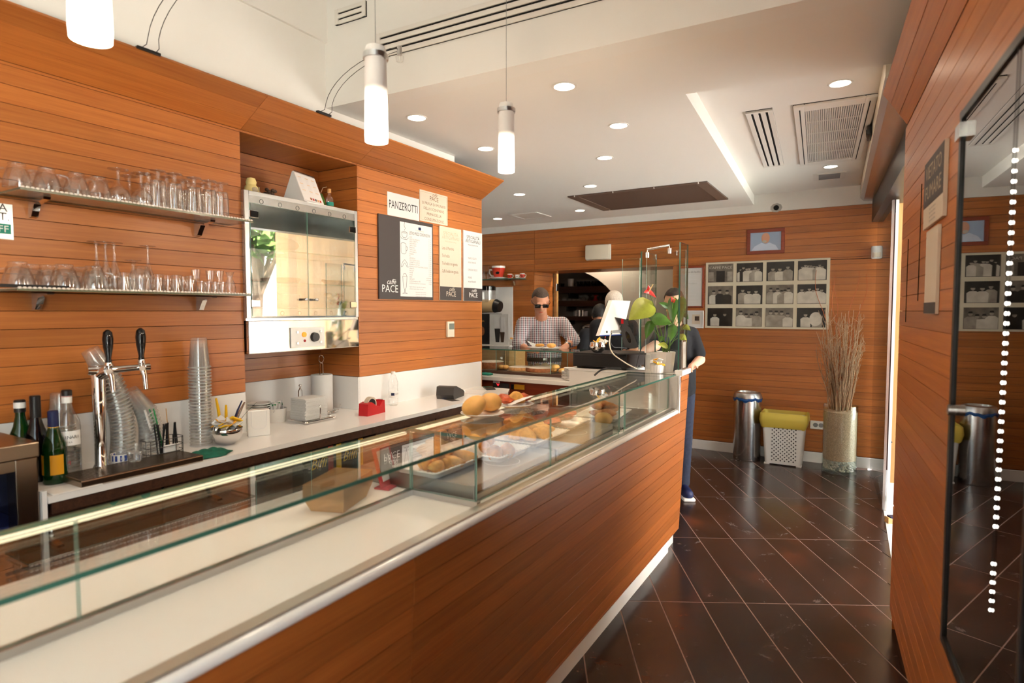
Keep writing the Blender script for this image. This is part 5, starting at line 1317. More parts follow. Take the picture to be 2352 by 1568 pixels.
# things in the cabinet
zs = [zm_ + 0.055, zm_ + 0.19, zm_ + 0.36]
def in_cab(px, z, X=-2.82): return Vector((X, pX(px, 600, X).y, z + 0.0004))
q = in_cab(630, zs[2]); mb = MB(); mb.ell((0, 0, 0.045), (0.10, 0.14, 0.05), 18, 10, fn=lambda d: 1 + 0.06 * math.sin(7 * d.x + 5 * d.y)); tag(mb.build('paper_bag', 'paper', None, q), 'rumpled white paper bundle on the cabinet top shelf', 'bag')
q = in_cab(645, zs[1]); mb = MB(); mb.lathe([(0, 0), (0.085, 0), (0.105, 0.022), (0.108, 0.028), (0.1, 0.03), (0, 0.024)], 30); tag(mb.build('tart', 'cake_dark', None, q), 'flat brown tart on the cabinet middle shelf', 'cake')
q = in_cab(640, zs[0]); t = thing('food_box', 'white lidded food box low in the warming cabinet', 'box', q); mb = MB(); rbox(mb, 0.08, 0.07, 0.07, 0.015, 0.002); mb.build('tub', 'white_plastic', t); mb = MB(); mb.bb(-0.095, 0.095, -0.085, 0.085, 0.075, 0.083, bev=0.002); mb.build('lid', 'clear_plastic', t, smooth=False)
q = in_cab(765, zs[0]); t = thing('food_tub', 'translucent tub of cookies low in the warming cabinet', 'box', q); mb = MB(); rbox(mb, 0.08, 0.08, 0.09, 0.02, 0.002); mb.build('tub', 'clear_plastic', t)
for k in range(6):
    mb = MB(); mb.ell((0, 0, 0), (0.03, 0.022, 0.014), 10, 8); tag(mb.build('cookie', 'cake', None, (q.x + random.uniform(-.04, .04), q.y + random.uniform(-.04, .04), q.z + 0.03 + 0.01 * k)), 'brown cookie in the cabinet tub', 'cookie', 'cookies in the cabinet tub')
q = in_cab(760, zs[1]); mb = MB(); mb.tube([(0, -0.07, 0.03), (0, -0.03, 0.018), (0, 0.03, 0.018), (0, 0.08, 0.035)], [0.008, 0.018, 0.018, 0.006], 10); tag(mb.build('croissant', 'cake_dark', None, q), 'dark curved pastry on the cabinet middle shelf', 'pastry')
# things on top of the cabinet
zt = zt_ + 0.0005
q = pX(698, 470, -2.74)
cal = thing('desk_calendar', 'white spiral desk calendar standing on the warming cabinet', 'calendar', (-2.74, q.y, zt), rz=0.25)
mb = MB(); mb.prism([(-0.07, 0), (0.07, 0), (0.004, 0.165), (-0.004, 0.165)], -0.095, 0.095, 'y'); mb.build('stand', 'paper', cal, smooth=False)
sl = Vector((-0.066, 0, 0.165)).normalized(); nl = Vector((0, 1, 0)).cross(sl)
M4 = frame((0, 1, 0), sl, nl, Vector((0.07, 0, 0)) + nl * 0.0012)
mb = MB(); mb.bb(-0.093, 0.093, 0.008, 0.17, 0, 0.0012); pg = mb.build('page', 'white_gloss', cal, mtx=M4, smooth=False)
for cxx in (-0.075, -0.012, 0.045):
    for r in range(14):
        mb = MB(); mb.bb(cxx, cxx + 0.028, 0.148 - r * 0.0066, 0.1505 - r * 0.0066, 0.0013, 0.0015); mb.build('date_line', 'ink_orange' if r % 6 == 0 else 'paper_grey', pg, smooth=False)
for k in range(5):
    mb = MB(); mb.bb(-0.03 + k * 0.022, -0.014 + k * 0.022, 0.016, 0.03, 0.0013, 0.0016); mb.build('small_picture', ('cake_dark', 'red_matte', 'dark_grey', 'cake', 'red_glaze')[k], pg, smooth=False)
mb = MB()
for k in range(24): mb.tube([(0.004 + 0.005 * math.cos(a), -0.09 + k * 0.0078, 0.166 + 0.005 * math.sin(a)) for a in [j * 2 * math.pi / 8 for j in range(9)]], 0.0008, 4, cap=False)
mb.build('spiral', 'dark_grey', cal)
q = pX(757, 490, -2.72)
t = thing('spirit_miniature', 'small clear bottle with blue label and wood cap on the warming cabinet', 'bottle', (-2.72, q.y, zt))
mb = MB(); mb.lathe([(0, 0), (.023, 0), (.024, .004), (.024, .055), (.02, .064), (.0085, .078), (.0085, .092)], 20); mb.build('glass_body', 'ware_glass', t); mb = MB(); mb.lathe([(.0105, .09), (.0105, .112), (0, .113)], 14); mb.build('stopper', 'cake', t); wrap_label(t, 'teal_label', 0.0243, 0.012, 0.034, -1.5, 1.2)
q = pX(571, 420, -2.78)
t = thing('matryoshka_doll', 'round gold and cream nesting doll on the warming cabinet', 'doll', (-2.76, q.y, zt))
mb = MB(); mb.lathe([(0, 0), (.028, 0), (.036, .02), (.034, .04), (.024, .052), (.027, .066), (.02, .086), (0, .092)], 22); mb.build('body', 'spadix', t); mb = MB(); mb.ell((0.026, 0.0, 0.025), (0.012, 0.02, 0.018), 12, 8); mb.build('gold_flower', 'ink_gold', t)
q = pX(618, 440, -2.76)
mb = MB(); rnd = random.Random(4)
for k in range(16): mb.ell((rnd.uniform(-.02, .02), rnd.uniform(-.025, .025), rnd.uniform(.008, .045)), (0.011, 0.011, 0.009), 8, 6)
tag(mb.build('dried_flower', 'leather', None, (-2.75, q.y, zt)), 'small dark dried flower head on the warming cabinet', 'dried flower')
q = pX(592, 440, -2.78); mb = MB(); mb.lathe([(0, 0), (0.012, 0), (0.013, 0.02), (0.004, 0.03), (0.004, 0.05), (0, 0.052)], 12); tag(mb.build('gold_figurine', 'ink_gold', None, (-2.77, q.y, zt)), 'tiny gold figurine beside the nesting doll', 'figurine')
q = pX(556, 400, -2.86)
t = thing('toothpick_dispenser', 'blue and steel dispenser with chain at the niche left corner', 'dispenser', (-2.84, 1.905, zt)); mb = MB(); mb.lathe([(0, 0), (.022, 0), (.022, .12), (.014, .125)], 16); mb.build('body', 'blue', t); mb = MB(); mb.lathe([(.023, .125), (.023, .16), (.0, .165)], 16); mb.build('lid', 'steel', t)
q = pX(738, 465, -2.80)
t = thing('dried_gourd', 'green gourd with thin curved stalk behind the calendar', 'gourd', (-2.83, q.y + 0.02, zt)); mb = MB(); mb.lathe([(0, 0), (.026, .002), (.034, .03), (.024, .07), (.012, .1), (0, .105)], 16); mb.build('body', 'leaf_green', t); mb = MB(); mb.tube([(0, 0, .1), (0.0, 0.02, .14), (0, 0.05, .15)], 0.0025, 6); mb.build('stalk', 'twig', t)

# ================================================================== SIGNS ON THE LEFT WALL
def logo(t, x, y, s, mt, z):
    text('PACE', 0.075 * s, mt, t, x, y, z, 'CENTER', sx=0.95); text('caffè', 0.052 * s, mt, t, x + 0.012 * s, y + 0.058 * s, z, 'CENTER', shear=0.4)
def wallsign2(name, label, cat, xl, yt, yb, xr, mt, th=0.006):
    a, b, c = pX(xl, yt, -2.68), pX(xl, yb, -2.68), pX(xr, yt, -2.68)
    w_, h_ = c.y - a.y, a.z - b.z
    t = thing(name, label, cat, mtx=on_left((-2.68, (a.y + c.y) / 2, (a.z + b.z) / 2)))
    mb = MB(); mb.box((0, 0, th / 2), (w_, h_, th), bev=min(0.001, th / 3)); mb.build('board', mt, t, smooth=False)
    return t, w_, h_
t, w_, h_ = wallsign2('paper_sign', 'white paper sign lettered PANZEROTTI on the wood wall', 'sign', 889, 439, 493, 962, 'paper', 0.0015)
text('PANZEROTTI', 0.075, 'ink', t, 0, -0.026, 0.0018, 'CENTER', width=w_ * 0.9)
t, w_, h_ = wallsign2('notice_sign', 'cream notice asking for the receipt, above the price lists', 'sign', 963, 434, 506, 1027, 'paper_cream', 0.003)
mb = MB()
for (x, y, a, b) in ((0, h_ / 2 - 0.012, w_ - 0.02, 0.002), (0, -h_ / 2 + 0.012, w_ - 0.02, 0.002), (w_ / 2 - 0.012, 0, 0.002, h_ - 0.024), (-w_ / 2 + 0.012, 0, 0.002, h_ - 0.024)): mb.box((x, y, 0.0032), (a, b, 0.0003))
mb.build('printed_border', 'ink_gold', t, smooth=False)
logo(t, 0, h_ * 0.22, 0.6, 'ink_brown', 0.0034)
for k, s_ in enumerate(('SI PREGA DI MUNIRSI', 'DELLO SCONTRINO', 'PRIMA DELLA', 'CONSUMAZIONE')): text(s_, 0.027, 'ink_brown', t, 0, h_ * 0.06 - k * 0.036, 0.0034, 'CENTER', width=(0.2, 0.175, 0.125, 0.165)[k] * w_ / 0.24)
t, w_, h_ = wallsign2('price_board', 'dark framed price list board headed LISTINO PREZZI', 'sign', 866, 490, 686, 991, 'charcoal', 0.012)
a, b = pX(911, 505, -2.68), pX(987, 683, -2.68)
lw = w_ * 0.615; lx = w_ / 2 - 0.012 - lw / 2
mb = MB(); mb.box((lx, -0.002, 0.0126), (lw, h_ - 0.045, 0.001)); mb.build('printed_sheet', 'paper', t, smooth=False)
zt2 = 0.0133
x0 = lx - lw / 2
logo(t, -w_ / 2 + (w_ - lw) / 2 - 0.006, -h_ / 2 + 0.045, 0.92, 'white_paint', 0.0124)
text('LISTINO PREZZI CONSUMAZIONI', 0.03, 'ink', t, x0 + lw * 0.27, h_ * 0.315, zt2, 'LEFT', width=lw * 0.66)
for k in range(3):
    mb = MB(); mb.ell((x0 + lw * 0.6 + (k - 1) * 0.008, h_ * 0.405, zt2), (0.007, 0.011, 0.0004), 8, 6); mb.build('crest', 'navy', t)
text('Confcommercio', 0.014, 'ink_gold', t, x0 + lw * 0.6, h_ * 0.37, zt2, 'CENTER')
ITEMS = ['CAFFÈ', 'CAFFÈ DECAFFEINATO', 'CAFFÈ CORRETTO', 'CAFFÈ FREDDO', "CAFFÈ D'ORZO", 'ESPRESSINO', 'CAPPUCCINO', 'LATTE BIANCO', 'GINSENG', 'TÈ', 'CAMOMILLA', 'CIOCCOLATA CALDA', 'CORNETTO CLASSICO', 'BEVANDE IN LATTINA', 'BEVANDE IN BOTTIGLIA ANALCOLICHE', 'SPREMUTE', 'FRULLATI', 'FRAPPÈ', 'AMARI', 'BIRRE', 'DISTILLATI', 'ACQUA bottiglia da 0,50L', 'ACQUA bicchiere fuori consumazione']
PR = ['1,10', '1,20', '1,40', '1,20', '1,20', '1,20', '1,50', '1,10', '1,50', '1,80', '1,80', '2,50', '1,00', '2,50', '2,50', '3,00', '3,00', '3,00', '3,00', 'per tipologia', 'per tipologia', '1,00', '0,20']
for k, s_ in enumerate(ITEMS):
    y = h_ * 0.275 - k * h_ * 0.0262
    text(s_, 0.0135, 'ink_grey', t, x0 + lw * 0.27, y, zt2, 'LEFT', sx=0.8, name='price_line')
    text(('€ ' if k not in (19, 20) else '') + PR[k], 0.0135, 'ink_grey', t, x0 + lw * 0.97, y, zt2, 'RIGHT', sx=0.8, name='price_line')
for k, s_ in enumerate(('Aperto il bar per ogni attimo di colazione', 'servizio al tavolo incluso nel prezzo')): text(s_, 0.012, 'ink_grey', t, x0 + lw * 0.27, -h_ * 0.345 - k * 0.014, zt2, 'LEFT', sx=0.85)
for k in range(3): text('Confcommercio - Bari e provincia', 0.009, 'ink_grey', t, x0 + lw * 0.62, -h_ * 0.41 - k * 0.014, zt2, 'CENTER', sx=0.9)
def outline(parent, pts, x, y, s, mt='ink', r=0.0011): 
    mb = MB(); mb.tube([(x + a * s, y + b * s, zt2) for a, b in pts], r, 4); mb.build('line_drawing', mt, parent)
xc = x0 + lw * 0.13; S = 0.04
cup_o = [(-.7, .4), (-.6, -.2), (-.3, -.5), (.3, -.5), (.6, -.2), (.7, .4), (.35, .5), (-.35, .5), (-.7, .4), (-.3, .3), (.35, .3), (.7, .4)]
outline(t, cup_o, xc, h_ * 0.30, S); outline(t, [(-1, -.4), (-.6, -.75), (.6, -.75), (1, -.4)], xc, h_ * 0.30, S); outline(t, [(0, .7), (.2, 1.1), (-.1, 1.6), (.15, 2.2)], xc, h_ * 0.30, S)
outline(t, [(-.8, 1), (-.8, -.8), (-.4, -1.1), (.4, -1.1), (.8, -.8), (.8, 1), (.3, 1.15), (-.3, 1.15), (-.8, 1)], xc - 0.01, h_ * 0.13, S * .8); outline(t, [(.8, .4), (1.2, .4), (1.3, 0), (1.0, -.4), (.8, -.4)], xc - 0.01, h_ * 0.13, S * .8)
outline(t, [(-1, -.6), (-.6, .3), (0, .8), (.6, .3), (1, -.6), (.6, -.5), (.3, 0), (0, .2), (-.3, 0), (-.6, -.5), (-1, -.6)], xc, -h_ * 0.06, S * .9)
outline(t, [(-.45, .9), (-.25, -.6), (-.05, -.8), (-.05, -1.2), (-.5, -1.35), (.5, -1.35), (.05, -1.2), (.05, -.8), (.25, -.6), (.45, .9), (-.45, .9), (-.2, 1.3), (.2, 1.3), (.45, .9)], xc, -h_ * 0.30, S * 1.25)
for (xl, yt, yb, xr, lab, mt, ink, lines, ly0, lstep, lsz) in (
    (1007, 518, 689, 1057, 'cream menu board SPECIALITÀ ARTIGIANALI listing four cold drinks', 'paper_cream', 'ink_gold', ['Latte di Mandorla', 'Thè freddo', 'Thè freddo con granita', 'Caffè freddo con granita'], 0.19, 0.056, 0.033),
    (1062, 528, 691, 1105, 'white menu board SPECIALITÀ ARTIGIANALI at the wall end', 'paper', 'ink', ['FRAPPÈ DI GELATO', 'vari gusti disponibili', '', 'ESPRESSINO FREDDO', '', 'PIADINE', 'vari gusti disponibili', '', 'TAGLIERI DI SALUMI'], 0.10, 0.03, 0.022)):
    t, w_, h_ = wallsign2('menu_board', lab, 'sign', xl, yt, yb, xr, mt, 0.01)
    mb = MB(); mb.box((0, -h_ / 2 + h_ * 0.095, 0.0106), (w_ - 0.004, h_ * 0.185, 0.0008)); mb.build('dark_band', 'charcoal', t, smooth=False)
    logo(t, 0, -h_ / 2 + h_ * 0.055, 0.72, 'paper_cream' if ink != 'ink' else 'white_paint', 0.0114)
    text('SPECIALITÀ', 0.036, ink, t, 0, h_ * 0.39, 0.0104, 'CENTER', width=w_ * 0.68); text('ARTIGIANALI', 0.036, ink, t, 0, h_ * 0.335, 0.0104, 'CENTER', width=w_ * 0.78); text('PRODUZIONE PROPRIA', 0.013, ink, t, 0, h_ * 0.295, 0.0104, 'CENTER')
    for k, s_ in enumerate(lines):
        if s_: text(s_, lsz, 'ink_brown' if ink != 'ink' else 'ink_grey', t, -w_ * (0.40 if ink != 'ink' else 0.27), h_ * ly0 - k * lstep, 0.0104, 'LEFT', sx=0.62)
# thermostat
q = pX(1032, 756, -2.68)
t = thing('wall_thermostat', 'cream wall thermostat with grey display below the menu boards', 'thermostat', mtx=on_left(q))
mb = MB(); mb.box((0, 0, 0.009), (0.085, 0.118, 0.018), bev=0.004); mb.build('case', 'cream_plastic', t, smooth=False)
mb = MB(); mb.box((0.006, 0.022, 0.0185), (0.06, 0.044, 0.001)); mb.build('display', 'screen_grey', t, smooth=False)
# ================================================================== FOOD AND THINGS ON THE BAR
def pd(x, y, d): return CAMP + ray(x, y) * d
rnd = random.Random(21)
def blob(name, r, mt, amp=0.12, fq=4.0, seed=1, nu=14, nv=10):
    ph = [random.Random(seed * 7 + k).uniform(0, 6) for k in range(4)]
    mb = MB(); mb.ell((0, 0, 0), r, nu, nv, fn=lambda d: 1 + amp * math.sin(fq * d.x + ph[0]) * math.cos(fq * d.y + ph[1]) + amp * 0.5 * math.sin(fq * 1.7 * d.z + ph[2]))
    return mb.mesh(name, mt, ang=80)
def paper_tray(label, c, lx, ly, rz, cat='tray', mt='porcelain', flare=1.12, h=0.02):
    t = thing('food_tray', label, cat, c, rz=rz)
    mb = MB(); rbox(mb, lx, ly, h, 0.015, 0.003, flare); mb.build('dish', mt, t)
    mb = MB()
    for k in range(44):
        a = k / 44 * 2 * math.pi; sx, sy = lx * flare, ly * flare
        x = sx * max(-1, min(1, 1.35 * math.cos(a))); y = sy * max(-1, min(1, 1.35 * math.sin(a)))
        mb.ell((x, y, h + 0.003), (0.006, 0.006, 0.003), 6, 4)
    mb.build('scalloped_edge', mt, t)['kind'] = 'stuff'
    return t
def heap(name, label, cat, grp, meshes, c, rz, n, ex, ey, z0, dz, sc=(0.85, 1.15), flat=0.5):
    R_ = Matrix.Rotation(rz, 3, 'Z'); out = []
    for k in range(n):
        lay = 0 if k < n * 0.62 else 1
        f = 0.85 if lay == 0 else 0.55
        p = R_ @ Vector((rnd.uniform(-ex, ex) * f, rnd.uniform(-ey, ey) * f, 0))
        s_ = rnd.uniform(*sc)
        o = meshobj(name, meshes[k % len(meshes)], None, (c[0] + p.x, c[1] + p.y, c[2] + z0 + lay * dz + rnd.uniform(0, 0.006)), (rnd.uniform(-flat, flat), rnd.uniform(-flat, flat), rnd.uniform(0, 6.28)), (s_, s_, s_))
        tag(o, label, cat, grp); out.append(o)
    return out
ZW = ZT + 0.0565
CRO = [blob('croquette', (0.042, 0.022, 0.02), 'fried', 0.10, 3, k) for k in range(3)]
PAN = [blob('panzerotto', (0.05, 0.03, 0.024), 'fried', 0.14, 3.2, k + 5) for k in range(3)]
BAL = [blob('arancino', (0.029, 0.029, 0.029), 'fried_dark', 0.07, 4, k + 9) for k in range(2)]
PIZ = [blob('pizzetta', (0.045, 0.04, 0.014), 'pizza_red', 0.16, 6, k + 12) for k in range(3)]
ROL = [blob('roll', (0.055, 0.026, 0.02), 'crumbed', 0.08, 3, k + 15) for k in range(2)]
BUN = [blob('bun', (0.05, 0.042, 0.036), 'bread', 0.04, 2, k + 18, 18, 12) for k in range(2)]
c = Vector((-1.345, 1.725, ZW))
paper_tray('white scalloped tray heaped with pale croquettes in the glass case', c, 0.088, 0.125, 0.0)
heap('croquette', 'golden fried croquette heaped on the nearest white tray', 'croquette', 'croquettes on the white tray', CRO, c, 0.0, 36, 0.085, 0.115, 0.03, 0.03)
c2 = Vector((-1.27, 2.0, ZW))
paper_tray('white tray with a few fried rice balls in the glass case', c2, 0.085, 0.105, 0.0)
for (px, py, mi, lab) in ((1135, 1040, 0, 'dark fried rice ball with a filling hole on the second tray'), (1112, 1025, 1, 'small dark fried rice ball beside the pale tray divider'), (1120, 1010, 0, 'round fried rice ball at the back of the second tray'), (1165, 1035, 1, 'knobbly fried dough ball alone on the second tray')):
    q = pz(px, py, ZW + 0.03); o = meshobj('rice_ball', BAL[mi], None, (q.x, q.y, ZW + 0.029), (0.3 * mi, 0.4, px)); o.scale = (1.1,) * 3 if px != 1112 else (0.8,) * 3; tag(o, lab, 'rice ball')
c3 = Vector((-1.48, 2.0, ZW))
paper_tray('white tray of battered bites at the back of the glass case', c3, 0.09, 0.13, 0)
heap('fried_bite', 'battered fried bite on the rear white tray', 'snack', 'battered bites on the rear tray', BAL + CRO[:1], c3, 0, 14, 0.07, 0.11, 0.03, 0.03)
c4 = Vector((-1.31, 2.33, ZW))
paper_tray('long white tray piled with half moon panzerotti', c4, 0.12, 0.15, 0)
heap('panzerotto', 'golden half moon panzerotto piled on the long white tray', 'panzerotto', 'panzerotti on the long tray', PAN, c4, 0, 22, 0.11, 0.14, 0.032, 0.04)
c5 = Vector((-1.33, 2.68, ZW))
paper_tray('dark edged tray of red pizza slices in the glass case', c5, 0.12, 0.13, 0, mt='steel')
heap('pizza_slice', 'red topped pizza slice on the tray beyond the panzerotti', 'pizza', 'pizza slices on the steel tray', PIZ, c5, 0, 16, 0.10, 0.11, 0.03, 0.026, flat=0.25)
zw2 = ZT + 0.0215
c6 = Vector((-1.30, 3.22, zw2))
paper_tray('white tray of breaded rolls at the far end of the glass case', c6, 0.11, 0.16, 0.1)
heap('breaded_roll', 'brown breaded roll at the far end of the glass case', 'roll', 'breaded rolls', ROL, c6, 0.1, 11, 0.07, 0.13, 0.03, 0.034, flat=0.15)
q = pz(1395, 965, zw2 + 0.03); tag(meshobj('bread_bun', BUN[0], None, (q.x - 0.02, q.y, zw2 + 0.035)), 'pale round bun below the breaded rolls in the case', 'bun')
# price cards standing behind the near trays
# plates on the glass top
PL = plate_mesh(0.085, 'plate')
q = pz(1108, 938, ZG + 0.001); t = thing('bun_plate', 'white plate with two soft buns on the glass top', 'plate', (-1.262, pX(1108, 938, -1.262).y, ZG + 0.0006)); meshobj('dish', PL, t)
for (px, lab, mi, r) in ((1090, 'tilted soft bun leaning on the other on the white plate', 0, (0.35, -0.5, 0.4)), (1126, 'large soft bun lying flat on the white plate', 1, (0.05, 0.05, 1.3))):
    p = pX(px, 925, -1.262); o = meshobj('bread_bun', BUN[mi], None, (-1.262, p.y, ZG + 0.046), r); tag(o, lab, 'bun')
q = pX(1180, 925, -1.27); t = thing('pastry_plate', 'white plate with red pastries and a paper napkin on the glass top', 'plate', (-1.27, q.y, ZG + 0.0006)); meshobj('dish', PL, t)
mb = MB(); mb.add([(-0.06, -0.03, 0.016), (0.03, -0.07, 0.018), (0.085, 0.03, 0.05), (0.0, 0.085, 0.034)], [(0, 1, 2, 3)]); mb.build('napkin', 'paper', t, smooth=False)
for k, (dx, dy, lab) in enumerate(((-0.02, -0.035, 'red glazed pastry roll on the napkin plate'), (0.01, 0.012, 'golden cheese pastry in the middle of the napkin plate'), (0.02, 0.05, 'small dark pastry at the edge of the napkin plate'))):
    o = meshobj('pastry', (PIZ[0], PAN[1], PIZ[1])[k], None, (-1.27 + dx, q.y + dy, ZG + 0.036), (0.2, 0.3, k * 1.1), (0.8, 0.75, 1.1)); tag(o, lab, 'pastry')
# nested kraft boxes
q = pz(790, 1180, ZT)
kc = Vector((-1.475, pX(780, 1150, -1.475).y, ZT + 0.0005))
for k in range(7):
    s_ = 1.0
    mb = MB(); a, b, h_ = 0.055, 0.085, 0.05
    vs_ = [(x * f * a, y * f * b, z) for z, f in ((0, 1.0), (h_, 1.28)) for x, y in ((-1, -1), (1, -1), (1, 1), (-1, 1))]
    mb.add(vs_, [(3, 2, 1, 0), (0, 1, 5, 4), (1, 2, 6, 5), (2, 3, 7, 6), (3, 0, 4, 7)])
    if k == 0: km = mb.mesh('kraft_tray', 'kraft', smooth=False, recalc=False)
    tag(meshobj('kraft_tray', km, None, (kc.x, kc.y, kc.z + k * 0.0065), (0, 0, 0.35)), 'brown kraft paper tray nested in the stack behind the glass', 'tray', 'kraft trays nested in a stack')
q = pX(872, 1115, -1.50)
t = thing('card_stand', 'red framed white card leaning behind the kraft trays', 'card stand', (-1.47, q.y + 0.02, ZT + 0.0005), rz=0.2)
Rx = Matrix.Rotation(-0.25, 4, 'Y')
mb = MB(); mb.box((0, 0, 0.075), (0.008, 0.11, 0.15), bev=0.002); mb.build('frame', 'red_plastic', t, mtx=Rx, smooth=False)
mb = MB(); mb.box((0.005, 0, 0.08), (0.002, 0.08, 0.11)); mb.build('card', 'paper', t, mtx=Rx, smooth=False)
mb = MB(); mb.bb(-0.03, 0.03, -0.055, 0.055, 0, 0.006); mb.build('foot', 'red_plastic', t, smooth=False)

# ================================================================== SECOND COUNTER ACROSS THE END
Z2, G2 = 1.02, 1.24
c2t = thing('cake_counter', 'second bar counter with cake case, crossing behind the till', 'counter')
mb = MB(); mb.bb(-4.2, -1.82, 4.25, 4.86, Z2 - 0.035, Z2, bev=0.003); mb.build('worktop', 'white_laminate', c2t, smooth=False)
mb = MB(); mb.bb(-4.2, -1.82, 4.32, 4.84, 0, Z2 - 0.036); mb.build('carcass', 'wood_frame', c2t, smooth=False)
for k in range(4):
    x0 = -4.1 + k * 0.56
    mb = MB(); mb.bb(x0, x0 + 0.54, 4.305, 4.32, 0.1, 0.80, bev=0.003); dd = mb.build('cupboard_door', 'wood_frame', c2t, smooth=False)
    mb = MB(); mb.tube([(x0 + 0.05, 4.30, 0.6), (x0 + 0.05, 4.275, 0.61), (x0 + 0.05, 4.275, 0.75), (x0 + 0.05, 4.30, 0.76)], 0.006, 8); mb.build('door_handle', 'steel', dd)
mb = MB(); mb.bb(-4.2, -1.95, 4.47, 4.86, Z2, Z2 + 0.022); mb.build('case_floor', 'wood_dark', c2t, smooth=False)
glass_sheet('top_pane', (-4.2, -1.90, 4.49, 4.84, G2 - 0.01, G2), c2t)
glass_sheet('front_pane', (-4.2, -1.90, 4.835, 4.842, Z2 + 0.022, G2 - 0.0105), c2t, mt='pane_glass', edge='glass_edge_pale')
for x in (-2.85, -2.30): glass_sheet('divider_pane', (x, x + 0.006, 4.50, 4.834, Z2 + 0.022, G2 - 0.0105), c2t, mt='pane_glass', edge='glass_edge_pale')
# controllers on the carcass face
for (x0, y0, x1, y1, mt, nm) in ((1134, 878, 1170, 895, 'dark_grey', 'controller'), (1134, 869, 1148, 880, 'label_white', 'socket_cover'), (1175, 882, 1182, 894, 'black_plastic', 'switch'), (1182, 882, 1205, 895, 'label_yellow', 'warning_label')):
    a, b = pY(x0, y0, 4.318), pY(x1, y1, 4.318)
    mb = MB(); mb.bb(a.x, b.x, 4.306, 4.319, b.z, a.z, bev=0.002); mb.build(nm, mt, c2t, smooth=False)
a = pY(1144, 884, 4.305); mb = MB(); mb.prism([(a.x - 0.014, a.z + 0.014), (a.x, a.z - 0.008), (a.x + 0.014, a.z + 0.014), (a.x, a.z + 0.004)], 4.303, 4.305, 'y'); mb.build('red_indicator', 'red_lamp', c2t, smooth=False)
# cakes in the second case
zf = Z2 + 0.0225
def cake_at(px, lab, r, h, mt, top=None, nm='cake', yy=4.66):
    q = pY(px, 840, yy); t = thing(nm, lab, 'cake', (q.x, yy, zf))
    mb = MB(); mb.lathe([(0, 0.006), (r, 0.006), (r * 1.03, h * 0.5), (r * 0.97, h), (0, h * 1.03)], 26); mb.build('sponge', mt, t)
    if top: mb = MB(); mb.lathe([(r * 0.98, h * 1.0), (r * 0.9, h * 1.06), (0, h * 1.12)], 22); mb.build('sugar_top', top, t)
    mb = MB(); mb.lathe([(0, 0), (r * 1.12, 0.0), (r * 1.14, 0.004), (0, 0.005)], 26); mb.build('gold_board', 'ink_gold', t)
cake_at(1128, 'tall almond cake dusted with sugar beside the wall end', 0.125, 0.065, 'cake_dark', 'icing')
cake_at(1196, 'flat pale almond tart in the cake case', 0.11, 0.035, 'cake', 'icing', yy=4.62)
cake_at(1243, 'dark cake under thick icing sugar in the cake case', 0.135, 0.04, 'cake_dark', 'icing', yy=4.62)
for (px, lab, mi, dz) in ((1152, 'yellow cheese pastry beside the almond cake', 1, 0), (1162, 'small cream bun beside the cheese pastry', 0, 0), (1276, 'split cream pastry on top of another in the cake case', 1, 0.03), (1272, 'split cream pastry lying beneath another in the cake case', 0, 0), (1292, 'small fruit pastry at the right end of the cake case', 1, 0)):
    q = pY(px, 840, 4.60); o = meshobj('cream_pastry', BUN[mi], None, (q.x, 4.60, zf + 0.024 + dz), (0.1, 0.1, px), (0.72, 0.72, 0.6)); tag(o, lab, 'pastry')
# saucer stacks on the worktop
for (px, n, yy, lab) in ((1316, 8, 4.34, 'before the black cash drawer'), (1310, 5, 4.43, 'behind the front saucer stack')):
    q = pY(px, 860, yy); rr_ = plate_mesh(0.058)
    for k in range(n): tag(meshobj('saucer', rr_, None, (q.x - 0.02, yy, Z2 + (0.0005) + k * 0.0125 + (0.0 if yy < 4.4 else 0.0))), 'white saucer in the stack ' + lab, 'saucer', 'saucers stacked ' + lab)
q = pY(1116, 850, 4.33); mb = MB(); mb.ell((0, 0, 0.012), (0.07, 0.035, 0.014), 16, 8, fn=lambda d: 1 + 0.15 * math.sin(9 * d.x) * math.cos(7 * d.y)); tag(mb.build('wiping_cloth', 'teal_label', None, (q.x, 4.33, Z2 - 0.002)), 'small teal cloth on the second worktop by the wall end', 'cloth')
# patterned cartons on a stool behind the bar
q = pY(1230, 910, 4.05)
lowst = thing('storage_stand', 'low dark stand carrying the patterned pastry boxes behind the bar', 'stand', (-2.12, 4.08, 0))
mb = MB(); mb.bb(-0.3, 0.3, -0.12, 0.12, 0.60, 0.63); mb.build('shelf_board', 'wood_dark', lowst, smooth=False)
for sx in (-1, 1):
    for sy in (-1, 1):
        mb = MB(); mb.bb(sx * 0.28 - 0.015, sx * 0.28 + 0.015, sy * 0.1 - 0.015, sy * 0.1 + 0.015, 0, 0.60); mb.build('leg', 'wood_dark', lowst, smooth=False)
for k, (x, h_, lab) in enumerate(((-2.27, 0.20, 'taller patterned pastry box behind the bar'), (-2.0, 0.19, 'second patterned pastry box beside the till'))):
    t = thing('pastry_box', lab, 'box', (x, 4.08, 0.6305)); mb = MB(); mb.bb(-0.125, 0.125, -0.09, 0.09, 0, h_, bev=0.002); mb.build('carton', 'patterned_card', t, smooth=False); mb = MB(); mb.bb(-0.127, 0.127, -0.092, 0.092, h_ * 0.62, h_ * 0.64); mb.build('lid_edge', 'paper_grey', t, smooth=False)

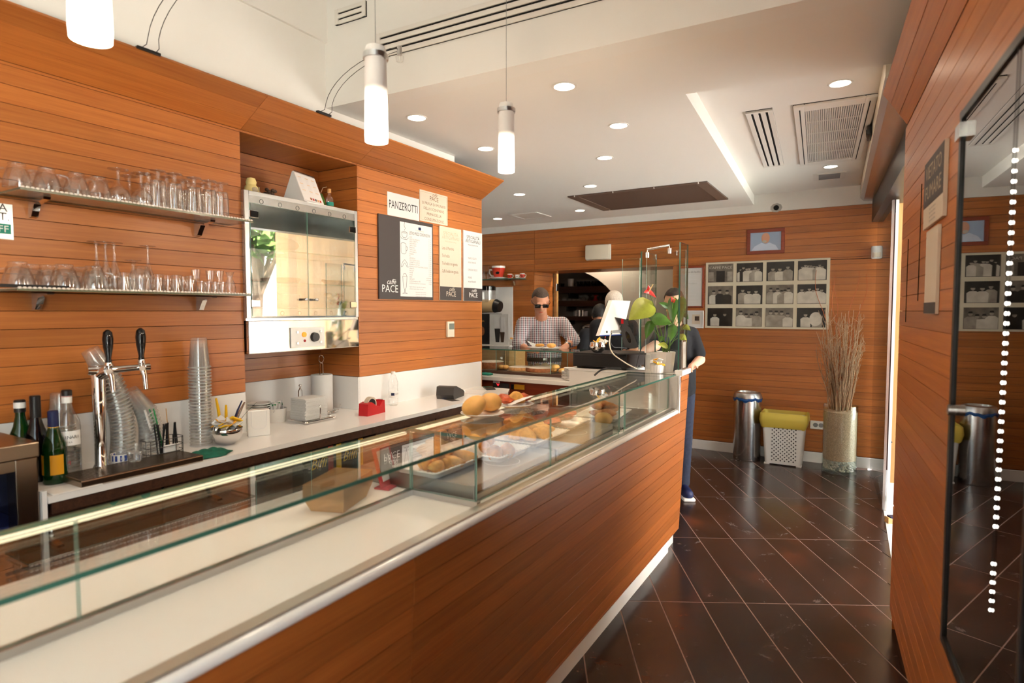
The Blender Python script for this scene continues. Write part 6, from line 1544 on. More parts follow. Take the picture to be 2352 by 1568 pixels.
# ================================================================== TILL END: PEDESTAL, CASH DRAWER, SCREEN, GLASS GUARDS
pdz = 1.174
ped = thing('till_pedestal', 'white marble effect pedestal carrying the cash drawer', 'pedestal', (0, 0, 0))
mb = MB(); mb.bb(-1.82, -1.365, 3.86, 4.24, 0, pdz - 0.02); mb.build('body', 'white_laminate', ped, smooth=False)
mb = MB(); mb.bb(-1.825, -1.362, 3.855, 4.244, pdz - 0.02, pdz, bev=0.003); mb.build('top', 'marble', ped, smooth=False)
dr = thing('cash_drawer', 'flat black metal cash drawer under the till screen', 'cash drawer', (-1.585, 4.045, pdz))
mb = MB(); mb.bb(-0.2, 0.2, -0.2, 0.185, 0.014, 0.112, bev=0.003); mb.build('case', 'black_plastic', dr, smooth=False)
mb = MB(); mb.bb(-0.19, 0.19, -0.204, -0.198, 0.022, 0.098, bev=0.002); mb.build('drawer_front', 'black_plastic', dr, smooth=False)
for sx in (-1, 1):
    for sy in (-1, 1):
        mb = MB(); mb.cyl((sx * 0.17, sy * 0.16, 0), (sx * 0.17, sy * 0.16, 0.015), 0.014, n=12); mb.build('foot', 'black_plastic', dr)
cd = thing('coin_display', 'small black device with clear bracket at the cash drawer side', 'device', (-1.80, 4.02, pdz)); mb = MB(); mb.bb(-0.012, 0.012, -0.05, 0.05, 0.0, 0.09, bev=0.002); mb.build('case', 'black_plastic', cd, smooth=False); mb = MB(); mb.bb(-0.016, -0.012, -0.04, 0.04, 0.02, 0.06); mb.build('window', 'screen_grey', cd, smooth=False)
# till screen seen from behind
zt3 = pdz + 0.1125
D = 4.05
sc_t = thing('till_screen', 'white back of a touch screen till on a black stand', 'monitor', (0, 0, 0))
base = pd(1440, 800, 4.12)
ex, ey = RT, Vector((FW.x, FW.y, 0)).normalized()
def lp(px, py, d): return pd(px, py, d)
# screen slab from its corners on the picture, tilted back
A, B_, C_, D_ = lp(1406, 689, 4.02), lp(1448, 691, 4.18), lp(1430, 768, 4.06), lp(1377, 771, 3.92)
nrm = (B_ - A).cross(D_ - A).normalized()
if nrm.dot(FW) > 0: nrm = -nrm
th = nrm * -0.028
A2, B2, C2, D2 = A - nrm * -0.0, B_, C_, D_
mb = MB(); P_ = [A, B_, C_, D_]; Q_ = [p - nrm * 0.03 for p in P_]
mb.add(P_ + Q_, [(0, 1, 2, 3), (7, 6, 5, 4), (0, 4, 5, 1), (1, 5, 6, 2), (2, 6, 7, 3), (3, 7, 4, 0)]); mb.build('back_shell', 'white_plastic', sc_t, smooth=False)
mb = MB(); P2 = [p - nrm * 0.0305 for p in P_]; mb.add(P2 + [p - nrm * 0.004 for p in P2], [(0, 1, 2, 3), (7, 6, 5, 4), (0, 4, 5, 1), (1, 5, 6, 2), (2, 6, 7, 3), (3, 7, 4, 0)]); mb.build('display', 'black_gloss', sc_t, smooth=False)
e_ = (C_ - D_).normalized()
mb = MB(); mb.tube([D_ + nrm * 0.001, C_ + nrm * 0.001], 0.004, 6); mb.build('lower_edge', 'blue', sc_t)
for (px, py, w_, h_) in ((1382, 759, 3, 5), (1393, 762, 2, 3)):
    q = lp(px, py, 3.95) + nrm * 0.004; mb = MB(); mb.box(q, (0.008, 0.008, 0.014)); mb.build('port', 'black_plastic', sc_t, smooth=False)
q0, q1 = lp(1405, 765, 3.98), lp(1428, 763, 4.05)
mb = MB(); u_ = (q1 - q0); v_ = (A - D_).normalized() * 0.022; n2 = nrm * 0.004
mb.add([q0 + n2, q1 + n2, q1 + v_ + n2, q0 + v_ + n2], [(0, 1, 2, 3)]); mb.build('connector_panel', 'mid_grey', sc_t, smooth=False)
# stand: oval-holed leg leaning under the screen
ft = lp(1452, 800, 4.06)
tp = lp(1428, 728, 4.02)
out = [(-14, 0), (14, 0), (9, 60), (11, 76), (-12, 76), (-9, 60)]
hole = [(5.6 * math.cos(a), 27 + 15 * math.sin(a)) for a in [k * 2 * math.pi / 14 for k in range(14)]]
pxm = 4.06 / FPX
axis = (tp - ft); H_ = axis.length; av = axis.normalized(); au = RT
mb = MB()
def sp(a, b, o): return ft + au * (a * pxm) + av * (b / 76 * H_) + ey * o
ring_o = []
for k in range(14):
    a = k * 2 * math.pi / 14; d_ = Vector((math.cos(a), math.sin(a)))
    y_ = 27 + 30 * d_.y; y_ = max(0, min(62, y_)); wdt = 17 - 7.5 * y_ / 62; ring_o.append((max(-wdt, min(wdt, 26 * d_.x)), y_))
n = 14; vs_ = []
for o_ in (0.0, 0.022):
    vs_ += [sp(a, b, o_) for a, b in ring_o] + [sp(a, b, o_) for a, b in hole]
fs_ = []
for k in range(n):
    k2 = (k + 1) % n
    fs_ += [(k, k2, n + k2, n + k), (2 * n + k2, 2 * n + k, 3 * n + k, 3 * n + k2), (k2, k, 2 * n + k, 2 * n + k2), (n + k, n + k2, 3 * n + k2, 3 * n + k)]
mb.add(vs_, fs_); mb.build('stand_leg', 'dark_grey', sc_t, smooth=False)
mb = MB(); mb.add([sp(-10, 56, 0), sp(10, 56, 0), sp(11, 70, 0), sp(-16, 76, 0), sp(-10, 56, .022), sp(10, 56, .022), sp(11, 70, .022), sp(-16, 76, .022)], [(0, 1, 2, 3), (7, 6, 5, 4), (0, 4, 5, 1), (1, 5, 6, 2), (2, 6, 7, 3), (3, 7, 4, 0)]); mb.build('stand_neck', 'dark_grey', sc_t, smooth=False)
q = sp(-2, 66, -0.002); mb = MB(); mb.box(q, (0.016, 0.004, 0.034), rot=Matrix.Rotation(YAW, 3, 'Z')); mb.build('red_badge', 'red_plastic', sc_t, smooth=False)
mb = MB(); mb.box((ft.x - 0.02, ft.y + 0.0, zt3 + 0.005), (0.20, 0.16, 0.009), bev=0.003, rot=Matrix.Rotation(YAW, 3, 'Z')); mb.build('stand_foot', 'dark_grey', sc_t, smooth=False)
# cables
def cable(label, pts, r, mt, name='cable'):
    P = [Vector(p) for p in pts]; out = []
    for i in range(len(P) - 1):
        p0, p1, p2, p3 = P[max(i - 1, 0)], P[i], P[i + 1], P[min(i + 2, len(P) - 1)]
        for k in range(6):
            t = k / 6; out.append(0.5 * ((2 * p1) + (p2 - p0) * t + (2 * p0 - 5 * p1 + 4 * p2 - p3) * t * t + (3 * p1 - p0 - 3 * p2 + p3) * t ** 3))
    out.append(P[-1]); mb = MB(); mb.tube(out, r, 8); return tag(mb.build(name, mt, None), label, 'cable')
cable('beige cable looping from the till screen over the drawer', [lp(1402, 768, 3.93), lp(1400, 790, 3.86), lp(1408, 812, 3.80), lp(1435, 832, 3.78), lp(1457, 844, 3.78), lp(1462, 846, 3.80)], 0.0042, 'paper_cream')
cable('black cable with plug hanging behind the till screen', [lp(1405, 765, 3.94), lp(1401, 780, 3.92), lp(1408, 796, 3.92), lp(1425, 798, 3.95), lp(1440, 800, 3.97)], 0.0035, 'black_plastic')
cable('thin black cable at the drawer corner by the guard glass', [lp(1475, 795, 4.0), lp(1468, 815, 3.9), lp(1463, 835, 3.83), lp(1460, 846, 3.80)], 0.0028, 'black_plastic')
cable('bundle of black cables behind the glass case end', [lp(1365, 862, 3.84), lp(1380, 850, 3.84), lp(1400, 846, 3.85), lp(1425, 846, 3.85)], 0.006, 'black_plastic', 'cable_bundle')
# chrome bowl and card on the drawer
q = lp(1370, 795, 4.18)
t = thing('sachet_bowl', 'chrome bowl of sachets standing on the black cash drawer', 'bowl', (q.x, q.y + 0.02, zt3)); mb = MB(); mb.lathe([(0, 0.001), (0.028, 0.001), (0.05, 0.02), (0.058, 0.045), (0.05, 0.075), (0.048, 0.075), (0.055, 0.045), (0.0, 0.01)], 24); mb.build('shell', 'chrome', t)
rnd = random.Random(31); sachets((q.x + 0.02, q.y + 0.03), 0.03, 8, zt3 + 0.06, zt3 + 0.085, 'in the chrome bowl on the cash drawer', 'in the drawer top bowl')
# glass guards
gg = thing('glass_guard', 'tall glass guard panes joined by a chrome bar at the counter end', 'glass screen')
x1 = -1.03
glass_sheet('pane', (x1 - 0.005, x1 + 0.005, 3.83, 4.02, 1.201, 2.02), gg)
xb = pY(1484, 700, 4.03).x
glass_sheet('pane', (xb, -1.045, 4.028, 4.036, 1.175, 1.99), gg, mt='pane_glass', edge='glass_edge_pale')
b0, b1 = pd(1487, 573, 4.02), pd(1538, 563, 3.95)
mb = MB(); mb.tube([b0 + Vector((0, 0, -0.045)), b0, b1, b1 + Vector((0, 0, -0.045))], 0.0085, 10); mb.build('chrome_bar', 'chrome', gg)
for q in (b0, b1): mb = MB(); mb.cyl(q + Vector((0, 0, -0.055)), q + Vector((0, 0, -0.02)), 0.013, n=12); mb.build('clamp', 'chrome', gg)
g2 = thing('glass_guard', 'second glass guard standing behind the cash drawer', 'glass screen')
xa = pY(1473, 700, 4.27).x
glass_sheet('pane', (xa - 0.005, xa + 0.005, 4.262, 4.62, pdz - 0.15, pX(1473, 577, xa).z), g2)
xd0 = pY(1429, 700, 4.255).x
glass_sheet('pane', (xd0, xa - 0.008, 4.25, 4.258, 1.03, pY(1440, 594, 4.25).z), g2, mt='pane_glass', edge='glass_edge_pale')
# anthurium
zp = 1.1745
q = pz(1527, 850, zp)
an = thing('anthurium', 'potted anthurium with glossy heart leaves and a red flower', 'plant', (-1.135, 3.905, zp))
po = Vector(an.location)
mb = MB(); mb.lathe([(0, 0), (0.047, 0), (0.05, 0.004), (0.066, 0.135), (0.063, 0.136), (0.06, 0.125), (0, 0.12)], 10); mb.build('pot', 'porcelain', an, smooth=False)
mb = MB(); mb.lathe([(0, 0.124), (0.058, 0.122)], 16); mb.build('soil', 'soil', an)
Dp = 3.98
def heart(parent, base, tip, face, width, mt, name='leaf', curl=0.25, parent_loc=Vector()):
    base, tip = Vector(base), Vector(tip); ax = tip - base; Ln = ax.length; a = ax.normalized()
    n_ = (Vector(face) - a * Vector(face).dot(a)).normalized(); s_ = a.cross(n_)
    vs, fs = [], []; NU, NV = 12, 8
    for i in range(NU + 1):
        t = i / NU
        y = -0.22 + 1.22 * t
        w = (math.sin(math.pi * min(1, t * 1.02) ** 0.62) ** 0.8) * (1 - 0.25 * t) if t < 1 else 0
        for j in range(NV + 1):
            u = j / NV * 2 - 1
            notch = 0.20 * (1 - abs(u)) * max(0, 1 - t * 5)
            x = u * w
            p = base + a * ((y + notch) * Ln) + s_ * (x * width) + n_ * (-curl * width * (x * x) * 0.8 - curl * Ln * 0.35 * max(0, y) ** 2 + 0.03 * width * math.cos(u * math.pi))
            vs.append(p - parent_loc)
    fs = [(i * (NV + 1) + j, (i + 1) * (NV + 1) + j, (i + 1) * (NV + 1) + j + 1, i * (NV + 1) + j + 1) for i in range(NU) for j in range(NV)]
    mb = MB(); mb.add(vs, fs); return mb.build(name, mt, parent, ang=80)
tocam = -FW + Vector((0, 0, 0.35))
top_soil = po + Vector((0, 0, 0.125))
for (bx, by, tx, ty, wpx, d, mt, fdir) in ((1487, 698, 1444, 733, 30, 3.90, 'leaf_light', (0.0, -0.5, 0.5)), (1508, 728, 1545, 742, 20, 3.88, 'leaf_green', (0, -0.3, 1.0)), (1546, 692, 1545, 748, 13, 3.93, 'leaf_green', (0, -1, 0.1)),
        (1566, 692, 1560, 750, 12, 3.97, 'leaf_green', (0.2, -1, 0.1)), (1534, 702, 1514, 694, 9, 3.95, 'leaf_green', (0, -0.8, 0.7)), (1494, 743, 1483, 778, 12, 3.90, 'leaf_green', (-0.3, -1, 0.3)), (1500, 732, 1488, 727, 8, 3.95, 'leaf_green', (0, -0.4, 1)),
        (1546, 752, 1540, 784, 12, 3.86, 'leaf_green', (0.2, -1, 0.4)), (1573, 748, 1586, 758, 8, 3.97, 'leaf_light', (0.1, -1, 0.5)), (1568, 715, 1582, 732, 9, 4.0, 'leaf_green', (0.3, -0.9, 0.5)), (1530, 792, 1512, 790, 10, 3.88, 'leaf_light', (0, -0.6, 1)),
        (1565, 770, 1578, 785, 9, 3.92, 'leaf_light', (0.2, -1, 0.6)), (1538, 748, 1556, 752, 10, 3.90, 'leaf_green', (0, -1, 0.6)), (1520, 774, 1514, 786, 7, 3.9, 'leaf_green', (0, -1, 0.5))):
    b_, t_ = pd(bx, by, d), pd(tx, ty, d - 0.03)
    lf = heart(an, b_, t_, tocam + Vector(fdir) * 0.5, wpx * d / FPX, mt, parent_loc=po)
    s0 = top_soil + Vector((random.uniform(-.02, .02), random.uniform(-.02, .02), 0))
    mid = (s0 + b_) / 2 + Vector((0, 0, 0.02))
    mb = MB(); mb.tube([s0 - po, mid - po, b_ - po], [0.0028, 0.0024, 0.0018], 6); mb.build('stalk', 'stem_green', an)
for (bx, by, tips, spx, d) in ((1491, 668, ((1480, 670), (1508, 682), (1490, 655)), (1500, 653), 3.88), (1547, 690, ((1543, 682), (1551, 688)), (1549, 682), 3.92)):
    b_ = pd(bx, by, d)
    fl = None
    for k, (tx, ty) in enumerate(tips): heart(an, b_, pd(tx, ty, d - 0.02), tocam, 6 * d / FPX, 'flower_red', 'spathe', 0.5, parent_loc=po)
    mb = MB(); mb.tube([b_ - po, pd(*spx, d - 0.03) - po], [0.004, 0.0025], 8); mb.build('spadix', 'spadix', an)
    mb = MB(); mb.tube([top_soil - po, (top_soil + b_) / 2 - po + Vector((0, 0, 0.03)), b_ - po], 0.0022, 6); mb.build('stalk', 'stem_green', an)
# ramekin with sachets
q = pz(1507, 856, zp)
rk = thing('ramekin', 'fluted white ramekin full of sachets before the plant pot', 'ramekin', (-1.16, 3.80, ZG + 0.0005))
mb = MB(); n = 36; prof = [(0, 0), (0.036, 0), (0.038, 0.004), (0.042, 0.05), (0.044, 0.055), (0.044, 0.058), (0.040, 0.058), (0.037, 0.01), (0, 0.008)]
vs_ = []
for i, (r, z) in enumerate(prof):
    for j in range(n):
        f = 1 + (0.025 if (j % 2 and 2 <= i <= 3) else 0); a = j * 2 * math.pi / n; vs_.append((r * f * math.cos(a), r * f * math.sin(a), z))
mb.add(vs_, [(i * n + j, i * n + (j + 1) % n, (i + 1) * n + (j + 1) % n, (i + 1) * n + j) for i in range(len(prof) - 1) for j in range(n)]); mb.build('dish', 'porcelain', rk, smooth=False)
rnd = random.Random(41); sachets((-1.16, 3.80), 0.028, 12, ZG + 0.055, ZG + 0.082, 'heaped in the fluted ramekin', 'in the ramekin')
# leaflet holders
for (dx, dy, h_, lab) in ((-1.215, 3.90, 0.13, 'white leaflet holder between the cash drawer and plant pot'), (-1.26, 3.93, 0.12, 'white angled card holder beside the cash drawer')):
    t = thing('leaflet_holder', lab, 'card holder', (dx, dy, zp), rz=YAW * 0.8)
    mb = MB(); mb.prism([(-0.03, 0), (0.03, 0), (0.012, h_), (-0.004, h_)], -0.022, 0.022, 'x'); mb.build('holder', 'white_laminate', t, smooth=False)
    mb = MB(); mb.prism([(-0.028, 0.012), (-0.032, 0.012), (-0.012, h_ * .9), (-0.008, h_ * .9)], -0.02, 0.02, 'x'); mb.build('leaflet', 'paper', t, smooth=False)
t = thing('photo_stand', 'small silver photo frame behind the end guard glass', 'picture frame', (-1.01, 3.885, 1.2005), rz=0)
mb = MB(); 
for (y0, y1, z0, z1) in ((-0.045, -0.037, 0, 0.19), (0.037, 0.045, 0, 0.19), (-0.037, 0.037, 0, 0.01), (-0.037, 0.037, 0.18, 0.19)): mb.bb(-0.004, 0.004, y0, y1, z0, z1)
mb.build('frame', 'steel', t, smooth=False); mb = MB(); mb.bb(-0.002, 0.001, -0.037, 0.037, 0.01, 0.18); mb.build('picture', 'photo_grey', t, smooth=False)
t = thing('card_terminal', 'dark card terminal behind the plant by the guard glass', 'device', (-1.27, 4.0, zp)); mb = MB(); mb.box((0, 0, 0.05), (0.075, 0.04, 0.1), bev=0.006, rot=Matrix.Rotation(-0.3, 3, 'X')); mb.build('case', 'dark_grey', t)
for o in t.children: o.location.z += 0.012
# ================================================================== RIGHT SIDE OF THE ROOM
# signs on the right wall
def rsign(name, label, cat, y0, y1, z0, z1, mt, th=0.012):
    c = cpt((y0 + y1) / 2, 0.0, (z0 + z1) / 2)
    t = thing(name, label, cat, mtx=on_right(c, 0.001))
    w_, h_ = abs(y1 - y0) / 0.998, z1 - z0
    mb = MB(); mb.box((0, 0, th / 2), (w_, h_, th), bev=0.001); mb.build('board', mt, t, smooth=False)
    return t, w_, h_
t, w_, h_ = rsign('menu_board', 'dark topped board with pale letters beside the tinted mirror', 'sign', 2.70, 2.32, 1.88, 2.12, 'paper_cream')
mb = MB(); mb.box((0, h_ * 0.15, 0.0125), (w_ - 0.004, h_ * 0.68, 0.001)); mb.build('dark_panel', 'charcoal', t, smooth=False)
text('VIETATO', 0.07, 'ink_gold', t, 0, h_ * 0.2, 0.0132, 'CENTER', width=w_ * 0.8); text('FUMARE', 0.07, 'ink_gold', t, 0, h_ * -0.09, 0.0132, 'CENTER', width=w_ * 0.8)
for k in range(4): text('legge e sanzioni di divieto', 0.012, 'ink_grey', t, 0, -h_ * 0.27 - k * 0.014, 0.0122, 'CENTER')
t, w_, h_ = rsign('menu_board', 'narrow cream board with dark foot below the dark topped board', 'sign', 2.63, 2.40, 1.57, 1.865, 'paper_cream', 0.010)
mb = MB(); mb.box((0, -h_ * 0.43, 0.0105), (w_, h_ * 0.13, 0.001)); mb.build('dark_foot', 'charcoal', t, smooth=False)
# slim shadow gap strips (cupboard door outlines) in the wood
for (y, z0, z1) in ((2.86, 1.62, 2.08), (3.20, 1.53, 1.9)):
    q = cpt(y, 0.0005, 0); mb = MB(); mb.box((q.x, q.y, (z0 + z1) / 2), (0.004, 0.006, z1 - z0)); o = mb.build('door_gap', 'slot_dark', wall_right, smooth=False)
# tinted mirror
mr_ = thing('tinted_mirror', 'tall dark tinted mirror set in the wood wall with black edge', 'mirror')
mb = MB(); cprism(mb, MY0, MY1, -0.008, 0.002, MZ0, MZ1); mb.build('glass', 'mirror_dark', mr_, smooth=False)
for (y0, y1, z0, z1) in ((MY1 - 0.004, MY1 + 0.022, MZ0 - 0.02, MZ1 + 0.02), (MY0 - 0.02, MY0 + 0.004, MZ0 - 0.02, MZ1 + 0.02), (MY0, MY1, MZ1 - 0.004, MZ1 + 0.018), (MY0, MY1, MZ0 - 0.018, MZ0 + 0.004)):
    mb = MB(); cprism(mb, y0, y1, -0.002, 0.008, z0, z1); mb.build('edge_trim', 'black_plastic', mr_, smooth=False)
q = cpt(1.42, 0.004, 0); mb = MB(); cprism(mb, 1.415, 1.43, 0.002, 0.006, MZ0, MZ1); mb.build('joint_strip', 'black_plastic', mr_, smooth=False)
mb = MB(); cprism(mb, 2.06, 2.125, 0.002, 0.02, 2.06, 2.10); mb.build('clip', 'steel', mr_, smooth=False)
mb = MB(); mb.lathe([(0, 0), (0.015, 0.0), (0.015, 0.02), (0, 0.022)], 16); k_ = mb.build('knob', 'steel', mr_); k_.matrix_local = on_right(cpt(2.07, 0.002, 1.30))
# string of lights down the mirror
ls = thing('light_string', 'vertical string of small warm white lights hanging before the mirror', 'string lights')
mb = MB(); q0, q1 = pC(2330, 345, 0.0042), pC(2274, 1400, 0.0042); mb.cyl((q0.x, q0.y, MZ1), q1, 0.001, n=5); mb.build('wire', 'black_plastic', ls)
mb = MB(); mb.ell((0, 0, 0), (0.002, 0.002, 0.0032), 8, 6); bm_ = mb.mesh('bulb', 'led_glow')
for k in range(48):
    if 39 <= k <= 41: continue
    p = q0.lerp(q1, k / 47); meshobj('bulb', bm_, ls, p)

# steel pedal bin
t = thing('steel_bin', 'tall round steel waste bin with blue bag rim', 'bin', (-1.055, 6.68, 0))
R_ = 0.138
mb = MB(); mb.lathe([(0, 0.0), (R_ * 0.97, 0), (R_, 0.01), (R_, 0.655), (0, 0.655)], 40); mb.build('body', 'steel', t)
mb = MB(); mb.lathe([(R_ - 0.002, 0.655), (R_ + 0.004, 0.66), (R_ + 0.003, 0.685), (R_ - 0.012, 0.715), (R_ * 0.75, 0.722), (R_ * 0.7, 0.70), (R_ * 0.68, 0.70)], 40); mb.lathe([(0, 0.705), (R_ * 0.72, 0.705)], 30); mb.build('lid', 'steel_brushed', t)
mb = MB(); n = 60
vs_ = []
for k in range(n):
    a = k * 2 * math.pi / n; w = 0.006 * math.sin(5 * a) + 0.004 * math.sin(13 * a)
    for (r, z) in ((R_ + 0.003, 0.665 + w), (R_ + 0.009, 0.65 + w), (R_ + 0.002, 0.632 + 1.6 * w)): vs_.append((r * math.cos(a), r * math.sin(a), z))
mb.add(vs_, [(3 * k + i, 3 * ((k + 1) % n) + i, 3 * ((k + 1) % n) + i + 1, 3 * k + i + 1) for k in range(n) for i in range(2)]); mb.build('bag_edge', 'blue_bag', t)
# white perforated bin with yellow bag
t = thing('basket_bin', 'white perforated plastic bin lined with a yellow bag', 'bin', (-0.69, 6.665, 0))
def ringrect(sx, sy, z, r=0.035, wob=0):
    out = []
    for cx_, cy_, a0 in ((1, 1, 0), (-1, 1, 1), (-1, -1, 2), (1, -1, 3)):
        for k in range(6):
            a = (a0 + k / 5) * math.pi / 2
            f = 1 + wob * math.sin(9 * a + z * 50)
            out.append(Vector((cx_ * (sx - r) + r * math.cos(a), cy_ * (sy - r) + r * math.sin(a), z)) * 1.0 + Vector((0, 0, wob * math.sin(3 * a + cx_))))
    return out
def loft(mb, rings, cap0=True, cap1=False, m=0):
    n = len(rings[0]); b = [p for r in rings for p in r]
    fs = [(i * n + j, i * n + (j + 1) % n, (i + 1) * n + (j + 1) % n, (i + 1) * n + j) for i in range(len(rings) - 1) for j in range(n)]
    if cap0: fs.append(tuple(range(n))[::-1])
    if cap1: fs.append(tuple(range((len(rings) - 1) * n, len(rings) * n)))
    mb.add(b, fs, m)
mb = MB(); loft(mb, [ringrect(0.172, 0.105, 0.012), ringrect(0.205, 0.13, 0.50), ringrect(0.20, 0.125, 0.50), ringrect(0.168, 0.10, 0.02)]); mb.build('tub', 'white_plastic', t)
for sx in (-1, 1):
    mb = MB(); mb.bb(sx * 0.15 - 0.025, sx * 0.15 + 0.025, -0.1, -0.03, 0, 0.014); mb.build('foot', 'white_plastic', t, smooth=False)
mb = MB()
for r in range(18):
    for c_ in range(6):
        x = -0.10 + c_ * 0.04 + (0.02 if r % 2 else 0); z = 0.05 + r * 0.0195; y = -(0.105 + (z - 0.012) / 0.488 * 0.025) - 0.0012
        if x < 0.125: mb.box((x, y, z), (0.011, 0.003, 0.011), rot=Matrix.Rotation(0.78, 3, 'Y'))
mb.build('holes', 'slot_dark', t, smooth=False)['kind'] = 'stuff'
mb = MB(); loft(mb, [ringrect(0.203, 0.132, 0.385, wob=0.006), ringrect(0.215, 0.14, 0.40, wob=0.006), ringrect(0.228, 0.152, 0.46, wob=0.005), ringrect(0.222, 0.145, 0.525, wob=0.004), ringrect(0.208, 0.132, 0.538, wob=0.004), ringrect(0.19, 0.115, 0.44, wob=0.004), ringrect(0.17, 0.10, 0.25)], cap0=False); mb.build('bag', 'yellow_bag', t, ang=80)
# wall socket
q = pY(1882, 976, YB)
t = thing('wall_socket', 'white double wall socket between the bin and glass vase', 'socket', mtx=on_back((q.x - 0.01, YB, q.z)))
mb = MB(); mb.box((0, 0, 0.005), (0.15, 0.085, 0.01), bev=0.003); mb.build('plate', 'white_plastic', t, smooth=False)
for sx in (-1, 1):
    mb = MB(); mb.lathe([(0, 0.0102), (0.022, 0.0102), (0.023, 0.011)], 20, (sx * 0.026, 0, 0)); mb.build('outlet', 'mid_grey', t)
# glass floor vase with gravel and twigs
vq = Vector((-0.185, 6.60, 0))
v = thing('floor_vase', 'tall clear glass floor vase filled with gravel over pebbles', 'vase', vq)
R_ = 0.152
mb = MB(); mb.lathe([(0, 0.002), (R_, 0.002), (R_, 0.66), (R_ - 0.006, 0.66), (R_ - 0.006, 0.025), (0, 0.025)], 36); mb.build('glass_wall', 'pane_glass', v)
mb = MB(); mb.lathe([(0, 0.13), (R_ - 0.008, 0.13), (R_ - 0.008, 0.60), (R_ * 0.6, 0.607), (0, 0.61)], 36); mb.build('gravel_fill', 'gravel', v)
mb = MB(); rnd = random.Random(6)
for k in range(260):
    a = rnd.uniform(0, 6.28); rr = (R_ - 0.02) * (1 if k < 200 else rnd.uniform(0.3, 1)); s_ = rnd.uniform(0.008, 0.013)
    mb.ell((rr * math.cos(a), rr * math.sin(a), rnd.uniform(0.034, 0.125)), (s_ * 1.2, s_, s_ * 0.8), 6, 4, rot=Matrix.Rotation(a, 3, 'Z'))
mb.build('pebble_layer', 'pebble', v)['kind'] = 'stuff'
tw_ = thing('twig_bunch', 'bunch of dry pale twigs with a few wavy red stems in the vase', 'branches', vq + Vector((0, 0, 0.6)))
rnd = random.Random(12)
for k in range(80):
    a = rnd.uniform(0, 6.28); r0 = rnd.uniform(0.01, 0.11); spread = rnd.uniform(0.3, 1.0)
    p = Vector((r0 * math.cos(a), r0 * math.sin(a), 0.012)); hgt = rnd.uniform(0.45, 1.05)
    q = Vector((math.cos(a) * 0.27 * spread, math.sin(a) * 0.18 * spread, hgt))
    if q.x > 0.16: q.x = 0.16
    if q.y > 0.2: q.y = 0.2
    pts = [p]
    for i in range(1, 7):
        t_ = i / 6; pts.append(p.lerp(q, t_) + Vector((rnd.gauss(0, .008), rnd.gauss(0, .008), 0)))
    mb = MB(); mb.tube(pts, [0.0052 - 0.0034 * i / 6 for i in range(7)], 5)
    for i in range(5):
        b = pts[rnd.randrange(2, 6)]; d = Vector((rnd.gauss(0, .6), rnd.gauss(0, .5), 1)).normalized() * rnd.uniform(0.06, 0.16)
        e = b + d
        e.x = min(e.x, 0.17); e.y = min(e.y, 0.21)
        mb.tube([b, b + d * 0.5 + Vector((rnd.gauss(0, .006), 0, 0)), e], [0.002, 0.0016, 0.001], 4)
    mb.build('twig', 'twig', tw_)
for k, (px, top) in enumerate(((1872, 620), (1910, 632), (1968, 622), (2005, 628), (1915, 640))):
    tp = pY(px, top, 6.62) - vq - Vector((0, 0, 0.6)); tp.x = min(tp.x, 0.19)
    pts = [Vector((rnd.uniform(-.06, .06), rnd.uniform(-.05, .05), 0.012))]
    for i in range(1, 25):
        t_ = i / 24; pts.append(pts[0].lerp(tp, t_) + Vector((0.03 * math.sin(t_ * 13 + k) * t_, 0, 0)))
    mb = MB(); mb.tube(pts, [0.0045 - 0.0025 * i / 24 for i in range(25)], 6); mb.build('red_stem', 'twig_red', tw_)

# ================================================================== BACK WALL PICTURES AND FITTINGS
def back_frame(name, label, cat, x0, x1, z0, z1, fw, fmt, inmt, th=0.018):
    c = ((x0 + x1) / 2, YB, (z0 + z1) / 2); w_, h_ = x1 - x0, z1 - z0
    t = thing(name, label, cat, mtx=on_back(c, 0.0008))
    if fw:
        for (x, y, a, b) in ((0, h_ / 2 - fw / 2, w_, fw), (0, -h_ / 2 + fw / 2, w_, fw), (w_ / 2 - fw / 2, 0, fw, h_ - 2 * fw), (-w_ / 2 + fw / 2, 0, fw, h_ - 2 * fw)):
            mb = MB(); mb.box((x, y, th / 2), (a, b, th), bev=0.004); mb.build('frame_side', fmt, t, smooth=False)
    mb = MB(); mb.box((0, 0, 0.004), (w_ - 2 * fw, h_ - 2 * fw, 0.008)); mb.build('print', inmt, t, smooth=False)
    return t, w_, h_
t, w_, h_ = back_frame('portrait_frame', 'red wood framed colour portrait above the photo panel', 'picture', -1.127, -0.75, 2.19, 2.457, 0.036, 'wood_frame', 'portrait_bg')
zf_ = 0.0085
def disc(parent, name, mt, x, y, rx, ry, z, n=18):
    mb = MB(); mb.add([(x, y, z)] + [(x + rx * math.cos(k * 2 * math.pi / n), y + ry * math.sin(k * 2 * math.pi / n), z) for k in range(n)], [(0, k + 1, (k + 1) % n + 1) for k in range(n)]); return mb.build(name, mt, parent, smooth=False)
mb = MB(); mb.add([(-0.14, -0.094, zf_), (0.13, -0.094, zf_), (0.10, -0.045, zf_), (0.04, -0.015, zf_), (0.0, -0.03, zf_), (-0.04, -0.012, zf_), (-0.11, -0.05, zf_)], [tuple(range(7))]); mb.build('printed_shirt', 'portrait_shirt', t, smooth=False)
disc(t, 'printed_head', 'portrait_skin', 0.0, 0.035, 0.042, 0.056, zf_ + 0.0005)
disc(t, 'printed_beard', 'photo_light', -0.012, 0.0, 0.022, 0.014, zf_ + 0.001)
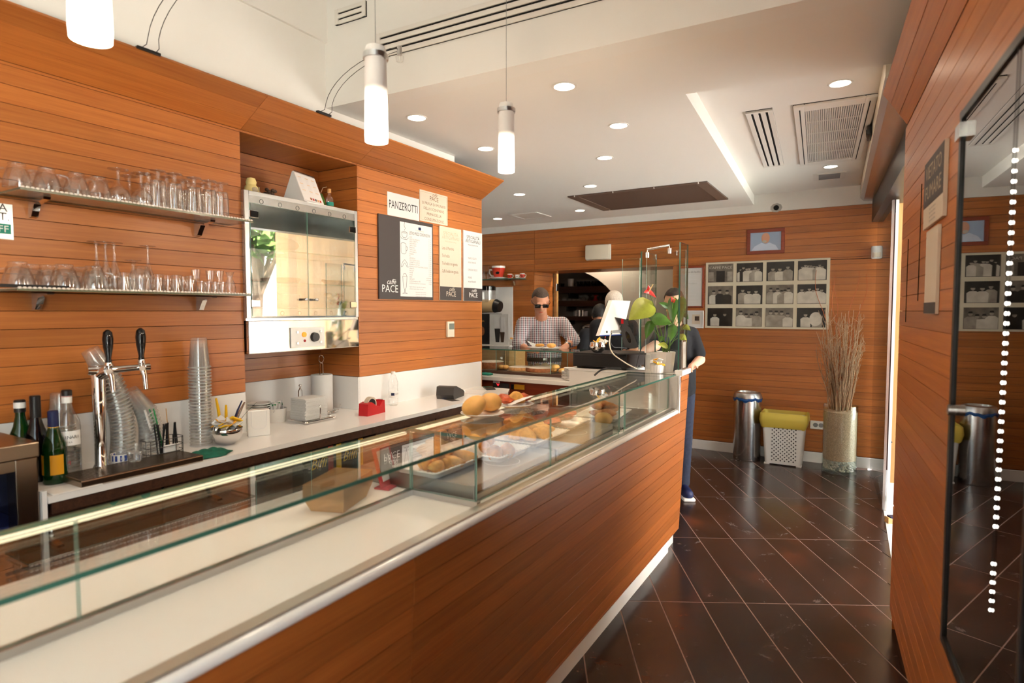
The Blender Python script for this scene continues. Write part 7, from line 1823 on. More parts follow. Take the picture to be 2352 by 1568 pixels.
# photo panel
pn, w_, h_ = back_frame('photo_collage', 'cream panel of twelve black and white photographs on the back wall', 'picture', -1.556, -0.322, 1.39, 2.122, 0.0, None, 'photo_cream', 0)
rnd = random.Random(77)
cw, ch = w_ / 4, h_ / 3
for r in range(3):
    for c_ in range(4):
        x, y = -w_ / 2 + cw * (c_ + 0.5) * 0.985 + 0.008, h_ / 2 - ch * (r + 0.5)
        pw, ph = cw * 0.87, ch * 0.83
        bgm = 'photo_mid' if (r, c_) in ((1, 0), (1, 2), (2, 2), (0, 0), (2, 1)) else 'photo_dark'
        mb = MB(); mb.box((x, y, 0.009), (pw, ph, 0.002)); ph_o = mb.build('photograph', bgm, pn, smooth=False)
        z = 0.0104
        if (r, c_) == (0, 0):
            tx = text('CAFFÈ PACE', 0.04, 'photo_light', ph_o, x, y + ph * 0.24, z, 'CENTER', width=pw * 0.9)
            for (dx, w2, h2, m2) in ((0, 0.34, 0.6, 'photo_dark'), (-0.37, 0.2, 0.5, 'photo_grey'), (0.37, 0.2, 0.5, 'photo_grey')):
                mb = MB(); mb.box((x + dx * pw, y - ph * 0.18, z), (w2 * pw, h2 * ph, 0.0002)); mb.build('shop_door', m2, ph_o, smooth=False)
            continue
        n = {(0, 1): 7, (0, 2): 3, (0, 3): 8, (1, 0): 3, (1, 1): 3, (1, 2): 6, (1, 3): 6, (2, 0): 2, (2, 1): 4, (2, 2): 4, (2, 3): 2}[(r, c_)]
        for k in range(n):
            z = 0.0104 + k * 0.0006
            fx_ = x - pw * 0.40 + pw * 0.80 * (k + 0.5) / n + rnd.uniform(-.004, .004)
            hr = min(0.022, pw * 0.30 / n + 0.006); fy = y + ph * rnd.uniform(0.08, 0.26)
            bodym = rnd.choice(['photo_light', 'photo_light', 'photo_dark', 'photo_grey']) if (r, c_) != (1, 3) else 'photo_light'
            bw_ = hr * 2.1; y0 = y - ph * 0.48
            mb = MB(); mb.add([(fx_ - bw_, y0, z), (fx_ + bw_, y0, z), (fx_ + bw_ * 1.05, fy - hr * 2.0, z), (fx_ + hr * 1.1, fy - hr * 1.15, z), (fx_ - hr * 1.1, fy - hr * 1.15, z), (fx_ - bw_ * 1.05, fy - hr * 2.0, z)], [tuple(range(6))]); mb.build('printed_figure', bodym, ph_o, smooth=False)
            disc(ph_o, 'printed_face', 'photo_grey', fx_, fy, hr * 0.8, hr, z + 0.0003, 10)
            mb = MB(); mb.add([(fx_ - hr * .85, fy + hr * .2, z + .0005), (fx_ + hr * .85, fy + hr * .2, z + .0005), (fx_ + hr * .6, fy + hr * 1.05, z + .0005), (fx_ - hr * .6, fy + hr * 1.05, z + .0005)], [(0, 1, 2, 3)]); mb.build('printed_hair', 'photo_dark', ph_o, smooth=False)
        if (r, c_) == (2, 3): disc(ph_o, 'printed_drum', 'photo_light', x + pw * 0.16, y - ph * 0.08, pw * 0.22, ph * 0.36, z + 0.0012)
# diploma and small frame
t, w_, h_ = back_frame('diploma_frame', 'framed printed certificate left of the photo panel', 'picture', -1.86, -1.572, 1.615, 2.09, 0.022, 'wood_frame', 'paper')
text('Il Presidente della Repubblica', 0.03, 'ink_grey', t, 0, h_ * 0.34, 0.0085, 'CENTER', width=w_ * 0.7); text('Commendatore', 0.02, 'ink_grey', t, 0, h_ * 0.08, 0.0085, 'CENTER')
for k in range(9):
    if k in (3, 4): continue
    mb = MB(); mb.box((0, h_ * 0.27 - k * 0.042, 0.0085), (w_ * (0.62, 0.5, 0.66, 0, 0, 0.4, 0.6, 0.35, 0.3)[k], 0.004, 0.0003)); mb.build('printed_line', 'paper_grey', t, smooth=False)
t, w_, h_ = back_frame('clipping_frame', 'small pale frame with an old newspaper clipping', 'picture', -1.80, -1.572, 1.385, 1.585, 0.012, 'white_gloss', 'paper')
mb = MB(); mb.box((0.03, 0.0, 0.0085), (0.09, 0.11, 0.0004)); cl = mb.build('clipping', 'paper_cream', t, smooth=False); mb = MB(); mb.box((0.04, 0.01, 0.009), (0.05, 0.05, 0.0004)); mb.build('clipping_photo', 'leather', cl, smooth=False)
# alarm sensor
q = pY(2011, 580, YB)
t = thing('alarm_sensor', 'small white motion alarm sensor near the glass door', 'sensor', (q.x, YB - 0.001, q.z))
mb = MB(); mb.box((0, -0.028, 0), (0.075, 0.055, 0.125), bev=0.014); mb.build('housing', 'white_plastic', t); mb = MB(); mb.box((0.0, -0.058, -0.025), (0.045, 0.006, 0.045), bev=0.002); mb.build('lens', 'cream_plastic', t)
# emergency light
a, b = pY(1348, 567, YB), pY(1403, 592, YB)
t = thing('emergency_light', 'cream emergency light fixture over the doorway', 'lamp', ((a.x + b.x) / 2, YB - 0.001, (a.z + b.z) / 2))
w_ = b.x - a.x; h_ = a.z - b.z + 0.03
mb = MB(); mb.box((0, -0.03, 0), (w_, 0.06, h_), bev=0.015); mb.build('diffuser', 'cream_plastic', t); mb = MB(); mb.box((0, -0.004, 0), (w_ * 1.02, 0.008, h_ * 1.05)); mb.build('base', 'white_plastic', t, smooth=False)
# coffee shelf with cups
zsh = 2.008
t = thing('cup_shelf', 'glass display shelf with red coffee cups by the far corner', 'shelf', (-4.32, YB, zsh))
glass_sheet('pane', (-0.6, 0.44, -0.22, -0.004, -0.012, -0.002), t, mt='pane_glass')
for x in (0.27, -0.4):
    mb = MB(); mb.prism([(-0.004, -0.013), (-0.14, -0.013), (-0.13, -0.022), (-0.04, -0.035), (-0.02, -0.085), (-0.004, -0.09)], x - 0.012, x + 0.012, 'x'); mb.build('bracket', 'chrome', t, smooth=False)
def coffee_cup(px, s, lab, mt='red_glaze', X=None, saucer=True):
    q = pY(px, 640, YB - 0.12); o = thing('coffee_cup', lab, 'cup', (q.x, YB - 0.12, zsh - 0.0015)); z0 = 0.014 * s if saucer else 0.0
    if saucer: mb = MB(); mb.lathe([(0, 0), (0.05 * s, 0), (0.088 * s, 0.012 * s), (0.088 * s, 0.014 * s), (0.05 * s, 0.006 * s), (0, 0.006 * s)], 26); mb.build('saucer', 'porcelain', o)
    mb = MB(); mb.lathe([(0, 0.0), (0.034 * s, 0.0), (0.05 * s, 0.03 * s), (0.062 * s, 0.09 * s)], 26, (0, 0, z0 - 0.004)); mb.build('bowl', mt, o)
    mb = MB(); mb.lathe([(0.062 * s, 0.09 * s), (0.063 * s, 0.108 * s), (0.060 * s, 0.108 * s), (0.05 * s, 0.03 * s)], 26, (0, 0, z0 - 0.004)); mb.build('white_rim', 'porcelain', o)
    mb = MB(); sd = -1 if s > 1 else 1; mb.tube([(sd * 0.056 * s, 0, 0.085 * s), (sd * 0.095 * s, 0, 0.088 * s), (sd * 0.10 * s, 0, 0.06 * s), (sd * 0.078 * s, 0, 0.03 * s), (sd * 0.05 * s, 0, 0.03 * s)], 0.007 * s, 8); mb.build('handle', 'porcelain', o)
    mb = MB(); mb.ell((0.02 * s, -0.050 * s, 0.055 * s), (0.022 * s, 0.006 * s, 0.013 * s), 14, 8); lg = mb.build('badge', 'black_plastic', o)
    return o
coffee_cup(1145, 1.45, 'oversized red coffee cup with white saucer on the glass shelf')
coffee_cup(1171, 0.55, 'small red espresso cup next to the oversized cup')
coffee_cup(1200, 0.55, 'small red espresso cup at the shelf end')
coffee_cup(1188, 0.5, 'small white espresso cup lying before the shelf end cup', 'porcelain', saucer=False)
for px in (1112, 1122):
    q = pY(px, 640, YB - 0.1); o = meshobj('flute_glass', ware['flute'][0], None, (q.x, YB - 0.1, zsh - 0.0015)); tag(o, 'upturned flute glass beside the oversized red cup', 'glass', 'flutes on the cup shelf')
# white panel and coffee side counter
a, b = pY(1107, 660, YB), pY(1178, 785, YB)
t = thing('splash_panel', 'white panel on the wood behind the granita machine', 'panel', (0, 0, 0)); mb = MB(); mb.bb(-5.2, -4.085, YB - 0.012, YB - 0.001, 1.13, 1.905); mb.build('sheet', 'white_gloss', t, smooth=False)
sd = thing('side_counter', 'white topped wood side counter along the back wall', 'counter')
mb = MB(); mb.bb(-5.4, -3.86, 6.42, YB - 0.013, 1.11, 1.145, bev=0.003); mb.build('top', 'white_gloss', sd, smooth=False)
mb = MB(); mb.bb(-5.4, -3.89, 6.46, YB - 0.014, 0, 1.109); mb.build('carcass', 'wood_pale', sd, smooth=False)
for k in range(3): mb = MB(); mb.bb(-5.35 + k * 0.48, -4.90 + k * 0.48, 6.445, 6.46, 0.08, 1.08, bev=0.003); mb.build('cupboard_door', 'wood_pale', sd, smooth=False)
# granita machine
gx = pY(1128, 720, 6.62).x
gm_ = thing('granita_machine', 'black frozen drink machine with clear tank beside the wall end', 'drink machine', (gx - 0.1, 6.66, 1.1455))
mb = MB(); mb.bb(-0.13, 0.14, -0.15, 0.18, 0, 0.40, bev=0.01); mb.build('base', 'black_plastic', gm_)
mb = MB(); mb.cyl((-0.16, -0.05, 0.50), (0.18, -0.05, 0.50), 0.088, n=28); mb.build('freezing_drum', 'granita', gm_)
mb = MB(); mb.cyl((0.18, -0.05, 0.50), (0.25, -0.05, 0.49), 0.092, 0.07, n=24); mb.build('drum_cap', 'black_plastic', gm_)
mb = MB(); mb.lathe([(0.12, 0.55), (0.125, 0.72), (0.122, 0.72), (0.118, 0.55)], 28, (0.02, -0.03, 0)); mb.build('tank', 'clear_plastic', gm_)
mb = MB(); mb.lathe([(0.128, 0.71), (0.128, 0.755), (0.10, 0.768), (0, 0.77)], 28, (0.02, -0.03, 0)); mb.build('tank_lid', 'black_gloss', gm_)
tt = text('MIRKLEA', 0.034, 'ink_orange', gm_, 0.0, -0.153, 0.29, 'CENTER'); tt.rotation_euler = (math.pi / 2, 0, 0)
mb = MB(); mb.ell((0.03, -0.151, 0.17), (0.04, 0.003, 0.06), 16, 10); mb.build('cup_picture', 'cake_dark', gm_)
# poster display with drink glasses
a, b = pY(1127, 721, 6.52), pY(1171, 780, 6.52)
t = thing('drink_display', 'white counter card picturing iced coffee glasses', 'display card', ((a.x + b.x) / 2, 6.50, 1.1455))
w_ = b.x - a.x; h_ = a.z - 1.1455
mb = MB(); mb.bb(-w_ / 2, w_ / 2, -0.006, 0.006, 0, h_); mb.build('card', 'paper', t, smooth=False)
for (x, m_, hh, ww) in ((-0.025, 'ink', 0.7, 0.26), (0.05, 'leather', 0.55, 0.2)):
    mb = MB(); mb.prism([(x - ww * w_ * .35, h_ * 0.08), (x + ww * w_ * .35, h_ * 0.08), (x + ww * w_ * .6, h_ * hh * .75), (x - ww * w_ * .6, h_ * hh * .75)], -0.0075, -0.0062, 'y'); mb.build('printed_glass', m_, t, smooth=False)
    mb = MB(); mb.prism([(x - ww * w_ * .6, h_ * hh * .76), (x + ww * w_ * .6, h_ * hh * .76), (x + ww * w_ * .65, h_ * .9), (x - ww * w_ * .65, h_ * .9)], -0.0075, -0.0062, 'y'); mb.build('printed_milk', 'paper_grey', t, smooth=False)
q = pY(1176, 775, 6.55)
t = thing('cookie_bowl', 'small white bowl with yellow snacks at the side counter end', 'bowl', (q.x + 0.02, 6.55, 1.1455)); mb = MB(); mb.lathe([(0, 0), (0.035, 0), (0.062, 0.05), (0.066, 0.075), (0.063, 0.075), (0.055, 0.045), (0, 0.012)], 24); mb.build('shell', 'porcelain', t)
for k in range(5): tag(meshobj('snack', PAN[k % 3], None, (q.x + 0.02 + random.uniform(-.025, .025), 6.55 + random.uniform(-.025, .025), 1.1455 + 0.075 + 0.006 * k), (k, .4, k), (.5, .5, .5)), 'yellow snack piece in the small white bowl', 'snack', 'snacks in the white bowl')

# ---- storeroom shelves seen through the doorway
YS = 8.75
shs = []
for (y0, y1, x0, x1, lab) in ((659, 671, 1262, 1420, 'dark wood storeroom shelf with the black cups, highest of four'), (691, 703, 1262, 1395, 'dark wood storeroom shelf with upturned glasses, second of four'), (726, 736, 1262, 1370, 'dark wood storeroom shelf with jars and straws, third of four')):
    a, b = pY(x0, y0, YS - 0.15), pY(x1, y1, YS - 0.15)
    t = thing('storeroom_shelf', lab, 'shelf'); mb = MB(); mb.bb(a.x, b.x, YS - 0.16, 9.195, b.z, a.z, bev=0.003); mb.build('board', 'wood_dark', t, smooth=False)
    for f in (0.2, 0.8): mb = MB(); xx = a.x + (b.x - a.x) * f; mb.bb(xx - 0.015, xx + 0.015, YS + 0.1, 9.19, b.z - 0.08, b.z - 0.001); mb.build('bracket', 'black_plastic', t, smooth=False)
    shs.append((a.z, a.x, b.x))
a = pY(1262, 766, YS - 0.2)
t = thing('storeroom_counter', 'white topped wood counter below the storeroom shelves', 'counter'); mb = MB(); mb.bb(-5.8, -2.6, 8.45, 9.19, a.z - 0.03, a.z, bev=0.003); mb.build('top', 'white_laminate', t, smooth=False); mb = MB(); mb.bb(-5.8, -2.62, 8.5, 9.18, 0, a.z - 0.031); mb.build('carcass', 'wood_wall', t, smooth=False)
zct = a.z
mb = MB(); mb.lathe([(0, 0), (0.028, 0), (0.04, 0.06), (0.042, 0.085), (0.038, 0.085), (0.035, 0.055), (0, 0.006)], 18); dcup = mb.mesh('cup', 'black_gloss')
mb = MB(); mb.lathe([(0, 0), (0.05, 0), (0.055, 0.13), (0.05, 0.13), (0.045, 0.008), (0, 0.008)], 18); wmug = mb.mesh('mug', 'porcelain')
for px in (1330, 1340, 1350, 1364, 1373, 1384, 1394, 1404, 1412):
    q = pY(px, 655, YS); tag(meshobj('black_cup', dcup, None, (q.x, YS, shs[0][0] + 0.0004)), 'black coffee cup on the highest storeroom shelf', 'cup', 'black cups on the storeroom shelf')
for px in (1280, 1292): q = pY(px, 655, YS); tag(meshobj('grey_cup', dcup, None, (q.x, YS, shs[0][0] + 0.0004), (0, 0, 0), (0.8, 0.8, 0.7)), 'small dark cup left of the white mug in the storeroom', 'cup', 'small dark storeroom cups')
q = pY(1311, 655, YS); tag(meshobj('white_mug', wmug, None, (q.x, YS, shs[0][0] + 0.0004)), 'tall white mug on the highest storeroom shelf', 'mug')
for px in (1283, 1296, 1309, 1318, 1329, 1341): q = pY(px, 690, YS); tag(meshobj('coupe_glass', ware['balloon'][0], None, (q.x, YS, shs[1][0] + 0.0004)), 'upturned stemmed glass on the second storeroom shelf', 'glass', 'storeroom stemmed glasses')
for px, mt in ((1355, 'leather'), (1368, 'red_matte'), (1380, 'leather')):
    q = pY(px, 690, YS); mb = MB(); mb.lathe([(0, 0), (0.05, 0), (0.02, 0.05), (0.02, 0.07), (0.05, 0.09), (0, 0.09)], 14); tag(mb.build('sundae_glass', mt, None, (q.x, YS, shs[1][0] + 0.0004)), ('brown' if mt == 'leather' else 'dark red') + ' footed sundae glass on the second storeroom shelf', 'glass', 'sundae glasses')
for px, mt, hh in ((1322, 'ware_glass', .09), (1330, 'steel', .1), (1338, 'steel', .1), (1345, 'porcelain', .08)):
    q = pY(px, 725, YS); mb = MB(); mb.lathe([(0, 0), (0.04, 0), (0.042, hh), (0.038, hh), (0.036, 0.006), (0, 0.006)], 16); tag(mb.build('jar', mt, None, (q.x, YS, shs[2][0] + 0.0004)), {'ware_glass': 'clear glass jar', 'steel': 'steel jar', 'porcelain': 'white jar'}[mt] + ' on the third storeroom shelf', 'jar', 'storeroom jars')
q = pY(1348, 755, 8.6); t = thing('steel_mixing_bowl', 'steel bowl with white contents on the storeroom counter', 'bowl', (q.x + 0.05, 8.62, zct)); mb = MB(); mb.lathe([(0, 0), (0.06, 0), (0.13, 0.08), (0.135, 0.12), (0.13, 0.12), (0.12, 0.08), (0, 0.01)], 24); mb.build('shell', 'steel', t); mb = MB(); mb.ell((0, 0, 0.11), (0.11, 0.11, 0.05), 16, 8, fn=lambda d: 1 + .1 * math.sin(9 * d.x) * math.sin(8 * d.y)); mb.build('contents', 'paper', t)
q = pY(1400, 672, YS); mb = MB(); mb.bb(-0.12, 0.12, -0.01, 0.01, 0, 0.17); tag(mb.build('dark_box', 'black_plastic', None, (pY(1392, 690, YS + .2).x, YS + 0.2, shs[1][0] + 0.0004), smooth=False), 'flat black box standing at the storeroom shelf end', 'box')
# unseen lamp added to brighten the storeroom
t = thing('added_storeroom_lamp', 'added unseen ceiling lamp brightening the storeroom behind the arch', 'lamp', (-3.2, 7.7, 2.715)); mb = MB(); mb.lathe([(0, -0.06), (0.10, -0.05), (0.13, 0.0)], 24); mb.build('shade', 'white_plastic', t); lamp('POINT', 'added_storeroom_fill', t, (0, 0, -0.12), 40, size=0.08)

# ================================================================== PEOPLE
def union_mesh(name, mb, mt, voxel, smooth=2):
    me = bpy.data.meshes.new(name); me.from_pydata(mb.v, [], mb.f)
    bm = bmesh.new(); bm.from_mesh(me); bmesh.ops.remove_doubles(bm, verts=list(bm.verts), dist=1e-4); bmesh.ops.recalc_face_normals(bm, faces=list(bm.faces)); bm.to_mesh(me); bm.free()
    o = bpy.data.objects.new(name, me); C.objects.link(o)
    m = o.modifiers.new('r', 'REMESH'); m.mode = 'VOXEL'; m.voxel_size = voxel
    dg = bpy.context.evaluated_depsgraph_get(); dg.update()
    nm = bpy.data.meshes.new_from_object(o.evaluated_get(dg)); bpy.data.objects.remove(o)
    bm = bmesh.new(); bm.from_mesh(nm)
    for _ in range(smooth): bmesh.ops.smooth_vert(bm, verts=list(bm.verts), factor=0.5, use_axis_x=True, use_axis_y=True, use_axis_z=True)
    bm.to_mesh(nm); bm.free()
    nm.materials.clear(); nm.materials.append(M[mt]); nm.polygons.foreach_set('use_smooth', [True] * len(nm.polygons))
    return nm
def caps(mb, pts, rr, flat=1.0):
    pts = [Vector(p) for p in pts]
    for i, p in enumerate(pts): mb.ell(p, (rr[i], rr[i] * flat, rr[i]), 14, 10)
    for i in range(len(pts) - 1):
        d = pts[i + 1] - pts[i]
        for k in range(1, 8):
            t = k / 8; r = rr[i] * (1 - t) + rr[i + 1] * t; mb.ell(pts[i] + d * t, (r, r * flat, r), 12, 8)
def hand(mb, wrist, palm, tips, thumb, r=0.0085):
    wrist, palm = Vector(wrist), Vector(palm)
    caps(mb, [wrist, (wrist + palm) / 2, palm], [0.024, 0.032, 0.03], 0.8)
    for (k, tp) in enumerate(tips):
        tp = Vector(tp); s = palm + (tp - palm) * 0.25; mid = (s + tp) / 2 + Vector((0, 0, 0.016))
        caps(mb, [s, mid, tp], [r * 1.15, r, r * 0.85])
    th = Vector(thumb); caps(mb, [(wrist + palm) / 2, ((wrist + palm) / 2 + th) / 2 + Vector((0, 0, 0.008)), th], [0.013, 0.0105, 0.009])
def head(mb, c, rx=0.074, ry=0.092, rz=0.115, tilt=0.0, yaw=0.0, face=True):
    R = Matrix.Rotation(yaw, 3, 'Z') @ Matrix.Rotation(tilt, 3, 'X'); c = Vector(c)
    mb.ell(c + R @ Vector((0, 0.012, 0.025)), (rx, ry, rz * 0.78), 20, 14, rot=R)
    mb.ell(c + R @ Vector((0, -0.018, -0.035)), (rx * 0.82, ry * 0.78, rz * 0.68), 18, 12, rot=R)
    mb.ell(c + R @ Vector((0, -0.055, -0.082)), (0.032, 0.03, 0.024), 12, 8, rot=R)
    if face:
        caps(mb, [c + R @ Vector((0, -0.086, 0.012)), c + R @ Vector((0, -0.103, -0.022)), c + R @ Vector((0, -0.098, -0.03))], [0.010, 0.013, 0.014])
        for s in (-1, 1):
            mb.ell(c + R @ Vector((s * 0.013, -0.094, -0.03)), (0.009, 0.011, 0.008), 8, 6)
            mb.ell(c + R @ Vector((s * 0.031, -0.083, 0.022)), (0.022, 0.010, 0.008), 10, 6, rot=R)
        mb.ell(c + R @ Vector((0, -0.088, -0.058)), (0.024, 0.010, 0.005), 10, 6, rot=R); mb.ell(c + R @ Vector((0, -0.086, -0.066)), (0.02, 0.010, 0.006), 10, 6, rot=R)
    for s in (-1, 1): mb.ell(c + R @ Vector((s * (rx + 0.004), 0.012, -0.005)), (0.010, 0.020, 0.031), 10, 8, rot=R)
    return R, c
def face_marks(t, R, c):
    for s in (-1, 1):
        mb = MB(); mb.ell(c + R @ Vector((s * 0.031, -0.089, 0.008)), (0.011, 0.006, 0.006), 10, 6, rot=R); e = mb.build('eye', 'white_gloss', t)
        mb = MB(); mb.ell(c + R @ Vector((s * 0.031, -0.0945, 0.008)), (0.0048, 0.002, 0.0048), 8, 6, rot=R); mb.build('iris', 'leather', e)
    mb = MB(); mb.ell(c + R @ Vector((0, -0.097, -0.062)), (0.022, 0.004, 0.0022), 10, 6, rot=R); mb.build('lips', 'red_glaze', t)
def person_at(px, d, label):
    p = pd(px, 714, d); t = thing('person', label, 'person', (p.x, p.y, 0), rz=YAW); return t
def hx(px, p0, d): return (px - p0) / FPX * d
def hz(py, d): return CAMH - (py - 714) / FPX * d

# man in checked shirt
D = 5.72; P0 = 1243
man = person_at(P0, D, 'person in sunglasses and a checked shirt bending over plates at the cake counter')
x_ = lambda px: hx(px, P0, D); z_ = lambda py: hz(py, D)
sl, sr = Vector((x_(1203), 0.0, z_(745))), Vector((x_(1291), 0.0, z_(745)))
el, er = Vector((x_(1190), -0.08, z_(788))), Vector((x_(1317), -0.06, z_(780)))
wl, wr = Vector((x_(1209), -0.26, z_(797))), Vector((x_(1296), -0.27, z_(790)))
hl, hr_ = Vector((x_(1221), -0.30, z_(800))), Vector((x_(1283), -0.30, z_(799)))
mb = MB()
R, hc = head(mb, (x_(1240), -0.10, z_(692)), 0.078, 0.096, 0.122, tilt=0.55, yaw=0.1)
neck0 = Vector((x_(1245), 0.0, z_(738)))
caps(mb, [hc + Vector((0, 0.02, -0.05)), neck0, Vector((x_(1246), 0.02, z_(760)))], [0.058, 0.062, 0.08])
caps(mb, [Vector((x_(1247), 0.03, 1.36)), Vector((x_(1250), 0.04, 1.15)), Vector((x_(1251), 0.03, 0.98))], [0.13, 0.135, 0.14], 0.75)
caps(mb, [sl, Vector((x_(1246), 0.02, z_(750))), sr], [0.06, 0.09, 0.06])
for s, (a, b, w, h) in ((-1, (sl, el, wl, hl)), (1, (sr, er, wr, hr_))):
    caps(mb, [a, b, w], [0.055, 0.043, 0.028])
    f = Vector((0.05 if s < 0 else -0.045, -0.035, -0.012))
    hand(mb, w, h, [h + f + Vector((0, 0.0, 0.004)), h + f + Vector((0.006, -0.018, -0.004)), h + f * 0.9 + Vector((0, -0.034, -0.012)), h + f * 0.75 + Vector((0, -0.046, -0.018))], h + Vector((0.035 if s < 0 else -0.035, 0.03, 0.018)))
for s in (-1, 1): caps(mb, [(x_(1251) + s * 0.085, 0.03, 0.92), (x_(1251) + s * 0.095, 0.02, 0.50), (x_(1251) + s * 0.095, 0.04, 0.09)], [0.085, 0.06, 0.045]); caps(mb, [(x_(1251) + s * 0.095, 0.03, 0.055), (x_(1251) + s * 0.1, -0.12, 0.045)], [0.05, 0.042])
meshobj('body', union_mesh('body', mb, 'skin', 0.008, 2), man)
mb = MB()
caps(mb, [Vector((x_(1246), 0.03, z_(756))), Vector((x_(1247), 0.03, 1.38)), Vector((x_(1250), 0.03, 1.22)), Vector((x_(1251), 0.03, 1.10))], [0.125, 0.165, 0.175, 0.168], 0.78)
caps(mb, [sl, Vector((x_(1246), 0.02, z_(752))), sr], [0.075, 0.105, 0.075], 0.95)
for (a, b, w) in ((sl, el, wl), (sr, er, wr)): caps(mb, [a, (a + b) / 2, b, b + (w - b) * 0.42], [0.078, 0.069, 0.062, 0.052])
caps(mb, [Vector((x_(1246), 0.035, z_(736))), Vector((x_(1246), 0.03, z_(742)))], [0.074, 0.082])
meshobj('shirt', union_mesh('shirt', mb, 'check_shirt', 0.009, 2), man)
for s in (-1, 1):
    mb = MB(); n0 = Vector((x_(1243) + s * 0.02, -0.085, z_(745))); mb.add([n0 + Vector((-s * 0.012, -0.004, -0.008)), n0 + Vector((s * 0.055, 0.045, 0.045)), n0 + Vector((s * 0.075, 0.04, 0.015)), n0 + Vector((s * 0.03, -0.012, -0.028))], [(0, 1, 2, 3)]); mb.build('collar_flap', 'check_shirt', man)
mb = MB(); mb.tube([(x_(1247), -0.118, 1.40), (x_(1248), -0.124, 1.30), (x_(1250), -0.124, 1.18)], 0.0025, 6); mb.build('button_strip', 'navy', man)
mb = MB(); caps(mb, [Vector((x_(1251), 0.03, 1.09)), Vector((x_(1251), 0.03, 0.96))], [0.162, 0.165], 0.8)
for s in (-1, 1): caps(mb, [(x_(1251) + s * 0.085, 0.03, 0.92), (x_(1251) + s * 0.095, 0.02, 0.50), (x_(1251) + s * 0.095, 0.04, 0.11)], [0.10, 0.082, 0.068])
meshobj('trousers', union_mesh('trousers', mb, 'chino', 0.011, 2), man)
mb = MB(); mb.lathe([(0.168, -0.02), (0.172, -0.018), (0.172, 0.018), (0.168, 0.02)], 36, (x_(1251), 0.03, 1.115), sq=0.8); belt = mb.build('belt', 'leather', man)
mb = MB(); mb.box((x_(1251), 0.03 - 0.14, 1.115), (0.04, 0.006, 0.036), bev=0.002); mb.build('buckle', 'steel', belt)
for s in (-1, 1): mb = MB(); caps(mb, [(x_(1251) + s * 0.095, 0.03, 0.05), (x_(1251) + s * 0.1, -0.13, 0.042)], [0.054, 0.046]); meshobj('shoe', union_mesh('shoe', mb, 'leather', 0.01, 1), man)
def hair_cap(t, R, c, mt, rx, ry, rz, cut, name='hair', off=(0, 0.014, 0.028)):
    mb = MB(); vs, fs = [], []; NU, NV = 30, 16
    for i in range(NV + 1):
        th = i / NV
        for j in range(NU):
            a = j * 2 * math.pi / NU; d0 = Vector((math.cos(a), math.sin(a), 0))
            lim = cut(d0.y)              # lowest polar angle reached in this direction (front = -1)
            t_ = lim * th
            d = Vector((math.sin(t_) * math.cos(a), math.sin(t_) * math.sin(a), math.cos(t_)))
            vs.append(c + R @ (Vector(off) + Vector((d.x * rx, d.y * ry, d.z * rz))))
    fs = [(i * NU + j, (i + 1) * NU + j, (i + 1) * NU + (j + 1) % NU, i * NU + (j + 1) % NU) for i in range(NV) for j in range(NU)]
    mb.add(vs, fs); return mb.build(name, mt, t, ang=80)
hair_cap(man, R, hc, 'hair_grey', 0.083, 0.101, 0.101, lambda f: 1.05 if f < -0.55 else (1.05 + (f + 0.55) / 0.75 * 0.95 if f < 0.2 else 2.0))
mb = MB()
for s in (-1, 1):
    q = hc + R @ Vector((s * 0.037, -0.100, 0.006)); mb.box(q, (0.055, 0.006, 0.036), bev=0.0025, rot=R)
    mb.tube([hc + R @ Vector((s * 0.064, -0.098, 0.014)), hc + R @ Vector((s * 0.085, -0.05, 0.012)), hc + R @ Vector((s * 0.086, 0.01, 0.008))], 0.0025, 6)
mb.tube([hc + R @ Vector((-0.012, -0.101, 0.014)), hc + R @ Vector((0.012, -0.101, 0.014))], 0.0025, 6); mb.build('sunglasses', 'black_gloss', man)
mb = MB(); mb.ell(hc + R @ Vector((0, -0.097, -0.062)), (0.022, 0.004, 0.0022), 10, 6, rot=R); mb.build('lips', 'red_glaze', man)
wd_ = (hr_ - wr).normalized(); q = wr + (er - wr) * 0.12
mb = MB(); mb.tube([q - wd_ * 0.011, q + wd_ * 0.011], 0.0335, 18); wt = mb.build('watch', 'steel', man); mb = MB(); mb.ell(q + Vector((0.012, -0.03, 0.008)), (0.017, 0.008, 0.017), 14, 8); mb.build('dial', 'dark_grey', wt)
# what he is handling: two plates on the glass top
mat3 = Matrix.Rotation(YAW, 3, 'Z')
for (px, lab1, lab2) in ((1231, 'white plate with napkin held by the man in the checked shirt', 'golden pastry on the napkin plate at the cake counter'), (1268, 'white plate with a filled sandwich at the cake counter', 'filled sandwich on the plate at the cake counter')):
    q = pY(px, 800, 4.70); t = thing('snack_plate', lab1, 'plate', (q.x, 4.70, G2 + 0.0006)); meshobj('dish', PL, t)
    if px == 1231: mb = MB(); mb.add([(-0.09, -0.01, 0.07), (0.0, -0.05, 0.016), (0.055, 0.0, 0.018), (-0.03, 0.05, 0.04)], [(0, 1, 2, 3)]); mb.build('napkin', 'paper', t, smooth=False)
    tag(meshobj('sandwich', BUN[0] if px > 1250 else PAN[0], None, (q.x + (0.045 if px == 1231 else 0), 4.69, G2 + 0.034), (0, 0, .4), (0.85, 0.85, 0.6)), lab2, 'sandwich')

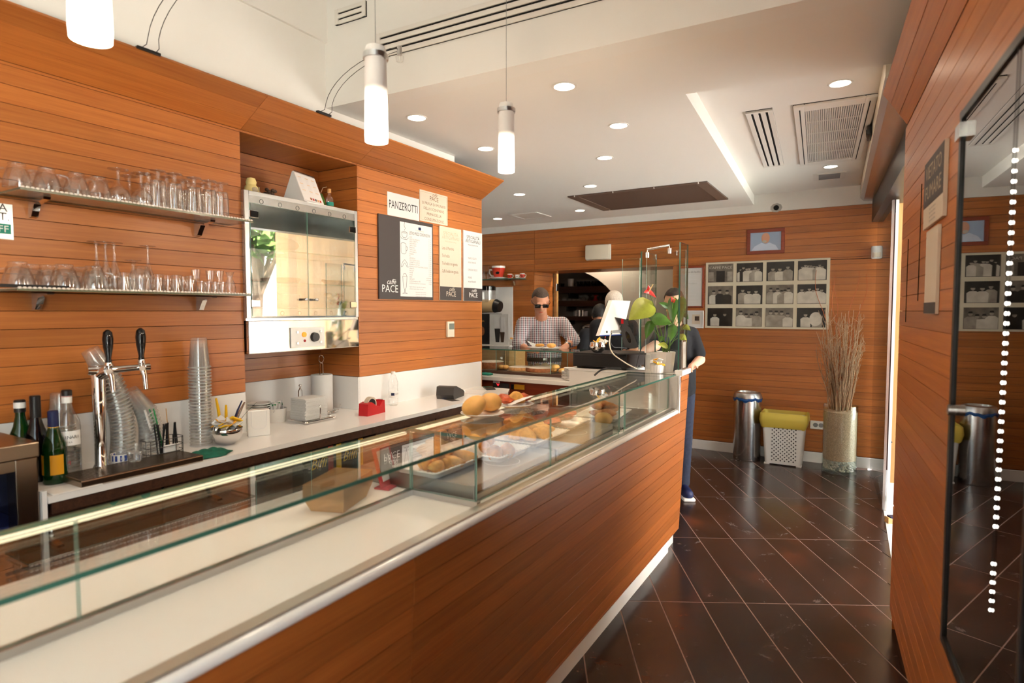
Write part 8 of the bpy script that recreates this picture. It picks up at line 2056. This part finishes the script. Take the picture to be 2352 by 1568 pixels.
# man in black t-shirt by the guard glass
D = 5.0; P0 = 1562
m2 = person_at(P0, D, 'person with dark hair, glasses and a black t-shirt standing behind the glass guard')
x_ = lambda px: hx(px, P0, D); z_ = lambda py: hz(py, D)
mb = MB(); R, hc = head(mb, (x_(1546), -0.02, z_(697)), 0.076, 0.095, 0.118, tilt=0.35, yaw=-0.55)
sl, sr = Vector((x_(1518), -0.03, z_(772))), Vector((x_(1590), 0.04, z_(770)))
el, wl = Vector((x_(1492), -0.22, z_(790))), Vector((x_(1448), -0.34, z_(806)))
er, wr = Vector((x_(1607), -0.03, z_(825))), Vector((x_(1578), -0.20, z_(834)))
caps(mb, [hc + Vector((0, 0.02, -0.06)), Vector((x_(1553), 0.01, z_(752)))], [0.056, 0.062])
caps(mb, [sl, Vector((x_(1555), 0.02, z_(770))), sr], [0.06, 0.09, 0.06])
caps(mb, [Vector((x_(1557), 0.03, 1.30)), Vector((x_(1562), 0.03, 0.98))], [0.13, 0.13], 0.75)
for s, (a, b, w) in ((-1, (sl, el, wl)), (1, (sr, er, wr))):
    caps(mb, [a, b, w], [0.056, 0.045, 0.03]); dr_ = (w - b).normalized(); h = w + dr_ * 0.06
    sd_ = Vector((0, 0, 1)).cross(dr_).normalized()
    hand(mb, w, h, [h + dr_ * 0.075 + sd_ * 0.026 + Vector((0, 0, -.02)), h + dr_ * 0.085 + sd_ * 0.009 + Vector((0, 0, -.022)), h + dr_ * 0.08 - sd_ * 0.009 + Vector((0, 0, -.022)), h + dr_ * 0.065 - sd_ * 0.026 + Vector((0, 0, -.02))], h + sd_ * 0.05 + dr_ * 0.01)
legs = (((x_(1562) - 0.09), 0.02), ((x_(1562) + 0.055), 0.03))
for (lx_, ly_) in legs: caps(mb, [(lx_, ly_, 0.9), (lx_, ly_, 0.5), (lx_, ly_ + 0.02, 0.1)], [0.085, 0.06, 0.042]); caps(mb, [(lx_, ly_ + 0.02, 0.05), (lx_, ly_ - 0.14, 0.042)], [0.045, 0.04])
meshobj('body', union_mesh('body', mb, 'skin_b', 0.008, 2), m2); face_marks(m2, R, hc)
mb = MB(); caps(mb, [Vector((x_(1554), 0.02, z_(768))), Vector((x_(1557), 0.03, 1.30)), Vector((x_(1562), 0.03, 1.08)), Vector((x_(1562), 0.03, 0.93))], [0.115, 0.15, 0.152, 0.155], 0.8)
caps(mb, [sl, Vector((x_(1555), 0.02, z_(768))), sr], [0.074, 0.10, 0.074])
for (a, b) in ((sl, el), (sr, er)): caps(mb, [a, a.lerp(b, 0.75)], [0.076, 0.068])
meshobj('t_shirt', union_mesh('t_shirt', mb, 'black_cloth', 0.01, 2), m2)
mb = MB(); caps(mb, [Vector((x_(1562) - 0.02, 0.03, 0.95)), Vector((x_(1562) - 0.02, 0.03, 0.86))], [0.148, 0.145], 0.8)
for (lx_, ly_) in legs: caps(mb, [(lx_, ly_, 0.86), (lx_, ly_, 0.5), (lx_, ly_ + 0.02, 0.11)], [0.095, 0.078, 0.066])
meshobj('trousers', union_mesh('trousers', mb, 'navy_cloth', 0.011, 2), m2)
for (lx_, ly_) in legs:
    mb = MB(); caps(mb, [(lx_, ly_ + 0.03, 0.055), (lx_, ly_ - 0.15, 0.048)], [0.052, 0.046]); sh = meshobj('shoe', union_mesh('shoe', mb, 'navy', 0.01, 1), m2)
    mb = MB(); mb.box((lx_, ly_ - 0.06, 0.013), (0.10, 0.29, 0.026), bev=0.01); mb.build('sole', 'white_plastic', sh)
hair_cap(m2, R, hc, 'hair_black', 0.082, 0.101, 0.104, lambda f: 0.95 if f < -0.5 else (0.95 + (f + 0.5) / 0.7 * 0.85 if f < 0.2 else 1.8))
mb = MB()
for s in (-1, 1):
    mb.tube([hc + R @ Vector((s * 0.034 + 0.022 * math.cos(a), -0.105, 0.006 + 0.018 * math.sin(a))) for a in [k * 2 * math.pi / 18 for k in range(19)]], 0.0018, 5, cap=False)
    mb.tube([hc + R @ Vector((s * 0.057, -0.103, 0.012)), hc + R @ Vector((s * 0.082, -0.05, 0.01)), hc + R @ Vector((s * 0.083, 0.01, 0.004))], 0.002, 5)
mb.build('glasses', 'black_plastic', m2)

# white-haired woman behind the till screen (seen from behind)
D = 5.35; P0 = 1408
w1 = person_at(P0, D, 'person with white hair in a ponytail and dark top behind the till screen')
x_ = lambda px: hx(px, P0, D); z_ = lambda py: hz(py, D)
w1.rotation_euler = (0, 0, YAW)
mb = MB(); R, hc = head(mb, (x_(1412), 0.02, z_(700)), 0.072, 0.09, 0.112, tilt=0.2, yaw=2.6)
sl, sr = Vector((x_(1372), 0.02, z_(750))), Vector((x_(1450), 0.02, z_(750)))
caps(mb, [hc + Vector((0, 0, -0.06)), Vector((x_(1410), 0.03, z_(742)))], [0.05, 0.055]); caps(mb, [sl, Vector((x_(1410), 0.03, z_(750))), sr], [0.055, 0.08, 0.055])
caps(mb, [Vector((x_(1410), 0.03, 1.28)), Vector((x_(1410), 0.03, 0.95))], [0.125, 0.13], 0.75)
for s, (a, b, w) in ((-1, (sl, Vector((x_(1368), 0.0, z_(808))), Vector((x_(1395), -0.16, z_(812))))), (1, (sr, Vector((x_(1458), 0.0, z_(810))), Vector((x_(1432), -0.14, z_(808)))))):
    caps(mb, [a, b, w], [0.05, 0.042, 0.028]); dr_ = (w - b).normalized(); h = w + dr_ * 0.055; sd_ = Vector((0, 0, 1)).cross(dr_).normalized()
    hand(mb, w, h, [h + dr_ * 0.07 + sd_ * k * 0.017 + Vector((0, 0, -.02)) for k in (-1.5, -.5, .5, 1.5)], h - sd_ * 0.045)
for s in (-1, 1): caps(mb, [(x_(1410) + s * 0.085, 0.03, 0.88), (x_(1410) + s * 0.085, 0.02, 0.1)], [0.085, 0.045]); caps(mb, [(x_(1410) + s * 0.085, 0.03, 0.05), (x_(1410) + s * 0.085, 0.15, 0.045)], [0.045, 0.04])
meshobj('body', union_mesh('body', mb, 'skin', 0.009, 2), w1); face_marks(w1, R, hc)
mb = MB(); caps(mb, [Vector((x_(1410), 0.03, z_(755))), Vector((x_(1410), 0.03, 1.28)), Vector((x_(1410), 0.03, 0.98))], [0.11, 0.145, 0.15], 0.8); caps(mb, [sl, Vector((x_(1410), 0.03, z_(752))), sr], [0.07, 0.09, 0.07])
for (a, b) in ((sl, Vector((x_(1368), 0.0, z_(808)))), (sr, Vector((x_(1458), 0.0, z_(810))))): caps(mb, [a, a.lerp(b, 0.6)], [0.07, 0.062])
meshobj('top', union_mesh('top', mb, 'black_cloth', 0.011, 2), w1)
mb = MB(); mb.tube([(x_(1400), -0.06, z_(742)), (x_(1390), -0.10, z_(755)), (x_(1386), -0.11, z_(775))], 0.004, 6); mb.build('red_piping', 'red_matte', w1)
mb = MB()
for s in (-1, 1): caps(mb, [(x_(1410) + s * 0.08, 0.03, 0.95), (x_(1410) + s * 0.085, 0.02, 0.12)], [0.11, 0.07])
meshobj('trousers', union_mesh('trousers', mb, 'navy_cloth', 0.012, 2), w1)
hair_cap(w1, R, hc, 'hair_white', 0.08, 0.098, 0.104, lambda f: 1.0 if f < -0.5 else (1.0 + (f + 0.5) / 0.6 * 1.0 if f < 0.1 else 2.05))
mb = MB(); caps(mb, [hc + Vector((-0.045, -0.075, -0.03)), hc + Vector((-0.055, -0.085, -0.085)), hc + Vector((-0.04, -0.08, -0.13))], [0.028, 0.032, 0.014]); meshobj('ponytail', union_mesh('ponytail', mb, 'hair_white', 0.007, 1), w1)
mb = MB(); mb.tube([hc + Vector((-0.045 + 0.03 * math.cos(a), -0.075 + 0.02 * math.sin(a), -0.035 + 0.016 * math.sin(a))) for a in [k * 2 * math.pi / 14 for k in range(15)]], 0.006, 6, cap=False); mb.build('hair_tie', 'black_cloth', w1)
# dark-haired person farther back
D = 6.25; P0 = 1378
w2 = person_at(P0, D, 'person with black hair and black clothes beyond the white haired person')
x_ = lambda px: hx(px, P0, D); z_ = lambda py: hz(py, D)
mb = MB(); R, hc = head(mb, (0.0, 0.0, z_(727)), 0.072, 0.09, 0.112, tilt=0.4, yaw=2.9)
sl, sr = Vector((-0.15, 0.0, z_(768))), Vector((0.15, 0.0, z_(768)))
caps(mb, [hc + Vector((0, 0, -0.06)), Vector((0, 0.02, z_(765)))], [0.05, 0.06]); caps(mb, [sl, Vector((0, 0.02, z_(770))), sr], [0.055, 0.08, 0.055]); caps(mb, [(0, 0.02, 1.18), (0, 0.02, 0.9)], [0.125, 0.13], 0.75)
for s, a in ((-1, sl), (1, sr)):
    b = a + Vector((s * 0.06, -0.02, -0.26)); w = b + Vector((-s * 0.05, 0.18, 0.02)); caps(mb, [a, b, w], [0.05, 0.042, 0.028]); h = w + Vector((-s * 0.01, 0.06, 0)); hand(mb, w, h, [h + Vector((k * 0.017, 0.07, -0.02)) for k in (-1.5, -.5, .5, 1.5)], h + Vector((-s * 0.045, 0.02, 0)))
for s in (-1, 1): caps(mb, [(s * 0.085, 0.02, 0.85), (s * 0.085, 0.02, 0.1)], [0.085, 0.045]); caps(mb, [(s * 0.085, 0.02, 0.05), (s * 0.085, 0.14, 0.045)], [0.045, 0.04])
meshobj('body', union_mesh('body', mb, 'skin', 0.01, 2), w2); face_marks(w2, R, hc)
mb = MB(); caps(mb, [(0, 0.02, z_(772)), (0, 0.02, 1.18), (0, 0.02, 0.9)], [0.11, 0.145, 0.15], 0.8); caps(mb, [sl, (0, 0.02, z_(770)), sr], [0.07, 0.09, 0.07])
for s, a in ((-1, sl), (1, sr)): caps(mb, [a, a + Vector((s * 0.06, -0.02, -0.26))], [0.07, 0.058])
for s in (-1, 1): caps(mb, [(s * 0.08, 0.02, 0.9), (s * 0.085, 0.02, 0.12)], [0.11, 0.07])
meshobj('clothes', union_mesh('clothes', mb, 'black_cloth', 0.012, 2), w2)
hair_cap(w2, R, hc, 'hair_black', 0.085, 0.104, 0.108, lambda f: 1.1 if f < -0.5 else (1.1 + (f + 0.5) / 0.6 * 1.1 if f < 0.1 else 2.25))

finish_texts()
